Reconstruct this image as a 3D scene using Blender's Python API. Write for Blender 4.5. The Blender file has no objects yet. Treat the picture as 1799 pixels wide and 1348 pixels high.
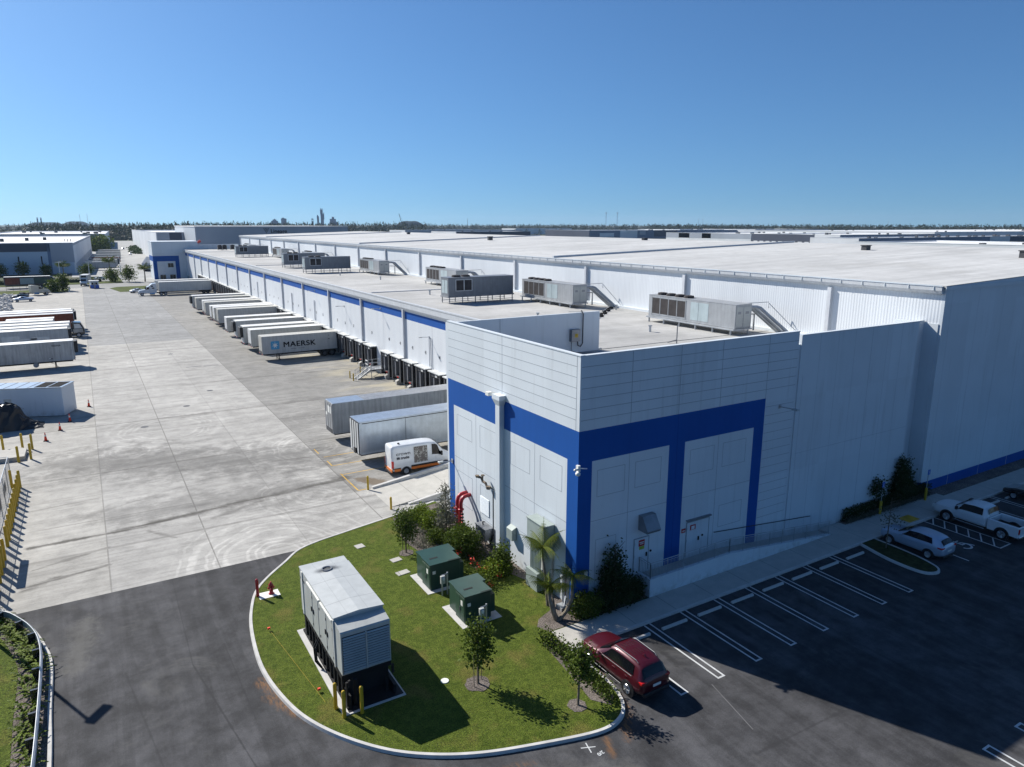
import bpy, math, random
from mathutils import Vector, Matrix
R = math.radians
sc = bpy.context.scene
COL = sc.collection
random.seed(7)
ORD = ['first', 'second', 'third', 'fourth', 'fifth', 'sixth', 'seventh', 'eighth', 'ninth', 'tenth', 'eleventh', 'twelfth', 'thirteenth', 'fourteenth', 'fifteenth', 'sixteenth', 'seventeenth', 'eighteenth', 'nineteenth', 'twentieth', 'last']

# ------------------------------------------------------------------ camera
cam_d = bpy.data.cameras.new("camera")
cam_d.sensor_fit = 'HORIZONTAL'; cam_d.sensor_width = 36.0
cam_d.lens = 36.0 * 1244.0 / 1799.0
cam_d.clip_start = 0.5; cam_d.clip_end = 30000
cam_o = bpy.data.objects.new("camera", cam_d); COL.objects.link(cam_o)
_p, _h, _r = .22117, .5411, .0014
fw = Vector((math.sin(_h)*math.cos(_p), math.cos(_h)*math.cos(_p), -math.sin(_p)))
rt = Vector((math.cos(_h), -math.sin(_h), 0)); up = rt.cross(fw)
rt2 = rt*math.cos(_r) + up*math.sin(_r); up2 = up*math.cos(_r) - rt*math.sin(_r)
cam_o.matrix_world = Matrix.Translation((0, 0, 22)) @ Matrix((rt2, up2, -fw)).transposed().to_4x4()
sc.camera = cam_o

# ------------------------------------------------------------------ world and sun
SUN_EL, SUN_AZ = R(36.7), R(-24.0)          # azimuth clockwise from +Y
w = bpy.data.worlds.new("World"); sc.world = w; w.use_nodes = True
wn = w.node_tree
sky = wn.nodes.new('ShaderNodeTexSky'); sky.sky_type = 'NISHITA'; sky.sun_disc = False
sky.sun_elevation = SUN_EL; sky.sun_rotation = SUN_AZ
sky.altitude = 0; sky.air_density = 1.0; sky.dust_density = 0.6; sky.ozone_density = 9.0
_tc = wn.nodes.new('ShaderNodeTexCoord'); _mp = wn.nodes.new('ShaderNodeMapping'); _mp.inputs['Location'].default_value = (0, 0, .065)
wn.links.new(_tc.outputs['Generated'], _mp.inputs[0]); wn.links.new(_mp.outputs[0], sky.inputs[0])
_tint = wn.nodes.new('ShaderNodeVectorMath'); _tint.operation = 'MULTIPLY'; _tint.inputs[1].default_value = (.90, 1.10, 1.16)
wn.links.new(sky.outputs[0], _tint.inputs[0]); wn.links.new(_tint.outputs[0], wn.nodes['Background'].inputs[0])
wn.nodes['Background'].inputs[1].default_value = 0.064
sd = bpy.data.lights.new("sun", 'SUN'); sd.energy = 5.0; sd.angle = R(0.5); sd.color = (1, .955, .88)
so = bpy.data.objects.new("sun", sd); COL.objects.link(so)
S = Vector((math.sin(SUN_AZ)*math.cos(SUN_EL), math.cos(SUN_AZ)*math.cos(SUN_EL), math.sin(SUN_EL)))
so.rotation_euler = S.to_track_quat('Z', 'Y').to_euler(); so.location = (0, 60, 120)
sc.view_settings.view_transform = 'Standard'; sc.view_settings.look = 'None'
sc.view_settings.exposure = 0.6; sc.view_settings.gamma = 1.0
sc.cycles.max_bounces = 6; sc.cycles.diffuse_bounces = 3; sc.cycles.transparent_max_bounces = 8
sc.cycles.use_denoising = True

# ------------------------------------------------------------------ node helper
class G:
    def __init__(s, name):
        s.m = bpy.data.materials.new(name); s.m.use_nodes = True
        s.t = s.m.node_tree; s.b = s.t.nodes['Principled BSDF']
        s.geo = s.t.nodes.new('ShaderNodeNewGeometry'); s.tc = s.t.nodes.new('ShaderNodeTexCoord')
        s.pos = s.geo.outputs['Position']; s.obj = s.tc.outputs['Object']
    def n(s, t): return s.t.nodes.new(t)
    def put(s, sock, v):
        if isinstance(v, bpy.types.NodeSocket): s.t.links.new(v, sock)
        elif v is not None:
            if isinstance(v, (tuple, list)) and len(v) == 3 and sock.type == 'RGBA': v = (*v, 1)
            sock.default_value = v
    def f(s, op, a, b=None, c=None, clamp=False):
        nd = s.n('ShaderNodeMath'); nd.operation = op; nd.use_clamp = clamp
        for i, v in enumerate((a, b, c)):
            if v is not None: s.put(nd.inputs[i], v)
        return nd.outputs[0]
    def xyz(s, v):
        nd = s.n('ShaderNodeSeparateXYZ'); s.put(nd.inputs[0], v); return nd.outputs
    def mp(s, v, sc_=(1, 1, 1), loc=(0, 0, 0), rot=(0, 0, 0)):
        nd = s.n('ShaderNodeMapping'); s.put(nd.inputs[0], v)
        nd.inputs['Scale'].default_value = sc_; nd.inputs['Location'].default_value = loc; nd.inputs['Rotation'].default_value = rot
        return nd.outputs[0]
    def noise(s, v, sc_=1, det=4, ro=.55, dis=0):
        nd = s.n('ShaderNodeTexNoise'); s.put(nd.inputs['Vector'], v)
        nd.inputs['Scale'].default_value = sc_; nd.inputs['Detail'].default_value = det
        nd.inputs['Roughness'].default_value = ro; nd.inputs['Distortion'].default_value = dis
        return nd.outputs[0]
    def ss(s, x, lo, hi, a=0, b=1):
        nd = s.n('ShaderNodeMapRange'); nd.interpolation_type = 'SMOOTHSTEP'; s.put(nd.inputs[0], x)
        nd.inputs[1].default_value = lo; nd.inputs[2].default_value = hi; nd.inputs[3].default_value = a; nd.inputs[4].default_value = b
        return nd.outputs[0]
    def mix(s, f, a, b, mode='MIX'):
        nd = s.n('ShaderNodeMix'); nd.data_type = 'RGBA'; nd.blend_type = mode
        s.put(nd.inputs[0], f); s.put(nd.inputs[6], a); s.put(nd.inputs[7], b); return nd.outputs[2]
    def mul(s, col, f):            # scale a colour by a grey factor
        nd = s.n('ShaderNodeVectorMath'); nd.operation = 'SCALE'; s.put(nd.inputs[0], col); s.put(nd.inputs[3], f); return nd.outputs[0]
    def wave(s, v, sc_=1, axis='X', dis=0, det=0, dsc=1):
        nd = s.n('ShaderNodeTexWave'); nd.bands_direction = axis; s.put(nd.inputs['Vector'], v)
        nd.inputs['Scale'].default_value = sc_; nd.inputs['Distortion'].default_value = dis
        nd.inputs['Detail'].default_value = det; nd.inputs['Detail Scale'].default_value = dsc
        return nd.outputs[1]
    def bump(s, h, st=.3, d=.02):
        nd = s.n('ShaderNodeBump'); nd.inputs['Strength'].default_value = st; nd.inputs['Distance'].default_value = d
        s.put(nd.inputs['Height'], h); s.t.links.new(nd.outputs[0], s.b.inputs['Normal'])
    def line(s, x, y, x0, y0, x1, y1, wd, nz, soft=.5):
        """1 on the segment (x0,y0)-(x1,y1), fading to 0 at wd, edge broken up by nz"""
        dx, dy = x1-x0, y1-y0; L = math.hypot(dx, dy); ux, uy = dx/L, dy/L
        px = s.f('SUBTRACT', x, x0); py = s.f('SUBTRACT', y, y0)
        al = s.f('ADD', s.f('MULTIPLY', px, ux), s.f('MULTIPLY', py, uy))
        pe = s.f('ABSOLUTE', s.f('SUBTRACT', s.f('MULTIPLY', px, uy), s.f('MULTIPLY', py, ux)))
        ov = s.f('SUBTRACT', s.f('ABSOLUTE', s.f('SUBTRACT', al, L/2)), L/2)
        d = s.f('ADD', pe, s.f('MAXIMUM', ov, 0.0))
        d = s.f('ADD', d, s.f('MULTIPLY', s.f('SUBTRACT', nz, .5), wd*2.2))
        return s.ss(d, wd*soft, wd, 1, 0)
    def out(s, col, rough=.7, spec=.3, metal=0):
        s.put(s.b.inputs['Base Color'], col); s.put(s.b.inputs['Roughness'], rough)
        s.b.inputs['Specular IOR Level'].default_value = spec; s.b.inputs['Metallic'].default_value = metal
        return s.m

def paint(name, col, rough=.45, spec=.4, metal=0, var=.08, sc_=1.2, streak=0, coat=0, grime=.0, gcol=(.12, .1, .07)):
    g = G(name)
    n1 = g.noise(g.obj, sc_, 5)
    c = g.mul(col, g.ss(n1, .25, .75, 1-var, 1+var))
    if streak:
        n2 = g.noise(g.mp(g.obj, (3, 3, .25)), 1.2, 5)
        c = g.mul(c, g.ss(n2, .3, .75, 1, 1-streak))
    if grime:
        n3 = g.noise(g.obj, 2.6, 6, .7)
        c = g.mix(g.ss(n3, .52, .8, 0, grime), c, gcol)
    m = g.out(c, rough, spec, metal)
    if coat: g.b.inputs['Coat Weight'].default_value = coat; g.b.inputs['Coat Roughness'].default_value = .05
    return m

def leafmat(name, c1, c2, c3=None, sc_=2.5):
    g = G(name)
    oi = g.noise(g.obj, sc_, 3, .7); fi = g.noise(g.obj, 22, 1)
    c = g.mix(g.ss(oi, .35, .65), c1, c2)
    c = g.mix(g.ss(fi, .45, .7), c, c3 or c2)
    m = g.out(c, .6, .1)
    tr = g.n('ShaderNodeBsdfTranslucent'); g.put(tr.inputs[0], c)
    mx = g.n('ShaderNodeMixShader'); mx.inputs[0].default_value = .3
    g.t.links.new(g.b.outputs[0], mx.inputs[1]); g.t.links.new(tr.outputs[0], mx.inputs[2])
    g.t.links.new(mx.outputs[0], g.t.nodes['Material Output'].inputs[0])
    return m

MT = {}
WHITE = (.62, .66, .69)
MT['white'] = paint('white_wall_paint', (.60, .645, .68), .55, .3, var=.05, sc_=.25, streak=.045)
def _wall():
    g = G('white_wall_paint'); x, y, z = g.xyz(g.pos)
    n1 = g.noise(g.pos, .3, 5); n2 = g.noise(g.mp(g.pos, (2.4, 2.4, .14)), 1.2, 5, .6); n3 = g.noise(g.pos, 1.7, 6, .7)
    cb = g.n('ShaderNodeCombineXYZ')
    for i_, (s_, w_, o_) in enumerate(((x, 3.65, .1), (y, 3.75, .4), (z, 5.3, 0))): g.put(cb.inputs[i_], g.f('FLOOR', g.f('DIVIDE', g.f('ADD', s_, o_), w_)))
    wn_ = g.n('ShaderNodeTexWhiteNoise'); g.put(wn_.inputs['Vector'], cb.outputs[0])
    f = g.f('MULTIPLY', g.ss(n1, .25, .75, .96, 1.03), g.ss(wn_.outputs[0], 0, 1, .965, 1.025))
    f = g.f('MULTIPLY', f, g.ss(n2, .5, .75, 1, .955))
    run = g.f('MULTIPLY', g.ss(n2, .52, .70), g.ss(g.noise(g.pos, .35, 3), .4, .6, 0, .16))
    dirt = g.f('MULTIPLY', g.ss(z, .9, .1), g.ss(n3, .4, .65, 0, .4))
    col = g.mix(run, g.mul((.60, .645, .68), f), (.33, .34, .34)); col = g.mix(dirt, col, (.25, .22, .17))
    return g.out(col, .55, .3)
MT['blue'] = paint('blue_wall_paint', (.009, .080, .32), .7, .15, var=.05, sc_=.4, streak=.06)
MT['joint'] = paint('faint_joint', (.44, .475, .51), .8, .1)
MT['white'] = _wall()
MT['groove'] = paint('wall_joint', (.30, .33, .36), .8, .1)
MT['grooveblue'] = paint('blue_joint', (.008, .05, .22), .8, .1)
MT['gutter'] = paint('gutter_metal', (.56, .58, .60), .5, .4, .1, var=.06, streak=.08)
MT['pipe'] = paint('downspout_grey', (.58, .60, .63), .5, .4, .05, streak=.08)
MT['black'] = paint('black_rubber', (.012, .012, .013), .75, .3, var=.3)
MT['dkgrey'] = paint('dark_grey', (.06, .062, .068), .6, .3, var=.2, grime=.3)
MT['hole'] = paint('dark_interior', (.006, .006, .007), .9, .1)
MT['metal'] = paint('galvanised', (.42, .44, .46), .4, .5, .5, var=.15, grime=.2)
MT['steel'] = paint('dull_steel', (.22, .23, .25), .45, .5, .5, var=.2, grime=.3)
MT['hvac'] = paint('hvac_panel', (.36, .375, .39), .45, .4, .2, var=.08, streak=.14, grime=.15)
MT['hvacgrey'] = paint('grey_unit_panel', (.20, .215, .235), .45, .4, .2, var=.08, streak=.14, grime=.15)
MT['hvacdk'] = paint('hvac_coil', (.05, .045, .045), .7, .2, var=.3)
MT['hvaclt'] = paint('hvac_door', (.44, .52, .54), .3, .5, .2, var=.08, streak=.1)
MT['yellow'] = paint('safety_yellow', (.55, .36, .02), .5, .4, var=.15, streak=.2, grime=.25, gcol=(.15, .1, .03))
MT['red'] = paint('hydrant_red', (.36, .012, .02), .4, .5, var=.15, grime=.2)
MT['orange'] = paint('cone_orange', (.75, .06, .03), .5, .4, var=.1)
MT['tgreen'] = paint('transformer_green', (.018, .055, .040), .38, .5, var=.12, streak=.1)
MT['gengrey'] = paint('enclosure_paint', (.43, .445, .43), .42, .4, .1, var=.05, streak=.08, grime=.12)
MT['boxgreen'] = paint('pale_green_cabinet', (.30, .35, .33), .45, .4, var=.08, streak=.12)
MT['glass'] = paint('dark_glass', (.005, .006, .008), .08, .45, var=.1)
MT['tyre'] = paint('tyre', (.014, .014, .015), .8, .25, var=.3)
MT['rim'] = paint('alloy_rim', (.42, .43, .45), .3, .6, .8, var=.1)
MT['chrome'] = paint('chrome_trim', (.6, .61, .63), .18, .6, .9)
MT['carred'] = paint('dark_red_paint', (.062, .003, .010), .35, .4, .2, var=.05, coat=.5)
MT['carsilver'] = paint('silver_blue_paint', (.38, .45, .56), .32, .5, .3, var=.04, coat=.6)
MT['carwhite'] = paint('white_vehicle_paint', (.66, .68, .70), .3, .5, var=.04, coat=.5, streak=.04)
MT['carblack'] = paint('black_vehicle_paint', (.015, .016, .02), .25, .5, coat=.7)
MT['carbeige'] = paint('cream_vehicle_paint', (.48, .46, .38), .35, .5, coat=.3, streak=.1)
MT['plastic'] = paint('black_plastic', (.018, .018, .02), .5, .35, var=.2)
MT['tail'] = paint('tail_lamp_red', (.45, .01, .01), .2, .6)
MT['lens'] = paint('lamp_lens', (.6, .62, .62), .12, .8)
MT['orangeband'] = paint('orange_band', (.62, .17, .03), .45, .4, var=.06)
MT['trwhite'] = paint('trailer_white', (.56, .57, .56), .45, .4, var=.06, streak=.14, grime=.22, sc_=.7)
MT['trgrey'] = paint('trailer_grey', (.36, .37, .38), .4, .5, .35, var=.14, streak=.32, grime=.3, sc_=.5)
MT['trcont'] = paint('container_grey', (.47, .48, .47), .5, .4, var=.06, streak=.18, grime=.25, sc_=.8)
MT['trcream'] = paint('container_cream', (.52, .51, .46), .5, .4, var=.06, streak=.18, grime=.3, sc_=.8)
MT['tralu'] = paint('aluminium_roof', (.44, .50, .56), .3, .6, .55, var=.1, streak=.1, grime=.15)
MT['troof'] = paint('trailer_roof_white', (.70, .70, .68), .5, .4, var=.08, grime=.25, sc_=.8)
MT['orangecont'] = paint('rust_orange_container', (.20, .05, .022), .6, .3, var=.2, streak=.3, grime=.2)
MT['mblue'] = paint('emblem_blue', (.07, .32, .55), .5, .3)
MT['ink'] = paint('lettering_dark', (.012, .014, .02), .6, .2)
MT['wink'] = paint('lettering_white', (.7, .7, .7), .6, .2)
MT['signred'] = paint('sign_red', (.4, .02, .02), .5, .3)
MT['signyel'] = paint('sign_yellow', (.35, .42, .05), .5, .3)
MT['signblue'] = paint('sign_blue', (.02, .1, .45), .5, .3)
MT['sticker'] = paint('sticker_white', (.7, .7, .66), .5, .3)
MT['line'] = paint('road_paint_white', (.52, .53, .53), .7, .2, var=.15, grime=.6, gcol=(.1, .1, .1))
MT['satin'] = paint('satin_trim', (.24, .24, .25), .5, .3)
MT['fingergrass'] = paint('shade_darkened_turf', (.040, .046, .018), .95, .1, var=.4, sc_=3)  # grass darkened in its colour to suit the shaded finger
MT['yline'] = paint('road_paint_yellow', (.55, .33, .04), .7, .2, var=.3, grime=.8, gcol=(.35, .33, .29))
MT['kerb'] = paint('kerb_concrete', (.50, .49, .47), .85, .2, var=.12, sc_=1.5, grime=.25, gcol=(.2, .18, .15))
MT['tarp'] = paint('black_tarp', (.010, .010, .012), .42, .45, var=.3)
MT['bark'] = paint('bark', (.16, .13, .10), .9, .1, var=.3, sc_=6)
MT['palmbark'] = paint('palm_bark', (.19, .165, .13), .85, .1, var=.3, sc_=6)
MT['leaf'] = leafmat('leaf_green', (.030, .055, .008), (.075, .115, .014), (.14, .18, .03))
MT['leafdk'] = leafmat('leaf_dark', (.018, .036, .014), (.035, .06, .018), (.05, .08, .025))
MT['leafbr'] = leafmat('leaf_bright', (.075, .115, .010), (.13, .19, .016), (.20, .25, .03))
MT['leafgrey'] = leafmat('leaf_grey', (.09, .10, .07), (.15, .15, .11), (.2, .2, .16))
MT['palmleaf'] = leafmat('palm_leaf', (.035, .075, .010), (.085, .135, .015), (.22, .20, .025), 1.2)
MT['flower'] = paint('red_flower', (.5, .03, .015), .6, .2)
MT['pine'] = leafmat('pine_foliage', (.020, .030, .018), (.032, .044, .024), (.042, .052, .03), .05)
MT['farhill'] = paint('distant_hill', (.035, .05, .06), .95, .05, sc_=.02, var=.3)
MT['farwhite'] = paint('far_white_wall', (.62, .64, .66), .7, .2, sc_=.05)
MT['farroof'] = paint('far_white_roof', (.70, .70, .69), .7, .2, sc_=.05, var=.08)
MT['fargrey'] = paint('far_grey_wall', (.33, .36, .41), .7, .2, sc_=.05)
MT['fardark'] = paint('far_dark_wall', (.07, .08, .11), .7, .2, sc_=.05)
MT['farslate'] = paint('slate_trim', (.14, .20, .30), .7, .2, sc_=.05)
MT['farpale'] = paint('pale_slate_wall', (.42, .50, .58), .7, .2, sc_=.05)
MT['farblue'] = paint('far_slate_wall', (.15, .19, .26), .7, .2, sc_=.05)

# mulch and lawn
def _lawn():
    g = G('lawn_grass')
    a = g.noise(g.pos, .45, 5, .6); b = g.noise(g.pos, 3.2, 5, .7); c = g.noise(g.pos, 17, 4, .75)
    col = g.mix(g.ss(b, .3, .7), (.052, .078, .009), (.103, .134, .020))
    col = g.mix(g.ss(a, .52, .68, 0, .6), col, (.15, .125, .035))
    col = g.mul(col, g.ss(c, .32, .68, .35, 1.6))
    g.bump(c, .9, .06)
    return g.out(col, .9, .1)
MT['lawn'] = _lawn()
def _mulch():
    g = G('mulch')
    a = g.noise(g.pos, 14, 4, .8); b = g.noise(g.pos, 1.1, 3)
    col = g.mix(g.ss(a, .35, .7), (.06, .05, .045), (.30, .26, .23))
    col = g.mul(col, g.ss(b, .3, .7, .75, 1.15)); g.bump(a, .8, .05)
    return g.out(col, .95, .1)
MT['mulch'] = _mulch()

def _yard():
    g = G('yard_concrete'); x, y, z = g.xyz(g.pos)
    big = g.noise(g.pos, .06, 4, .6); mid = g.noise(g.pos, .55, 8, .72); fine = g.noise(g.pos, 6, 4, .7)
    strk = g.noise(g.mp(g.pos, (.06, .9, 1), rot=(0, 0, R(2))), 1.0, 6, .7)
    strk2 = g.noise(g.mp(g.pos, (.12, 3.4, 1), rot=(0, 0, R(-3))), 1.0, 4, .65)
    col = (.348, .338, .316)
    # slab to slab differences
    lane = g.f('MULTIPLY', g.ss(x, 17.55, 17.62), g.ss(y, 54.9, 55.0))
    col = g.mix(lane, col, (.245, .238, .222))
    far = g.f('MULTIPLY', g.ss(y, 149.8, 150.0), g.f('SUBTRACT', 1.0, lane))
    far = g.f('MULTIPLY', far, g.ss(x, -.7, -.6))
    col = g.mix(g.f('MULTIPLY', far, 1.0), col, (.25, .25, .245))
    col = g.mix(g.ss(x, -.7, -.6, .5, 0), col, (.37, .355, .32))
    f = g.f('MULTIPLY', g.ss(big, .3, .7, .88, 1.1), g.ss(mid, .34, .66, .84, 1.09))
    f = g.f('MULTIPLY', f, g.ss(strk, .40, .70, 1.05, .84))
    f = g.f('MULTIPLY', f, g.ss(strk2, .50, .72, 1.02, .86))
    f = g.f('MULTIPLY', f, g.ss(fine, .3, .7, .95, 1.05))
    cell = g.n('ShaderNodeCombineXYZ'); g.put(cell.inputs[0], g.f('FLOOR', g.f('DIVIDE', g.f('ADD', x, .65), 6.15))); g.put(cell.inputs[1], g.f('FLOOR', g.f('DIVIDE', g.f('ADD', y, 17.4), 5.9)))
    wn_ = g.n('ShaderNodeTexWhiteNoise'); wn_.noise_dimensions = '2D'; g.put(wn_.inputs['Vector'], cell.outputs[0])
    f = g.f('MULTIPLY', f, g.ss(wn_.outputs[0], 0, 1, .95, 1.04))
    sm = g.noise(g.mp(g.pos, (.5, 1.1, 1), rot=(0, 0, R(35))), .5, 6, .75, 1.2); f = g.f('MULTIPLY', f, g.ss(sm, .5, .68, 1.02, .86))
    big2 = g.noise(g.pos, .16, 3, .6)
    gr = g.noise(g.pos, 2.4, 8, .8); f = g.f('MULTIPLY', f, g.ss(gr, .52, .74, 1.01, .80))
    # broad traffic grime bands
    gb = g.f('MULTIPLY', g.line(x, y, -3, 76, 16, 66, 7, mid, .05), .42)
    gb2 = g.f('MULTIPLY', g.line(x, y, 0, 60, 17, 57.5, 4, mid, .05), .30)
    f = g.f('MULTIPLY', f, g.f('SUBTRACT', 1.0, g.f('MAXIMUM', gb, gb2)))
    # tyre scrub arcs
    for (cx_, cy_, r0, r1, am) in [(9.5, 46.5, 1.5, 9.0, .26), (1.5, 77, 1.5, 5.2, .22), (18.5, 69, 1.5, 9, .22), (14.5, 56, 1.5, 7, .18), (22, 80, 1, 6, .18), (6, 84, 3, 8, .2), (9, 128, 2, 7, .18)]:
        dx = g.f('SUBTRACT', x, cx_); dy = g.f('SUBTRACT', y, cy_)
        d = g.f('SQRT', g.f('ADD', g.f('MULTIPLY', dx, dx), g.f('MULTIPLY', g.f('MULTIPLY', dy, dy), .7)))
        d = g.f('ADD', d, g.f('MULTIPLY', big2, 2.6))
        rr = g.f('SINE', g.f('ADD', g.f('MULTIPLY', d, 7.5), g.f('MULTIPLY', g.f('SINE', g.f('MULTIPLY', d, 2.3)), 2.2)))
        msk = g.f('MULTIPLY', g.ss(d, r0, r0+.8), g.ss(d, r1-1.5, r1, 1, 0))
        sel = g.noise(g.mp(g.pos, (1, 1, 1), loc=(cx_, 0, 0)), .45, 3)
        f = g.f('MULTIPLY', f, g.f('ADD', 1.0, g.f('MULTIPLY', g.f('MULTIPLY', g.ss(rr, .1, .9), msk), g.ss(sel, .36, .56, 0, am))))
    col = g.mul(col, f)
    # stained joints
    dark = None
    def mx(v):
        nonlocal dark
        dark = v if dark is None else g.f('MAXIMUM', dark, v)
    for l in [(-5.4, 56.2, -.2, 56.2, .42, .95), (-.2, 56.2, 8, 57.3, .55, 1.0), (8, 57.3, 18.2, 58.6, .8, .8), (-4.9, 52.2, -.6, 53.6, .3, .55),
              (-5.4, 49.7, -.6, 50.6, .28, .75), (-5.4, 49.3, -3.6, 50.3, .5, .6), (6.5, 55.2, 12.4, 57.9, .5, .45), (-.5, 71.1, 10.2, 71.2, .2, .55), (-5.7, 63.8, -.9, 64.4, .22, .3),
              (-.5, 88.9, 37, 88.3, .34, .55), (8, 88.4, 25, 89.3, 1.1, .35), (17.9, 107, 37, 105.9, .55, .5), (-5, 72.6, 3, 73.8, 1.0, .22), (2, 66.5, 12, 63.5, .5, .2),
              (-1.5, 60.7, 9.3, 65.5, .3, .22), (2, 55.2, 3.6, 52.9, .28, .5), (13.5, 66.6, 16.8, 66.0, .3, .5), (5, 139, 17.6, 138.6, .3, .45)]:
        mx(g.f('MULTIPLY', g.f('MULTIPLY', g.line(x, y, *l[:5], mid, .0), l[5]), g.ss(strk2, .35, .6, .55, 1.15)))
    yy = g.f('ABSOLUTE', g.f('SUBTRACT', g.f('FRACT', g.f('DIVIDE', g.f('ADD', y, 17.4), 17.7)), .5))
    mx(g.f('MULTIPLY', g.ss(g.f('MULTIPLY', g.f('SUBTRACT', .5, yy), 17.7), .05, .25, 1, 0), .35))
    for k, a in ((5.9, .22),):
        yk = g.f('MULTIPLY', g.f('SUBTRACT', .5, g.f('ABSOLUTE', g.f('SUBTRACT', g.f('FRACT', g.f('DIVIDE', g.f('ADD', y, 17.4), k)), .5))), k)
        mx(g.f('MULTIPLY', g.ss(yk, .03, .14, 1, 0), g.ss(strk, .35, .6, a*1.6, 0)))
    for k, a in ((-.65, .42), (5.6, .55), (11.6, .22), (14.6, .08), (17.6, .5), (31.3, .1)):
        mx(g.f('MULTIPLY', g.ss(g.f('ABSOLUTE', g.f('SUBTRACT', x, k)), .02, .07, 1, 0), g.ss(mid, .35, .6, a*.6, a*1.2)))
    spot = g.noise(g.pos, .35, 5, .75)
    mx(g.ss(spot, .66, .74, 0, .5))
    col = g.mix(dark, col, (.075, .07, .062))
    brn = g.f('MULTIPLY', g.line(x, y, 19, 57.6, 20.8, 54.9, .9, mid), .75)
    brn = g.f('MAXIMUM', brn, g.f('MULTIPLY', g.line(x, y, 20, 56, 24, 54.9, .35, mid), .6))
    col = g.mix(brn, col, (.12, .085, .05))
    yel = g.noise(g.mp(g.pos, (.12, .3, 1)), 1, 4)
    col = g.mix(g.f('MULTIPLY', g.ss(x, 26, 33), g.ss(yel, .45, .65, 0, .5)), col, (.50, .44, .30))
    g.bump(fine, .15, .01)
    return g.out(col, .85, .25)
MT['yard'] = _yard()

def _asph():
    g = G('asphalt'); x, y, z = g.xyz(g.pos)
    big = g.noise(g.pos, .10, 5, .6, .6); mid = g.noise(g.pos, .7, 6, .7); fine = g.noise(g.pos, 18, 3, .8)
    strk = g.noise(g.mp(g.pos, (.9, .07, 1), rot=(0, 0, R(6))), 1, 6, .65, .5)
    f = g.f('MULTIPLY', g.ss(big, .3, .7, .80, 1.25), g.ss(mid, .32, .68, .70, 1.32))
    f = g.f('MULTIPLY', f, g.ss(fine, .25, .75, .78, 1.24)); f = g.f('MULTIPLY', f, g.ss(strk, .38, .66, .80, 1.22))
    col = g.mul((.050, .050, .053), f)
    lite = g.noise(g.pos, .23, 6, .72, .8)
    col = g.mix(g.ss(lite, .54, .72, 0, .5), col, (.12, .118, .112))
    # pale dust by the guard rail and round the island tip
    fl_ = g.noise(g.pos, 1.3, 6, .8, 1.5)
    ds = g.f('MULTIPLY', g.line(x, y, -2.0, 43.5, -2.6, 38.5, 1.1, fl_, .02), .38)
    ds = g.f('MAXIMUM', ds, g.f('MULTIPLY', g.line(x, y, 9, 21.5, 17, 18.6, 1.5, fl_, .02), .4))
    col = g.mix(ds, col, (.17, .165, .15))
    rs = g.noise(g.pos, 1.4, 5, .75)
    rfine = g.ss(g.noise(g.mp(g.pos, (3, .7, 1), rot=(0, 0, R(-25))), 2.2, 5, .75), .38, .62)
    for (a, b, c, d, wd, am) in [(5.3, 32.8, 6.3, 30.0, .55, .75), (6.2, 30.2, 7.0, 28.2, .5, .7), (5.2, 31.4, 6.3, 29.2, .35, .6), (20.1, 25.6, 19.6, 22.2, .38, .8), (19.6, 22.2, 18.2, 20.4, .45, .7), (17.4, 20.9, 17.0, 19.9, .3, .6), (14, 21.3, 11, 22.1, .3, .35), (11, 22.6, 9, 23.9, .3, .3)]:
        col = g.mix(g.f('MULTIPLY', g.f('MULTIPLY', g.line(x, y, a, b, c, d, wd, rs, .0), am), rfine), col, (.22, .11, .045))
    for (a, b, c, d, wd, am) in [(2.7, 46, 2.6, 36, .06, .5), (2.6, 36, 3.9, 27, .07, .7), (-.4, 37, .6, 29, .08, .5), (4.3, 37.2, 4.5, 30, .06, .5), (22.3, 16.9, 28, 16.7, .12, .5), (22, 21.3, 30, 18, .06, .25), (24.5, 19.9, 31, 20, .3, .3), (19, 12, 24, 30, .05, .2)]:
        col = g.mix(g.f('MULTIPLY', g.line(x, y, a, b, c, d, wd, mid, .2), am), col, (.03, .03, .032))
    dr = None
    for xs in (23.9, 26.6, 29.3, 32.0, 34.8, 37.5, 40.3, 43):
        v_ = g.f('MULTIPLY', g.line(x, y, xs-.1, 23.2, xs+.05, 24.4, .3, rs, .0), .45); dr = v_ if dr is None else g.f('MAXIMUM', dr, v_)
    col = g.mix(dr, col, (.018, .018, .018))
    col = g.mix(g.f('MULTIPLY', g.line(x, y, 24.2, 21.2, 23.4, 18, .03, mid, .2), .35), col, (.3, .3, .3))
    g.bump(fine, .25, .01)
    return g.out(col, .88, .22)
MT['asphalt'] = _asph()

def _walk():
    g = G('sidewalk_concrete'); x, y, z = g.xyz(g.pos)
    a = g.noise(g.pos, 1.2, 6, .6); b = g.noise(g.pos, 14, 3)
    col = g.mul((.42, .405, .37), g.f('MULTIPLY', g.ss(a, .25, .75, .9, 1.08), g.ss(b, .3, .7, .96, 1.04)))
    j = g.f('MULTIPLY', g.f('SUBTRACT', .5, g.f('ABSOLUTE', g.f('SUBTRACT', g.f('FRACT', g.f('DIVIDE', x, 3.05)), .5))), 3.05)
    col = g.mix(g.ss(j, .015, .04, .6, 0), col, (.15, .15, .14))
    return g.out(col, .85, .2)
MT['walk'] = _walk()

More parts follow.
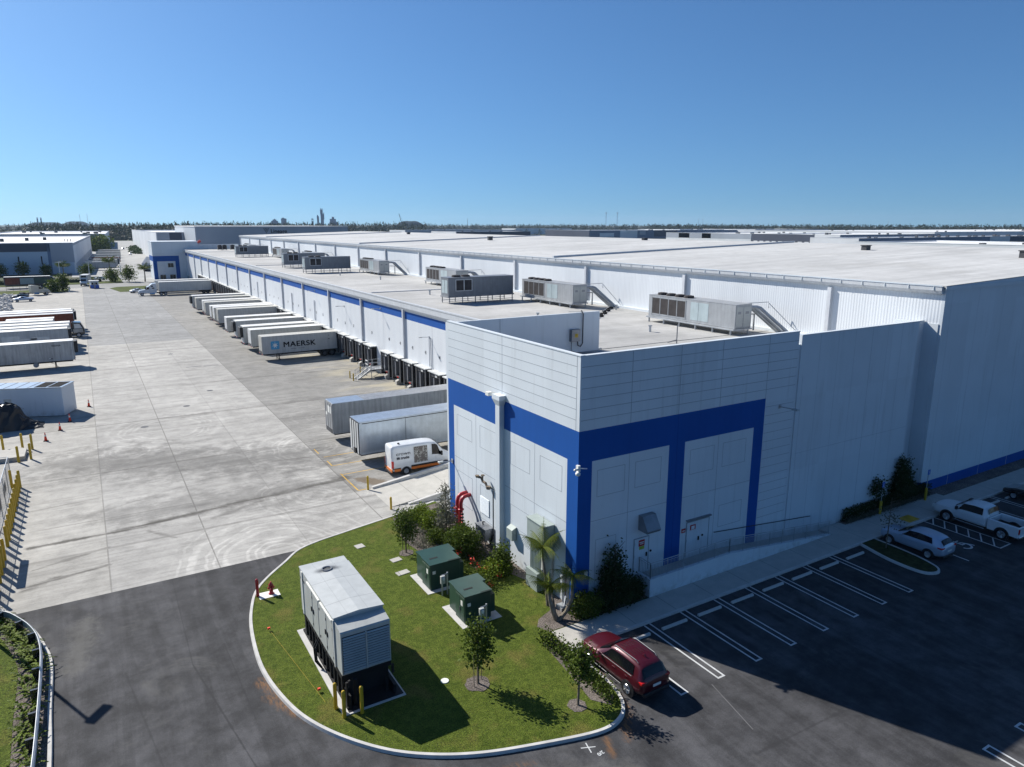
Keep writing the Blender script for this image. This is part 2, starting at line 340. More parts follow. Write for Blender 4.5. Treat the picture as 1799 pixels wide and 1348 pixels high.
def _roof(name, base, jl, dirt=.8):
    g = G(name); x, y, z = g.xyz(g.pos)
    a = g.noise(g.pos, .07, 6, .65); b = g.noise(g.pos, .9, 6, .7); s_ = g.noise(g.mp(g.pos, (.03, .5, 1)), 1, 5, .65)
    f = g.f('MULTIPLY', g.ss(a, .3, .72, 1.07, dirt), g.ss(b, .3, .75, 1.05, .9)); f = g.f('MULTIPLY', f, g.ss(s_, .4, .75, 1.04, .86))
    col = g.mul(base, f)
    col = g.mix(g.ss(b, .60, .78, 0, .4), col, (.36, .32, .25))
    pd = g.noise(g.pos, .13, 5, .6); col = g.mix(g.ss(g.f('ABSOLUTE', g.f('SUBTRACT', pd, .60)), .0, .012, .22, 0), col, (.25, .23, .19)); col = g.mix(g.ss(pd, .60, .62, 0, .10), col, (.28, .26, .22))
    cb = g.n('ShaderNodeCombineXYZ'); g.put(cb.inputs[0], g.f('FLOOR', g.f('DIVIDE', x, 4.2))); g.put(cb.inputs[1], g.f('FLOOR', g.f('DIVIDE', y, 2.3)))
    wn_ = g.n('ShaderNodeTexWhiteNoise'); wn_.noise_dimensions = '2D'; g.put(wn_.inputs['Vector'], cb.outputs[0]); col = g.mul(col, g.ss(wn_.outputs[0], .95, .96, 1, 1.09))
    for k in jl:
        col = g.mix(g.ss(g.f('ABSOLUTE', g.f('SUBTRACT', y, k)), .10, .35, .7, 0), col, (.17, .17, .17))
    yk = g.f('MULTIPLY', g.f('SUBTRACT', .5, g.f('ABSOLUTE', g.f('SUBTRACT', g.f('FRACT', g.f('DIVIDE', y, 3.05)), .5))), 3.05)
    col = g.mix(g.ss(yk, .02, .08, .13, 0), col, (.25, .25, .25))
    return g.out(col, .75, .25)
MT['roofhi'] = _roof('high_roof_membrane', (.49, .49, .48), (85, 168, 268), .86)
MT['roofdock'] = _roof('dock_roof_membrane', (.44, .435, .42), (104, 161, 220), .74)

def _ribs(name, base, pitch, trough_shade=.14):
    g = G(name); x, y, z = g.xyz(g.pos)
    t = g.f('FRACT', g.f('DIVIDE', y, pitch)); r1 = g.f('SINE', g.f('MULTIPLY', t, 6.2832))
    t2 = g.f('FRACT', g.f('DIVIDE', y, pitch*4)); seam = g.ss(g.f('ABSOLUTE', g.f('SUBTRACT', t2, .5)), 0, .02, .25, 0)
    a = g.noise(g.mp(g.pos, (1, .6, .12)), 1, 4)
    f = g.f('MULTIPLY', g.ss(r1, -.3, .6, 1-trough_shade, 1.0), g.ss(a, .3, .7, .97, 1.03))  # shade between the ribs is put into the colour, troughs darker
    col = g.mul(base, f); col = g.mix(seam, col, (.2, .2, .22))
    g.bump(r1, .22, .02)
    return g.out(col, .5, .35)
MT['ribhi'] = _ribs('ribbed_wall_panel', (.66, .69, .72), .26, .05)
MT['ribdock'] = _ribs('dock_wall_panel', (.62, .645, .67), 2.13, .006)
MT['ribfar'] = _ribs('far_ribbed_wall', (.58, .62, .66), 3.2, .35)

def _ground():
    g = G('terrain'); a = g.noise(g.pos, .004, 6, .7); b = g.noise(g.pos, .03, 5, .7)
    col = g.mix(g.ss(a, .42, .56), (.05, .07, .03), (.16, .15, .12)); col = g.mul(col, g.ss(b, .3, .7, .7, 1.2))
    return g.out(col, .95, .1)
MT['terrain'] = _ground()
MT['road'] = paint('road_grey', (.26, .26, .25), .9, .15, var=.12, sc_=.15)
MT['farconc'] = paint('far_yard_concrete', (.34, .34, .33), .9, .15, var=.15, sc_=.08)
MT['fargrass'] = paint('verge_grass', (.065, .085, .016), .95, .1, var=.3, sc_=.3)
def _louv():
    g = G('louvre_blades'); x, y, z = g.xyz(g.obj)
    t = g.f('FRACT', g.f('DIVIDE', z, .15)); col = g.mul((.42, .46, .47), g.ss(t, .0, .5, .55, 1.0)); g.bump(t, .6, .03)
    return g.out(col, .5, .3)
MT['louvre'] = _louv()
def _soot():
    g = G('generator_roof'); x, y, z = g.xyz(g.obj)
    a = g.noise(g.obj, 2, 5)
    dx = g.f('SUBTRACT', x, -.1); dy = g.f('SUBTRACT', y, 2.2)
    d = g.f('SQRT', g.f('ADD', g.f('MULTIPLY', dx, dx), g.f('MULTIPLY', g.f('MULTIPLY', dy, dy), 5)))
    col = g.mul((.46, .475, .465), g.ss(a, .3, .7, .93, 1.04))
    col = g.mix(g.ss(g.f('ADD', d, g.f('MULTIPLY', a, .5)), .45, 1.15, .85, 0), col, (.03, .03, .03))
    for k in (-1.3, 1.0):
        col = g.mix(g.ss(g.f('ABSOLUTE', g.f('SUBTRACT', y, k)), .01, .03, .6, 0), col, (.2, .2, .2))
    for k in (-.55, .45):
        col = g.mix(g.ss(g.f('ABSOLUTE', g.f('SUBTRACT', x, k)), .008, .02, .3, 0), col, (.2, .2, .2))
    return g.out(col, .42, .4, .1)
MT['soot'] = _soot()

# ------------------------------------------------------------------ mesh helper
class MB:
    def __init__(s): s.v = []; s.f = []; s.mi = []
    def face(s, pts, mi=0):
        i = len(s.v); s.v += [tuple(p) for p in pts]; s.f.append(tuple(range(i, i+len(pts)))); s.mi.append(mi); return s
    def box(s, x0, x1, y0, y1, z0, z1, mi=0, top=None):
        if x0 > x1: x0, x1 = x1, x0
        if y0 > y1: y0, y1 = y1, y0
        i = len(s.v)
        s.v += [(x0, y0, z0), (x1, y0, z0), (x1, y1, z0), (x0, y1, z0), (x0, y0, z1), (x1, y0, z1), (x1, y1, z1), (x0, y1, z1)]
        for k, q in enumerate([(3, 2, 1, 0), (4, 5, 6, 7), (0, 1, 5, 4), (1, 2, 6, 5), (2, 3, 7, 6), (3, 0, 4, 7)]):
            s.f.append(tuple(i+a for a in q)); s.mi.append(top if (top is not None and k == 1) else mi)
        return s
    def prism(s, poly, z0, z1, mi=0, top=None):
        n = len(poly); i = len(s.v)
        s.v += [(p[0], p[1], z0) for p in poly] + [(p[0], p[1], z1) for p in poly]
        s.f.append(tuple(i+n+k for k in range(n))); s.mi.append(mi if top is None else top)
        s.f.append(tuple(i+n-1-k for k in range(n))); s.mi.append(mi)
        for k in range(n):
            a, b = k, (k+1) % n; s.f.append((i+a, i+b, i+n+b, i+n+a)); s.mi.append(mi)
        return s
    def extr(s, poly, axis, a0, a1, mi=0):
        """poly in the two other axes (x,z) for axis 'y', (y,z) for 'x'"""
        n = len(poly); i = len(s.v)
        P = (lambda p, a: (p[0], a, p[1])) if axis == 'y' else (lambda p, a: (a, p[0], p[1]))
        s.v += [P(p, a0) for p in poly] + [P(p, a1) for p in poly]
        s.f.append(tuple(i+k for k in range(n))); s.mi.append(mi)
        s.f.append(tuple(i+2*n-1-k for k in range(n))); s.mi.append(mi)
        for k in range(n):
            b = (k+1) % n; s.f.append((i+b, i+k, i+n+k, i+n+b)); s.mi.append(mi)
        return s
    def tube(s, pts, r, n=8, mi=0, cap=True):
        pts = [Vector(p) for p in pts]; rs = r if isinstance(r, (list, tuple)) else [r]*len(pts)
        rings = []; prev = None
        for k, p in enumerate(pts):
            d = (pts[min(k+1, len(pts)-1)] - pts[max(k-1, 0)]).normalized()
            ref = prev if prev else (Vector((0, 0, 1)) if abs(d.z) < .9 else Vector((1, 0, 0)))
            a = (ref - d*ref.dot(d)).normalized(); b = d.cross(a); prev = a
            i = len(s.v)
            for j in range(n):
                t = 2*math.pi*j/n; s.v.append(tuple(p + (a*math.cos(t) + b*math.sin(t))*rs[k]))
            rings.append(i)
        for k in range(len(rings)-1):
            for j in range(n):
                j2 = (j+1) % n; s.f.append((rings[k]+j, rings[k]+j2, rings[k+1]+j2, rings[k+1]+j)); s.mi.append(mi)
        if cap:
            s.f.append(tuple(rings[0]+n-1-j for j in range(n))); s.mi.append(mi)
            s.f.append(tuple(rings[-1]+j for j in range(n))); s.mi.append(mi)
        return s
    def cyl(s, p0, p1, r, n=12, mi=0): return s.tube([p0, p1], r, n, mi)
    def lathe(s, c, prof, n=14, mi=0):      # prof: (r, z)
        i = len(s.v); m = len(prof)
        for r_, z_ in prof:
            for j in range(n):
                t = 2*math.pi*j/n; s.v.append((c[0]+r_*math.cos(t), c[1]+r_*math.sin(t), c[2]+z_))
        for k in range(m-1):
            for j in range(n):
                j2 = (j+1) % n; s.f.append((i+k*n+j, i+k*n+j2, i+(k+1)*n+j2, i+(k+1)*n+j)); s.mi.append(mi)
        s.f.append(tuple(i+n-1-j for j in range(n))); s.mi.append(mi)
        s.f.append(tuple(i+(m-1)*n+j for j in range(n))); s.mi.append(mi)
        return s
    def build(s, name, mats, parent=None, smooth=False, label=None, bevel=0, loc=None):
        me = bpy.data.meshes.new(name); me.from_pydata(s.v, [], s.f)
        if not isinstance(mats, (list, tuple)): mats = [mats]
        for m in mats: me.materials.append(MT[m] if isinstance(m, str) else m)
        me.polygons.foreach_set('material_index', s.mi)
        if smooth: me.polygons.foreach_set('use_smooth', [True]*len(s.f))
        me.update()
        o = bpy.data.objects.new(name, me); COL.objects.link(o)
        if parent: o.parent = parent
        if label: o['label'] = label
        if loc: o.location = loc
        if smooth == 'angle': pass
        if bevel:
            b = o.modifiers.new('bevel', 'BEVEL'); b.width = bevel; b.segments = 2; b.limit_method = 'ANGLE'; b.angle_limit = R(40)
        return o

def tag(o, label, cat, group=None):
    o['label'] = label; o['category'] = cat
    if group: o['group'] = group
    return o
def thing(name, label, cat, loc=(0, 0, 0), rz=0, group=None):
    o = bpy.data.objects.new(name, None); COL.objects.link(o); o.empty_display_size = .3
    o.location = loc; o.rotation_euler = (0, 0, rz); return tag(o, label, cat, group)
def struct(name, mb, mats, kind='structure', **k):
    o = mb.build(name, mats, **k); o['kind'] = kind; return o
_kids = {}
def kids(o): return [c for c in COL.objects if c.parent == o]
def dup(root, loc, rz, label, group=None, scale=None):
    def cp(o, par):
        c = o.copy(); COL.objects.link(c); c.parent = par
        for ch in _kids.setdefault(o.name, kids(o)): cp(ch, c)
        return c
    r = cp(root, None); r.location = loc; r.rotation_euler = (0, 0, rz); r['label'] = label
    if group: r['group'] = group
    if scale: r.scale = scale
    return r
def text_obj(name, body, size, mat, parent, M_, sx=1, off=0, extrude=.004, align='LEFT', space=1.0):
    cu = bpy.data.curves.new(name, 'FONT'); cu.body = body; cu.size = size; cu.extrude = extrude; cu.offset = off
    cu.align_x = align; cu.space_character = space
    t = bpy.data.objects.new(name, cu); COL.objects.link(t)
    dg = bpy.context.evaluated_depsgraph_get(); dg.update()
    me = bpy.data.meshes.new_from_object(t.evaluated_get(dg)); bpy.data.objects.remove(t); bpy.data.curves.remove(cu)
    me.transform(M_ @ Matrix.Scale(sx, 4, (1, 0, 0))); me.materials.clear(); me.materials.append(MT[mat])
    o = bpy.data.objects.new(name, me); COL.objects.link(o); o.parent = parent; return o
def frame(o, xd, yd):       # matrix whose local x,y,z go to xd, yd, xd x yd at point o
    xd = Vector(xd).normalized(); yd = Vector(yd).normalized(); zd = xd.cross(yd)
    m = Matrix((xd, yd, zd)).transposed().to_4x4(); m.translation = Vector(o); return m
# ================================================================== SETTING
def catmull(P, n=6, closed=False):
    out = []; m = len(P)
    for i in range(m-1):
        p0 = P[max(i-1, 0)]; p1 = P[i]; p2 = P[i+1]; p3 = P[min(i+2, m-1)]
        for k in range(n):
            t = k/n
            out.append(tuple(.5*((2*p1[a]) + (-p0[a]+p2[a])*t + (2*p0[a]-5*p1[a]+4*p2[a]-p3[a])*t*t + (-p0[a]+3*p1[a]-3*p2[a]+p3[a])*t**3) for a in (0, 1)))
    out.append(tuple(P[-1])); return out
def offset(P, d):
    out = []
    for i, p in enumerate(P):
        a = Vector(P[max(i-1, 0)]); b = Vector(P[min(i+1, len(P)-1)]); t = (b-a).normalized()
        out.append((p[0]-t.y*d, p[1]+t.x*d))
    return out
def kerb_mb(P, wd, z0, z1, side=1):
    """rounded-top kerb swept along P, lying on the left (side=1) of it"""
    m = MB(); Q = [offset(P, side*o_) for o_ in (0, .03, wd-.02, wd)]; zz = [z0, z1, z1, z0]
    i0 = 0
    for k in range(len(P)):
        for j in range(4): m.v.append((Q[j][k][0], Q[j][k][1], zz[j] if j in (0, 3) else z1))
    for k in range(len(P)-1):
        for j in range(3):
            a = k*4+j; q = (a, a+1, a+5, a+4); m.f.append(q if side < 0 else q[::-1]); m.mi.append(0)
    return m

struct('ground', MB().face([(-9000, -3000, -.08), (9000, -3000, -.08), (9000, 12000, -.08), (-9000, 12000, -.08)]), 'terrain')
struct('yard_paving', MB().box(-70, 37, 46.4, 289, -.3, 0), 'yard')
struct('parking_asphalt', MB().box(-70, 170, -60, 46.4, -.3, 0), 'asphalt')

isl = catmull([(22.3, 49.5), (18.9, 48.55), (15.9, 47.85), (14, 47.4), (12, 46.9), (10.5, 46.2), (9.3, 44.9), (7.9, 43.4), (6.9, 42), (6.3, 40.4), (5.8, 38.2), (5.5, 35.3), (5.5, 33), (5.85, 30.6),
               (6.4, 28.7), (7.4, 26.8), (8.8, 25), (10.4, 23.7), (12.3, 22.7), (14.7, 21.9), (17.2, 21.25), (18.5, 21.35), (19.4, 22), (19.9, 23.2), (20.0, 25.2), (19.9, 27.0)], 6)
struct('island_kerb', kerb_mb(isl, .2, -.01, .15), 'kerb')
lawn_edge = offset(isl, .19)
struct('lawn', MB().prism(lawn_edge + [(19.9, 28.86), (27, 28.86), (27, 30.05), (22.4, 30.05), (22.4, 49.3)], -.2, .125), 'lawn')
struct('planting_bed', MB().prism([(18.2, 47.9), (17.6, 45.5), (17.4, 43.4), (17.7, 41.2), (19.0, 39.4), (20, 37), (21.3, 36.0), (21.9, 34.2), (22.0, 32.5), (21.4, 30.9), (20.0, 30.3), (19.5, 29.7), (19.8, 28.95),
                                   (26.95, 28.95), (26.95, 30.0), (22.34, 30.0), (22.34, 48.9), (20.5, 48.6)], .05, .14), 'mulch')
struct('planting_bed', MB().prism([(18.9, 22.4), (19.45, 22.9), (19.72, 24), (19.74, 26.9), (19.6, 28.6), (18.9, 28.2), (18.6, 25.5), (18.3, 23.2)], .05, .14), 'mulch')
def ring(cx, cy, r, n=18, j=.25):
    return [(cx+r*math.cos(6.283*k/n)*(1+random.uniform(-j, j)*.5), cy+r*math.sin(6.283*k/n)*(1+random.uniform(-j, j)*.5)) for k in range(n)]
for (x_, y_, r_) in [(14.3, 27.0, .62), (17.5, 23.2, .45), (16.8, 41.9, .5)]:
    struct('mulch_ring', MB().prism(ring(x_, y_, r_), .06, .145), 'mulch')
# sidewalk along the south wall, gravel strip beyond
struct('sidewalk', MB().box(19.9, 110, 27.05, 28.86, -.1, .15), 'walk')
struct('sidewalk_kerb', MB().box(19.88, 110, 26.9, 27.05, -.1, .145), 'kerb')
struct('gravel_strip', MB().box(59.0, 110, 28.86, 30.3, -.1, .13), 'mulch')
struct('sidewalk', MB().box(44.4, 46.7, 28.86, 29.95, -.1, .148), 'walk')
struct('planting_bed', MB().prism([(46.7, 29.4), (58.9, 29.5), (58.9, 31.2), (58, 31.6), (54.2, 31.6), (54.2, 30.0), (46.7, 30.0)], -.1, .155), 'mulch')
struct('sidewalk', MB().box(46.7, 59.0, 28.86, 29.45, -.1, .149), 'walk')
struct('tactile_pad', MB().box(51.2, 52.6, 27.15, 28.1, .14, .156), 'yline')
# planted finger between stalls
fing = catmull([(44.75, 27.0), (44.2, 24.5), (44.3, 22.4), (45.1, 21.75), (45.9, 22.1), (46.35, 23.5), (46.5, 25.2), (46.5, 27.0)], 5)
struct('finger_kerb', kerb_mb(fing, .17, -.01, .145), 'kerb')
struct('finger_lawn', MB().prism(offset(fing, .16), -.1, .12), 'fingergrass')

# west verge behind the guard rail
wv = catmull([(-14, 49.2), (-9, 48.6), (-6.6, 47.5), (-5.6, 46.3), (-4.5, 43.9), (-3.85, 41.6), (-3.5, 39.6), (-3.45, 35.5), (-3.35, 31), (-3.3, 18)], 6)
struct('verge_kerb', kerb_mb(wv, .2, -.01, .15, side=-1), 'kerb')
vi = offset(wv, -.19)
struct('verge_bed', MB().prism(vi + [(-40, 18), (-40, 49)], -.2, .12), 'mulch')
struct('verge_lawn', MB().prism(offset(wv, -1.5)[4:] + [(-40, 18), (-40, 47)], .0, .14), 'lawn')

# drive-in ramp up to the dock wall
m = MB(); m.extr([(18.9, .003), (36.9, 1.75), (36.9, -.1), (18.9, -.1)], 'y', 50.3, 54.75); struct('drive_ramp', m, 'walk')
def ramp_wall(y0, y1, x0, x1, h0, h1):
    m = MB(); m.extr([(x0, -.05), (x0, h0), (x1, h1), (x1, -.05)], 'y', y0, y1); return m
struct('ramp_kerb', ramp_wall(54.75, 55.05, 19.1, 36.9, .18, 2.35), 'kerb')
struct('ramp_kerb', ramp_wall(50.0, 50.3, 20.4, 36.9, .10, 2.2), 'kerb')

# painted markings
def stripe(m, x0, y0, x1, y1, wd, z=.006):
    d = Vector((x1-x0, y1-y0)).normalized(); n_ = Vector((-d.y, d.x))*wd/2
    m.face([(x0-n_.x, y0-n_.y, z), (x1-n_.x, y1-n_.y, z), (x1+n_.x, y1+n_.y, z), (x0+n_.x, y0+n_.y, z)])
stallX = [25.05, 27.8, 30.53, 33.26, 36.0, 38.75, 41.5]
for X_ in stallX:
    m = MB(); stripe(m, X_-.2, 26.88, X_-.2, 21.45, .1); stripe(m, X_+.2, 26.88, X_+.2, 21.45, .1); m.box(X_-.25, X_+.25, 21.35, 21.45, 0, .007)
    struct('stall_marking', m, 'line')
m = MB(); stripe(m, 22.75, 24, 22.75, 21.45, .1); stripe(m, 22.35, 24, 22.35, 21.45, .1); m.box(22.3, 22.8, 21.35, 21.45, 0, .007); struct('stall_marking', m, 'line')
m = MB(); stripe(m, 48.85, 26.88, 48.85, 21.7, .1); struct('stall_marking', m, 'line')
m = MB()
stripe(m, 52.75, 26.88, 52.75, 21.6, .1); stripe(m, 54.15, 26.88, 54.15, 21.6, .1); stripe(m, 52.7, 21.6, 54.2, 21.6, .1)
for k in range(6): stripe(m, 52.8, 22.0+k*.85, 54.1, 22.75+k*.85, .09, .0065)
struct('access_aisle_marking', m, 'line')
for X_ in (57.0, 59.75, 62.5, 65.2):
    m = MB(); stripe(m, X_-.2, 26.88, X_-.2, 21.45, .1); stripe(m, X_+.2, 26.88, X_+.2, 21.45, .1); m.box(X_-.25, X_+.25, 21.35, 21.45, 0, .007); struct('stall_marking', m, 'line')
for X_ in (31.15, 33.9, 36.6, 39.4):
    m = MB(); stripe(m, X_-.22, 12.0, X_-.22, 6.5, .1); stripe(m, X_+.22, 12.0, X_+.22, 6.5, .1); m.box(X_-.27, X_+.27, 12.0, 12.1, 0, .007); struct('stall_marking', m, 'line')
# wheelchair symbol
m = MB()
for k in range(14):
    a0 = R(200+k*18); a1 = R(200+(k+1)*18); r0, r1 = .38, .52
    if k < 13: m.face([(51.0+r*math.cos(a), 23.1+r*math.sin(a), .006) for r, a in ((r0, a0), (r1, a0), (r1, a1), (r0, a1))])
stripe(m, 51.0, 23.2, 51.0, 24.0, .13, .008); stripe(m, 51.0, 23.75, 51.4, 23.75, .1, .009); stripe(m, 51.0, 23.25, 51.45, 23.25, .12, .0095); stripe(m, 51.45, 23.25, 51.65, 22.75, .12, .010)
m.cyl((51.0, 24.2, .004), (51.0, 24.2, .0075), .13, 12)
struct('wheelchair_marking', m, 'line')
# utility locate mark
m = MB(); stripe(m, 16.1, 21.0, 16.7, 20.75, .05); stripe(m, 16.33, 20.55, 16.47, 21.15, .05, .007); struct('utility_marking', m, 'line')
t_ = text_obj('utility_lettering', '2/0', .25, 'line', None, frame((16.8, 20.42, .006), (-1, -.1, 0), (.1, -1, 0)), 1, .006); t_['kind'] = 'structure'
for (x0, y0, x1, y1) in [(18, 62.4, 23.3, 62.4), (18, 59.6, 23, 59.6), (17.9, 68.3, 17.9, 66.6), (17.95, 64, 17.95, 62.4), (17.95, 59.9, 17.95, 55.2), (17.95, 55.1, 18.7, 55.1), (18, 65.3, 21, 65.3)]:
    m = MB(); stripe(m, x0, y0, x1, y1, .1, .004); struct('yellow_marking', m, 'yline')
m = MB()
for (x_, y_) in [(9.2, 93.5), (4.0, 85.8), (13, 101), (11.5, 134)]: m.cyl((x_, y_, .002), (x_, y_, .008), .4, 16)
struct('manhole_cover', m, 'dkgrey')
for (x_, y_) in [(15.9, 119.5), (13.4, 119.8)]: struct('drain_grate', MB().box(x_-1.1, x_+1.1, y_-.15, y_+.15, -.01, .006), 'dkgrey')
for (x_, y_, a_, b_) in [(15.8, 41.3, .35, .26), (15.5, 39.4, .42, .26), (14.4, 44.5, .3, .3)]:
    o = struct('utility_cover', MB().box(-a_, a_, -b_, b_, .1, .16), 'walk'); o.location = (x_, y_, 0); o.rotation_euler = (0, 0, .12)
o = struct('cleanout_cover', MB().cyl((13.0, 28.0, .1), (13.0, 28.0, .16), .2, 16), 'sticker')

# roads and land beyond the yard
struct('public_road', MB().box(-600, 600, 291, 309, -.2, -.01), 'road')
struct('gate_apron', MB().box(-5, 12, 288.8, 291.2, -.2, .005), 'yard')
struct('front_verge', MB().prism([(-70, 279), (-20, 275), (-5, 276.5), (-4.6, 289), (-70, 290)], -.1, .05), 'fargrass')
struct('front_verge', MB().prism([(10, 268), (24, 268), (24, 290), (10, 290), (7.5, 285)], -.1, .05), 'fargrass')
struct('roadside_verge', MB().box(-600, 9, 311, 322, -.2, .03), 'fargrass')
struct('roadside_verge', MB().box(9, 13, 311, 350, -.2, .03), 'fargrass')
struct('cross_road', MB().box(-300, 12, 323, 336, -.2, -.012), 'road')
struct('far_lane', MB().box(13, 60, 309, 1085, -.2, .0), 'farconc')
struct('far_lane', MB().box(-4, 13, 352, 1085, -.2, .002), 'farconc')
struct('far_verge', MB().box(0, 13, 336, 352, -.2, .04), 'fargrass')

# ================================================================== MAIN BUILDING
W = thing('cold_storage_warehouse', 'huge white warehouse with royal blue bands and a long row of loading docks', 'warehouse', (40, 46, 0))
def wp(name, m, mats, **k):
    o = m.build(name, mats, None, **k); o.parent = W; o.matrix_parent_inverse = Matrix.Translation((-40, -46, 0)); return o
def sub(name, m, mats, par, **k):
    o = m.build(name, mats, None, **k); o.parent = par; return o
XW, YS = 22.35, 30.04
# --- west wall of the corner block: painted pieces butted edge to edge
def wall_w(m, y0, y1, z0, z1, mi): m.box(XW, XW+.25, y0, y1, z0, z1, mi)
m = MB()
wall_w(m, YS, 46.4, 10.9, 15.1, 0); wall_w(m, YS, 46.4, 9.05, 10.9, 1)
wall_w(m, 45.5, 46.4, 0, 9.05, 1); wall_w(m, YS, 31.1, 0, 9.05, 1); wall_w(m, 31.1, 45.5, 0, 9.05, 0)
ww = wp('west_wall', m, ['white', 'blue'])
g_ = MB()
for z_ in [11.5, 12.1, 12.7, 13.3, 13.9, 14.5]: g_.box(XW-.004, XW, YS+.3, 46.25, z_-.015, z_+.015)
g_.box(XW-.005, XW, 38.42, 38.45, 10.9, 15.1); g_.box(XW-.006, XW, 30.34, 30.37, 10.9, 15.1)
for y_ in (42.09, 34.5): g_.box(XW-.005, XW, y_-.012, y_+.012, .1, 9.05)
g_.box(XW-.004, XW, 31.1, 38.1, 5.18, 5.21); g_.box(XW-.004, XW, 38.75, 45.5, 5.13, 5.16)
def panel_w(g_, y0, y1, z0, z1, t=.012):
    for a in ((y0, y1, z0-t, z0+t), (y0, y1, z1-t, z1+t), (y0-t, y0+t, z0, z1), (y1-t, y1+t, z0, z1)): g_.box(XW-.006, XW, a[0], a[1], a[2], a[3])
for (a, b) in [(42.7, 45.0), (39.2, 41.5), (35.05, 37.35), (31.6, 33.9)]:
    panel_w(g_, a, b, 6.9, 8.45)
    if a != 31.6: panel_w(g_, a, b, 2.7 if a < 36 else 1.7, 4.15)
sub('wall_joints', g_, 'groove', ww)
m = MB().box(XW-.03, XW+.28, YS-.03, 46.43, 15.1, 15.16); wp('coping', m, 'white')
# pilaster downspout chase with hopper head
m = MB().box(XW-.36, XW, 38.18, 38.70, .1, 10.6)
m.v += [(XW-.36, 38.18, 10.6), (XW, 38.18, 10.6), (XW, 38.70, 10.6), (XW-.36, 38.70, 10.6), (XW-.5, 37.95, 11.0), (XW, 37.95, 11.0), (XW, 38.9, 11.0), (XW-.5, 38.9, 11.0)]
b_ = len(m.v)-8
for q in [(0, 1, 5, 4), (1, 2, 6, 5), (2, 3, 7, 6), (3, 0, 4, 7)]: m.f.append(tuple(b_+a for a in q)); m.mi.append(0)
m.box(XW-.5, XW, 37.95, 38.9, 11.0, 11.3); wp('downspout', m, 'white')
# --- south wall of the corner block
def wall_s(m, x0, x1, z0, z1, mi, y=YS): m.box(x0, x1, y, y+.25, z0, z1, mi)
m = MB(); X0 = XW+.25
wall_s(m, X0, 40.3, 10.9, 15.08, 0); wall_s(m, X0, 37.45, 9.05, 10.9, 1); wall_s(m, 37.45, 40.3, 0, 10.9, 0)
wall_s(m, X0, 23.3, 0, 9.05, 1); wall_s(m, 29.1, 30.4, 0, 9.05, 1); wall_s(m, 36.5, 37.45, 0, 9.05, 1)
wall_s(m, 23.3, 29.1, 0, 9.05, 0); wall_s(m, 30.4, 36.5, 0, 9.05, 0)
m.box(XW+.001, XW+.25, YS-.002, YS, 0, 10.9, 1); m.box(XW+.001, XW+.25, YS-.002, YS, 10.9, 15.1, 0)
ws = wp('south_wall', m, ['white', 'blue'])
g_ = MB()
for z_ in [11.5, 12.1, 12.7, 13.3, 13.9, 14.5]: g_.box(XW+.1, 40.3, YS-.006, YS, z_-.015, z_+.015)
for z_ in [k*.6+2.5 for k in range(14)]: g_.box(37.5, 40.3, YS-.006, YS, z_-.013, z_+.013)
for x_ in (26.0, 29.72, 33.2, 37.42): g_.box(x_-.015, x_+.015, YS-.007, YS, 10.9, 15.08)
for x_ in (26.02, 33.3): g_.box(x_-.012, x_+.012, YS-.006, YS, 1.5, 9.05)
g_.box(23.3, 29.1, YS-.005, YS, 5.4, 5.425); g_.box(30.4, 36.5, YS-.005, YS, 5.4, 5.425)
def panel_s(x0, x1, z0, z1, t=.012):
    for a in ((x0, x1, z0-t, z0+t), (x0, x1, z1-t, z1+t), (x0-t, x0+t, z0, z1), (x1-t, x1+t, z0, z1)): g_.box(a[0], a[1], YS-.006, YS, a[2], a[3])
for (a, b) in [(23.7, 25.7), (26.5, 28.5), (30.9, 32.95), (33.75, 35.85)]: panel_s(a, b, 6.85, 8.44)
for (a, b) in [(23.7, 25.2), (33.75, 35.85)]: panel_s(a, b, 2.7 if a > 30 else 1.2, 4.2)
sub('wall_joints', g_, 'groove', ws)
sub('band_joint', MB().box(29.72, 29.745, YS-.005, YS, .1, 10.9), 'grooveblue', ws)
wp('coping', MB().box(XW+.25, 40.32, YS-.03, YS+.28, 15.08, 15.14), 'white')
# door openings on the ramp landing
def door(x0, x1, z0, z1, hx):
    d = wp('door', MB().box(x0, x1, YS-.03, YS, z0, z1), 'white'); f_ = MB()
    for a in ((x0-.05, x0, z0, z1+.05), (x1, x1+.05, z0, z1+.05), (x0, x1, z1, z1+.05)): f_.box(a[0], a[1], YS-.045, YS, a[2], a[3])
    sub('frame', f_, 'groove', d); sub('handle', MB().box(hx-.04, hx+.04, YS-.1, YS-.03, z0+.95, z0+1.2).cyl((hx+.35, YS-.07, z0+1.2), (hx+.35, YS-.03, z0+1.2), .07), 'black', d)
    h_ = MB()
    for z_ in (z0+.3, z0+1.1, z0+1.9): h_.box(x0-.03, x0+.03, YS-.06, YS-.03, z_-.07, z_+.07)
    sub('hinge', h_, 'metal', d)
door(26.65, 27.75, 1.3, 3.5, 27.6); door(30.95, 32.85, 1.3, 3.6, 31.98)
g_ = MB().box(30.85, 32.95, YS-.2, YS, 3.76, 3.82); wp('door_drip_hood', g_, 'steel')
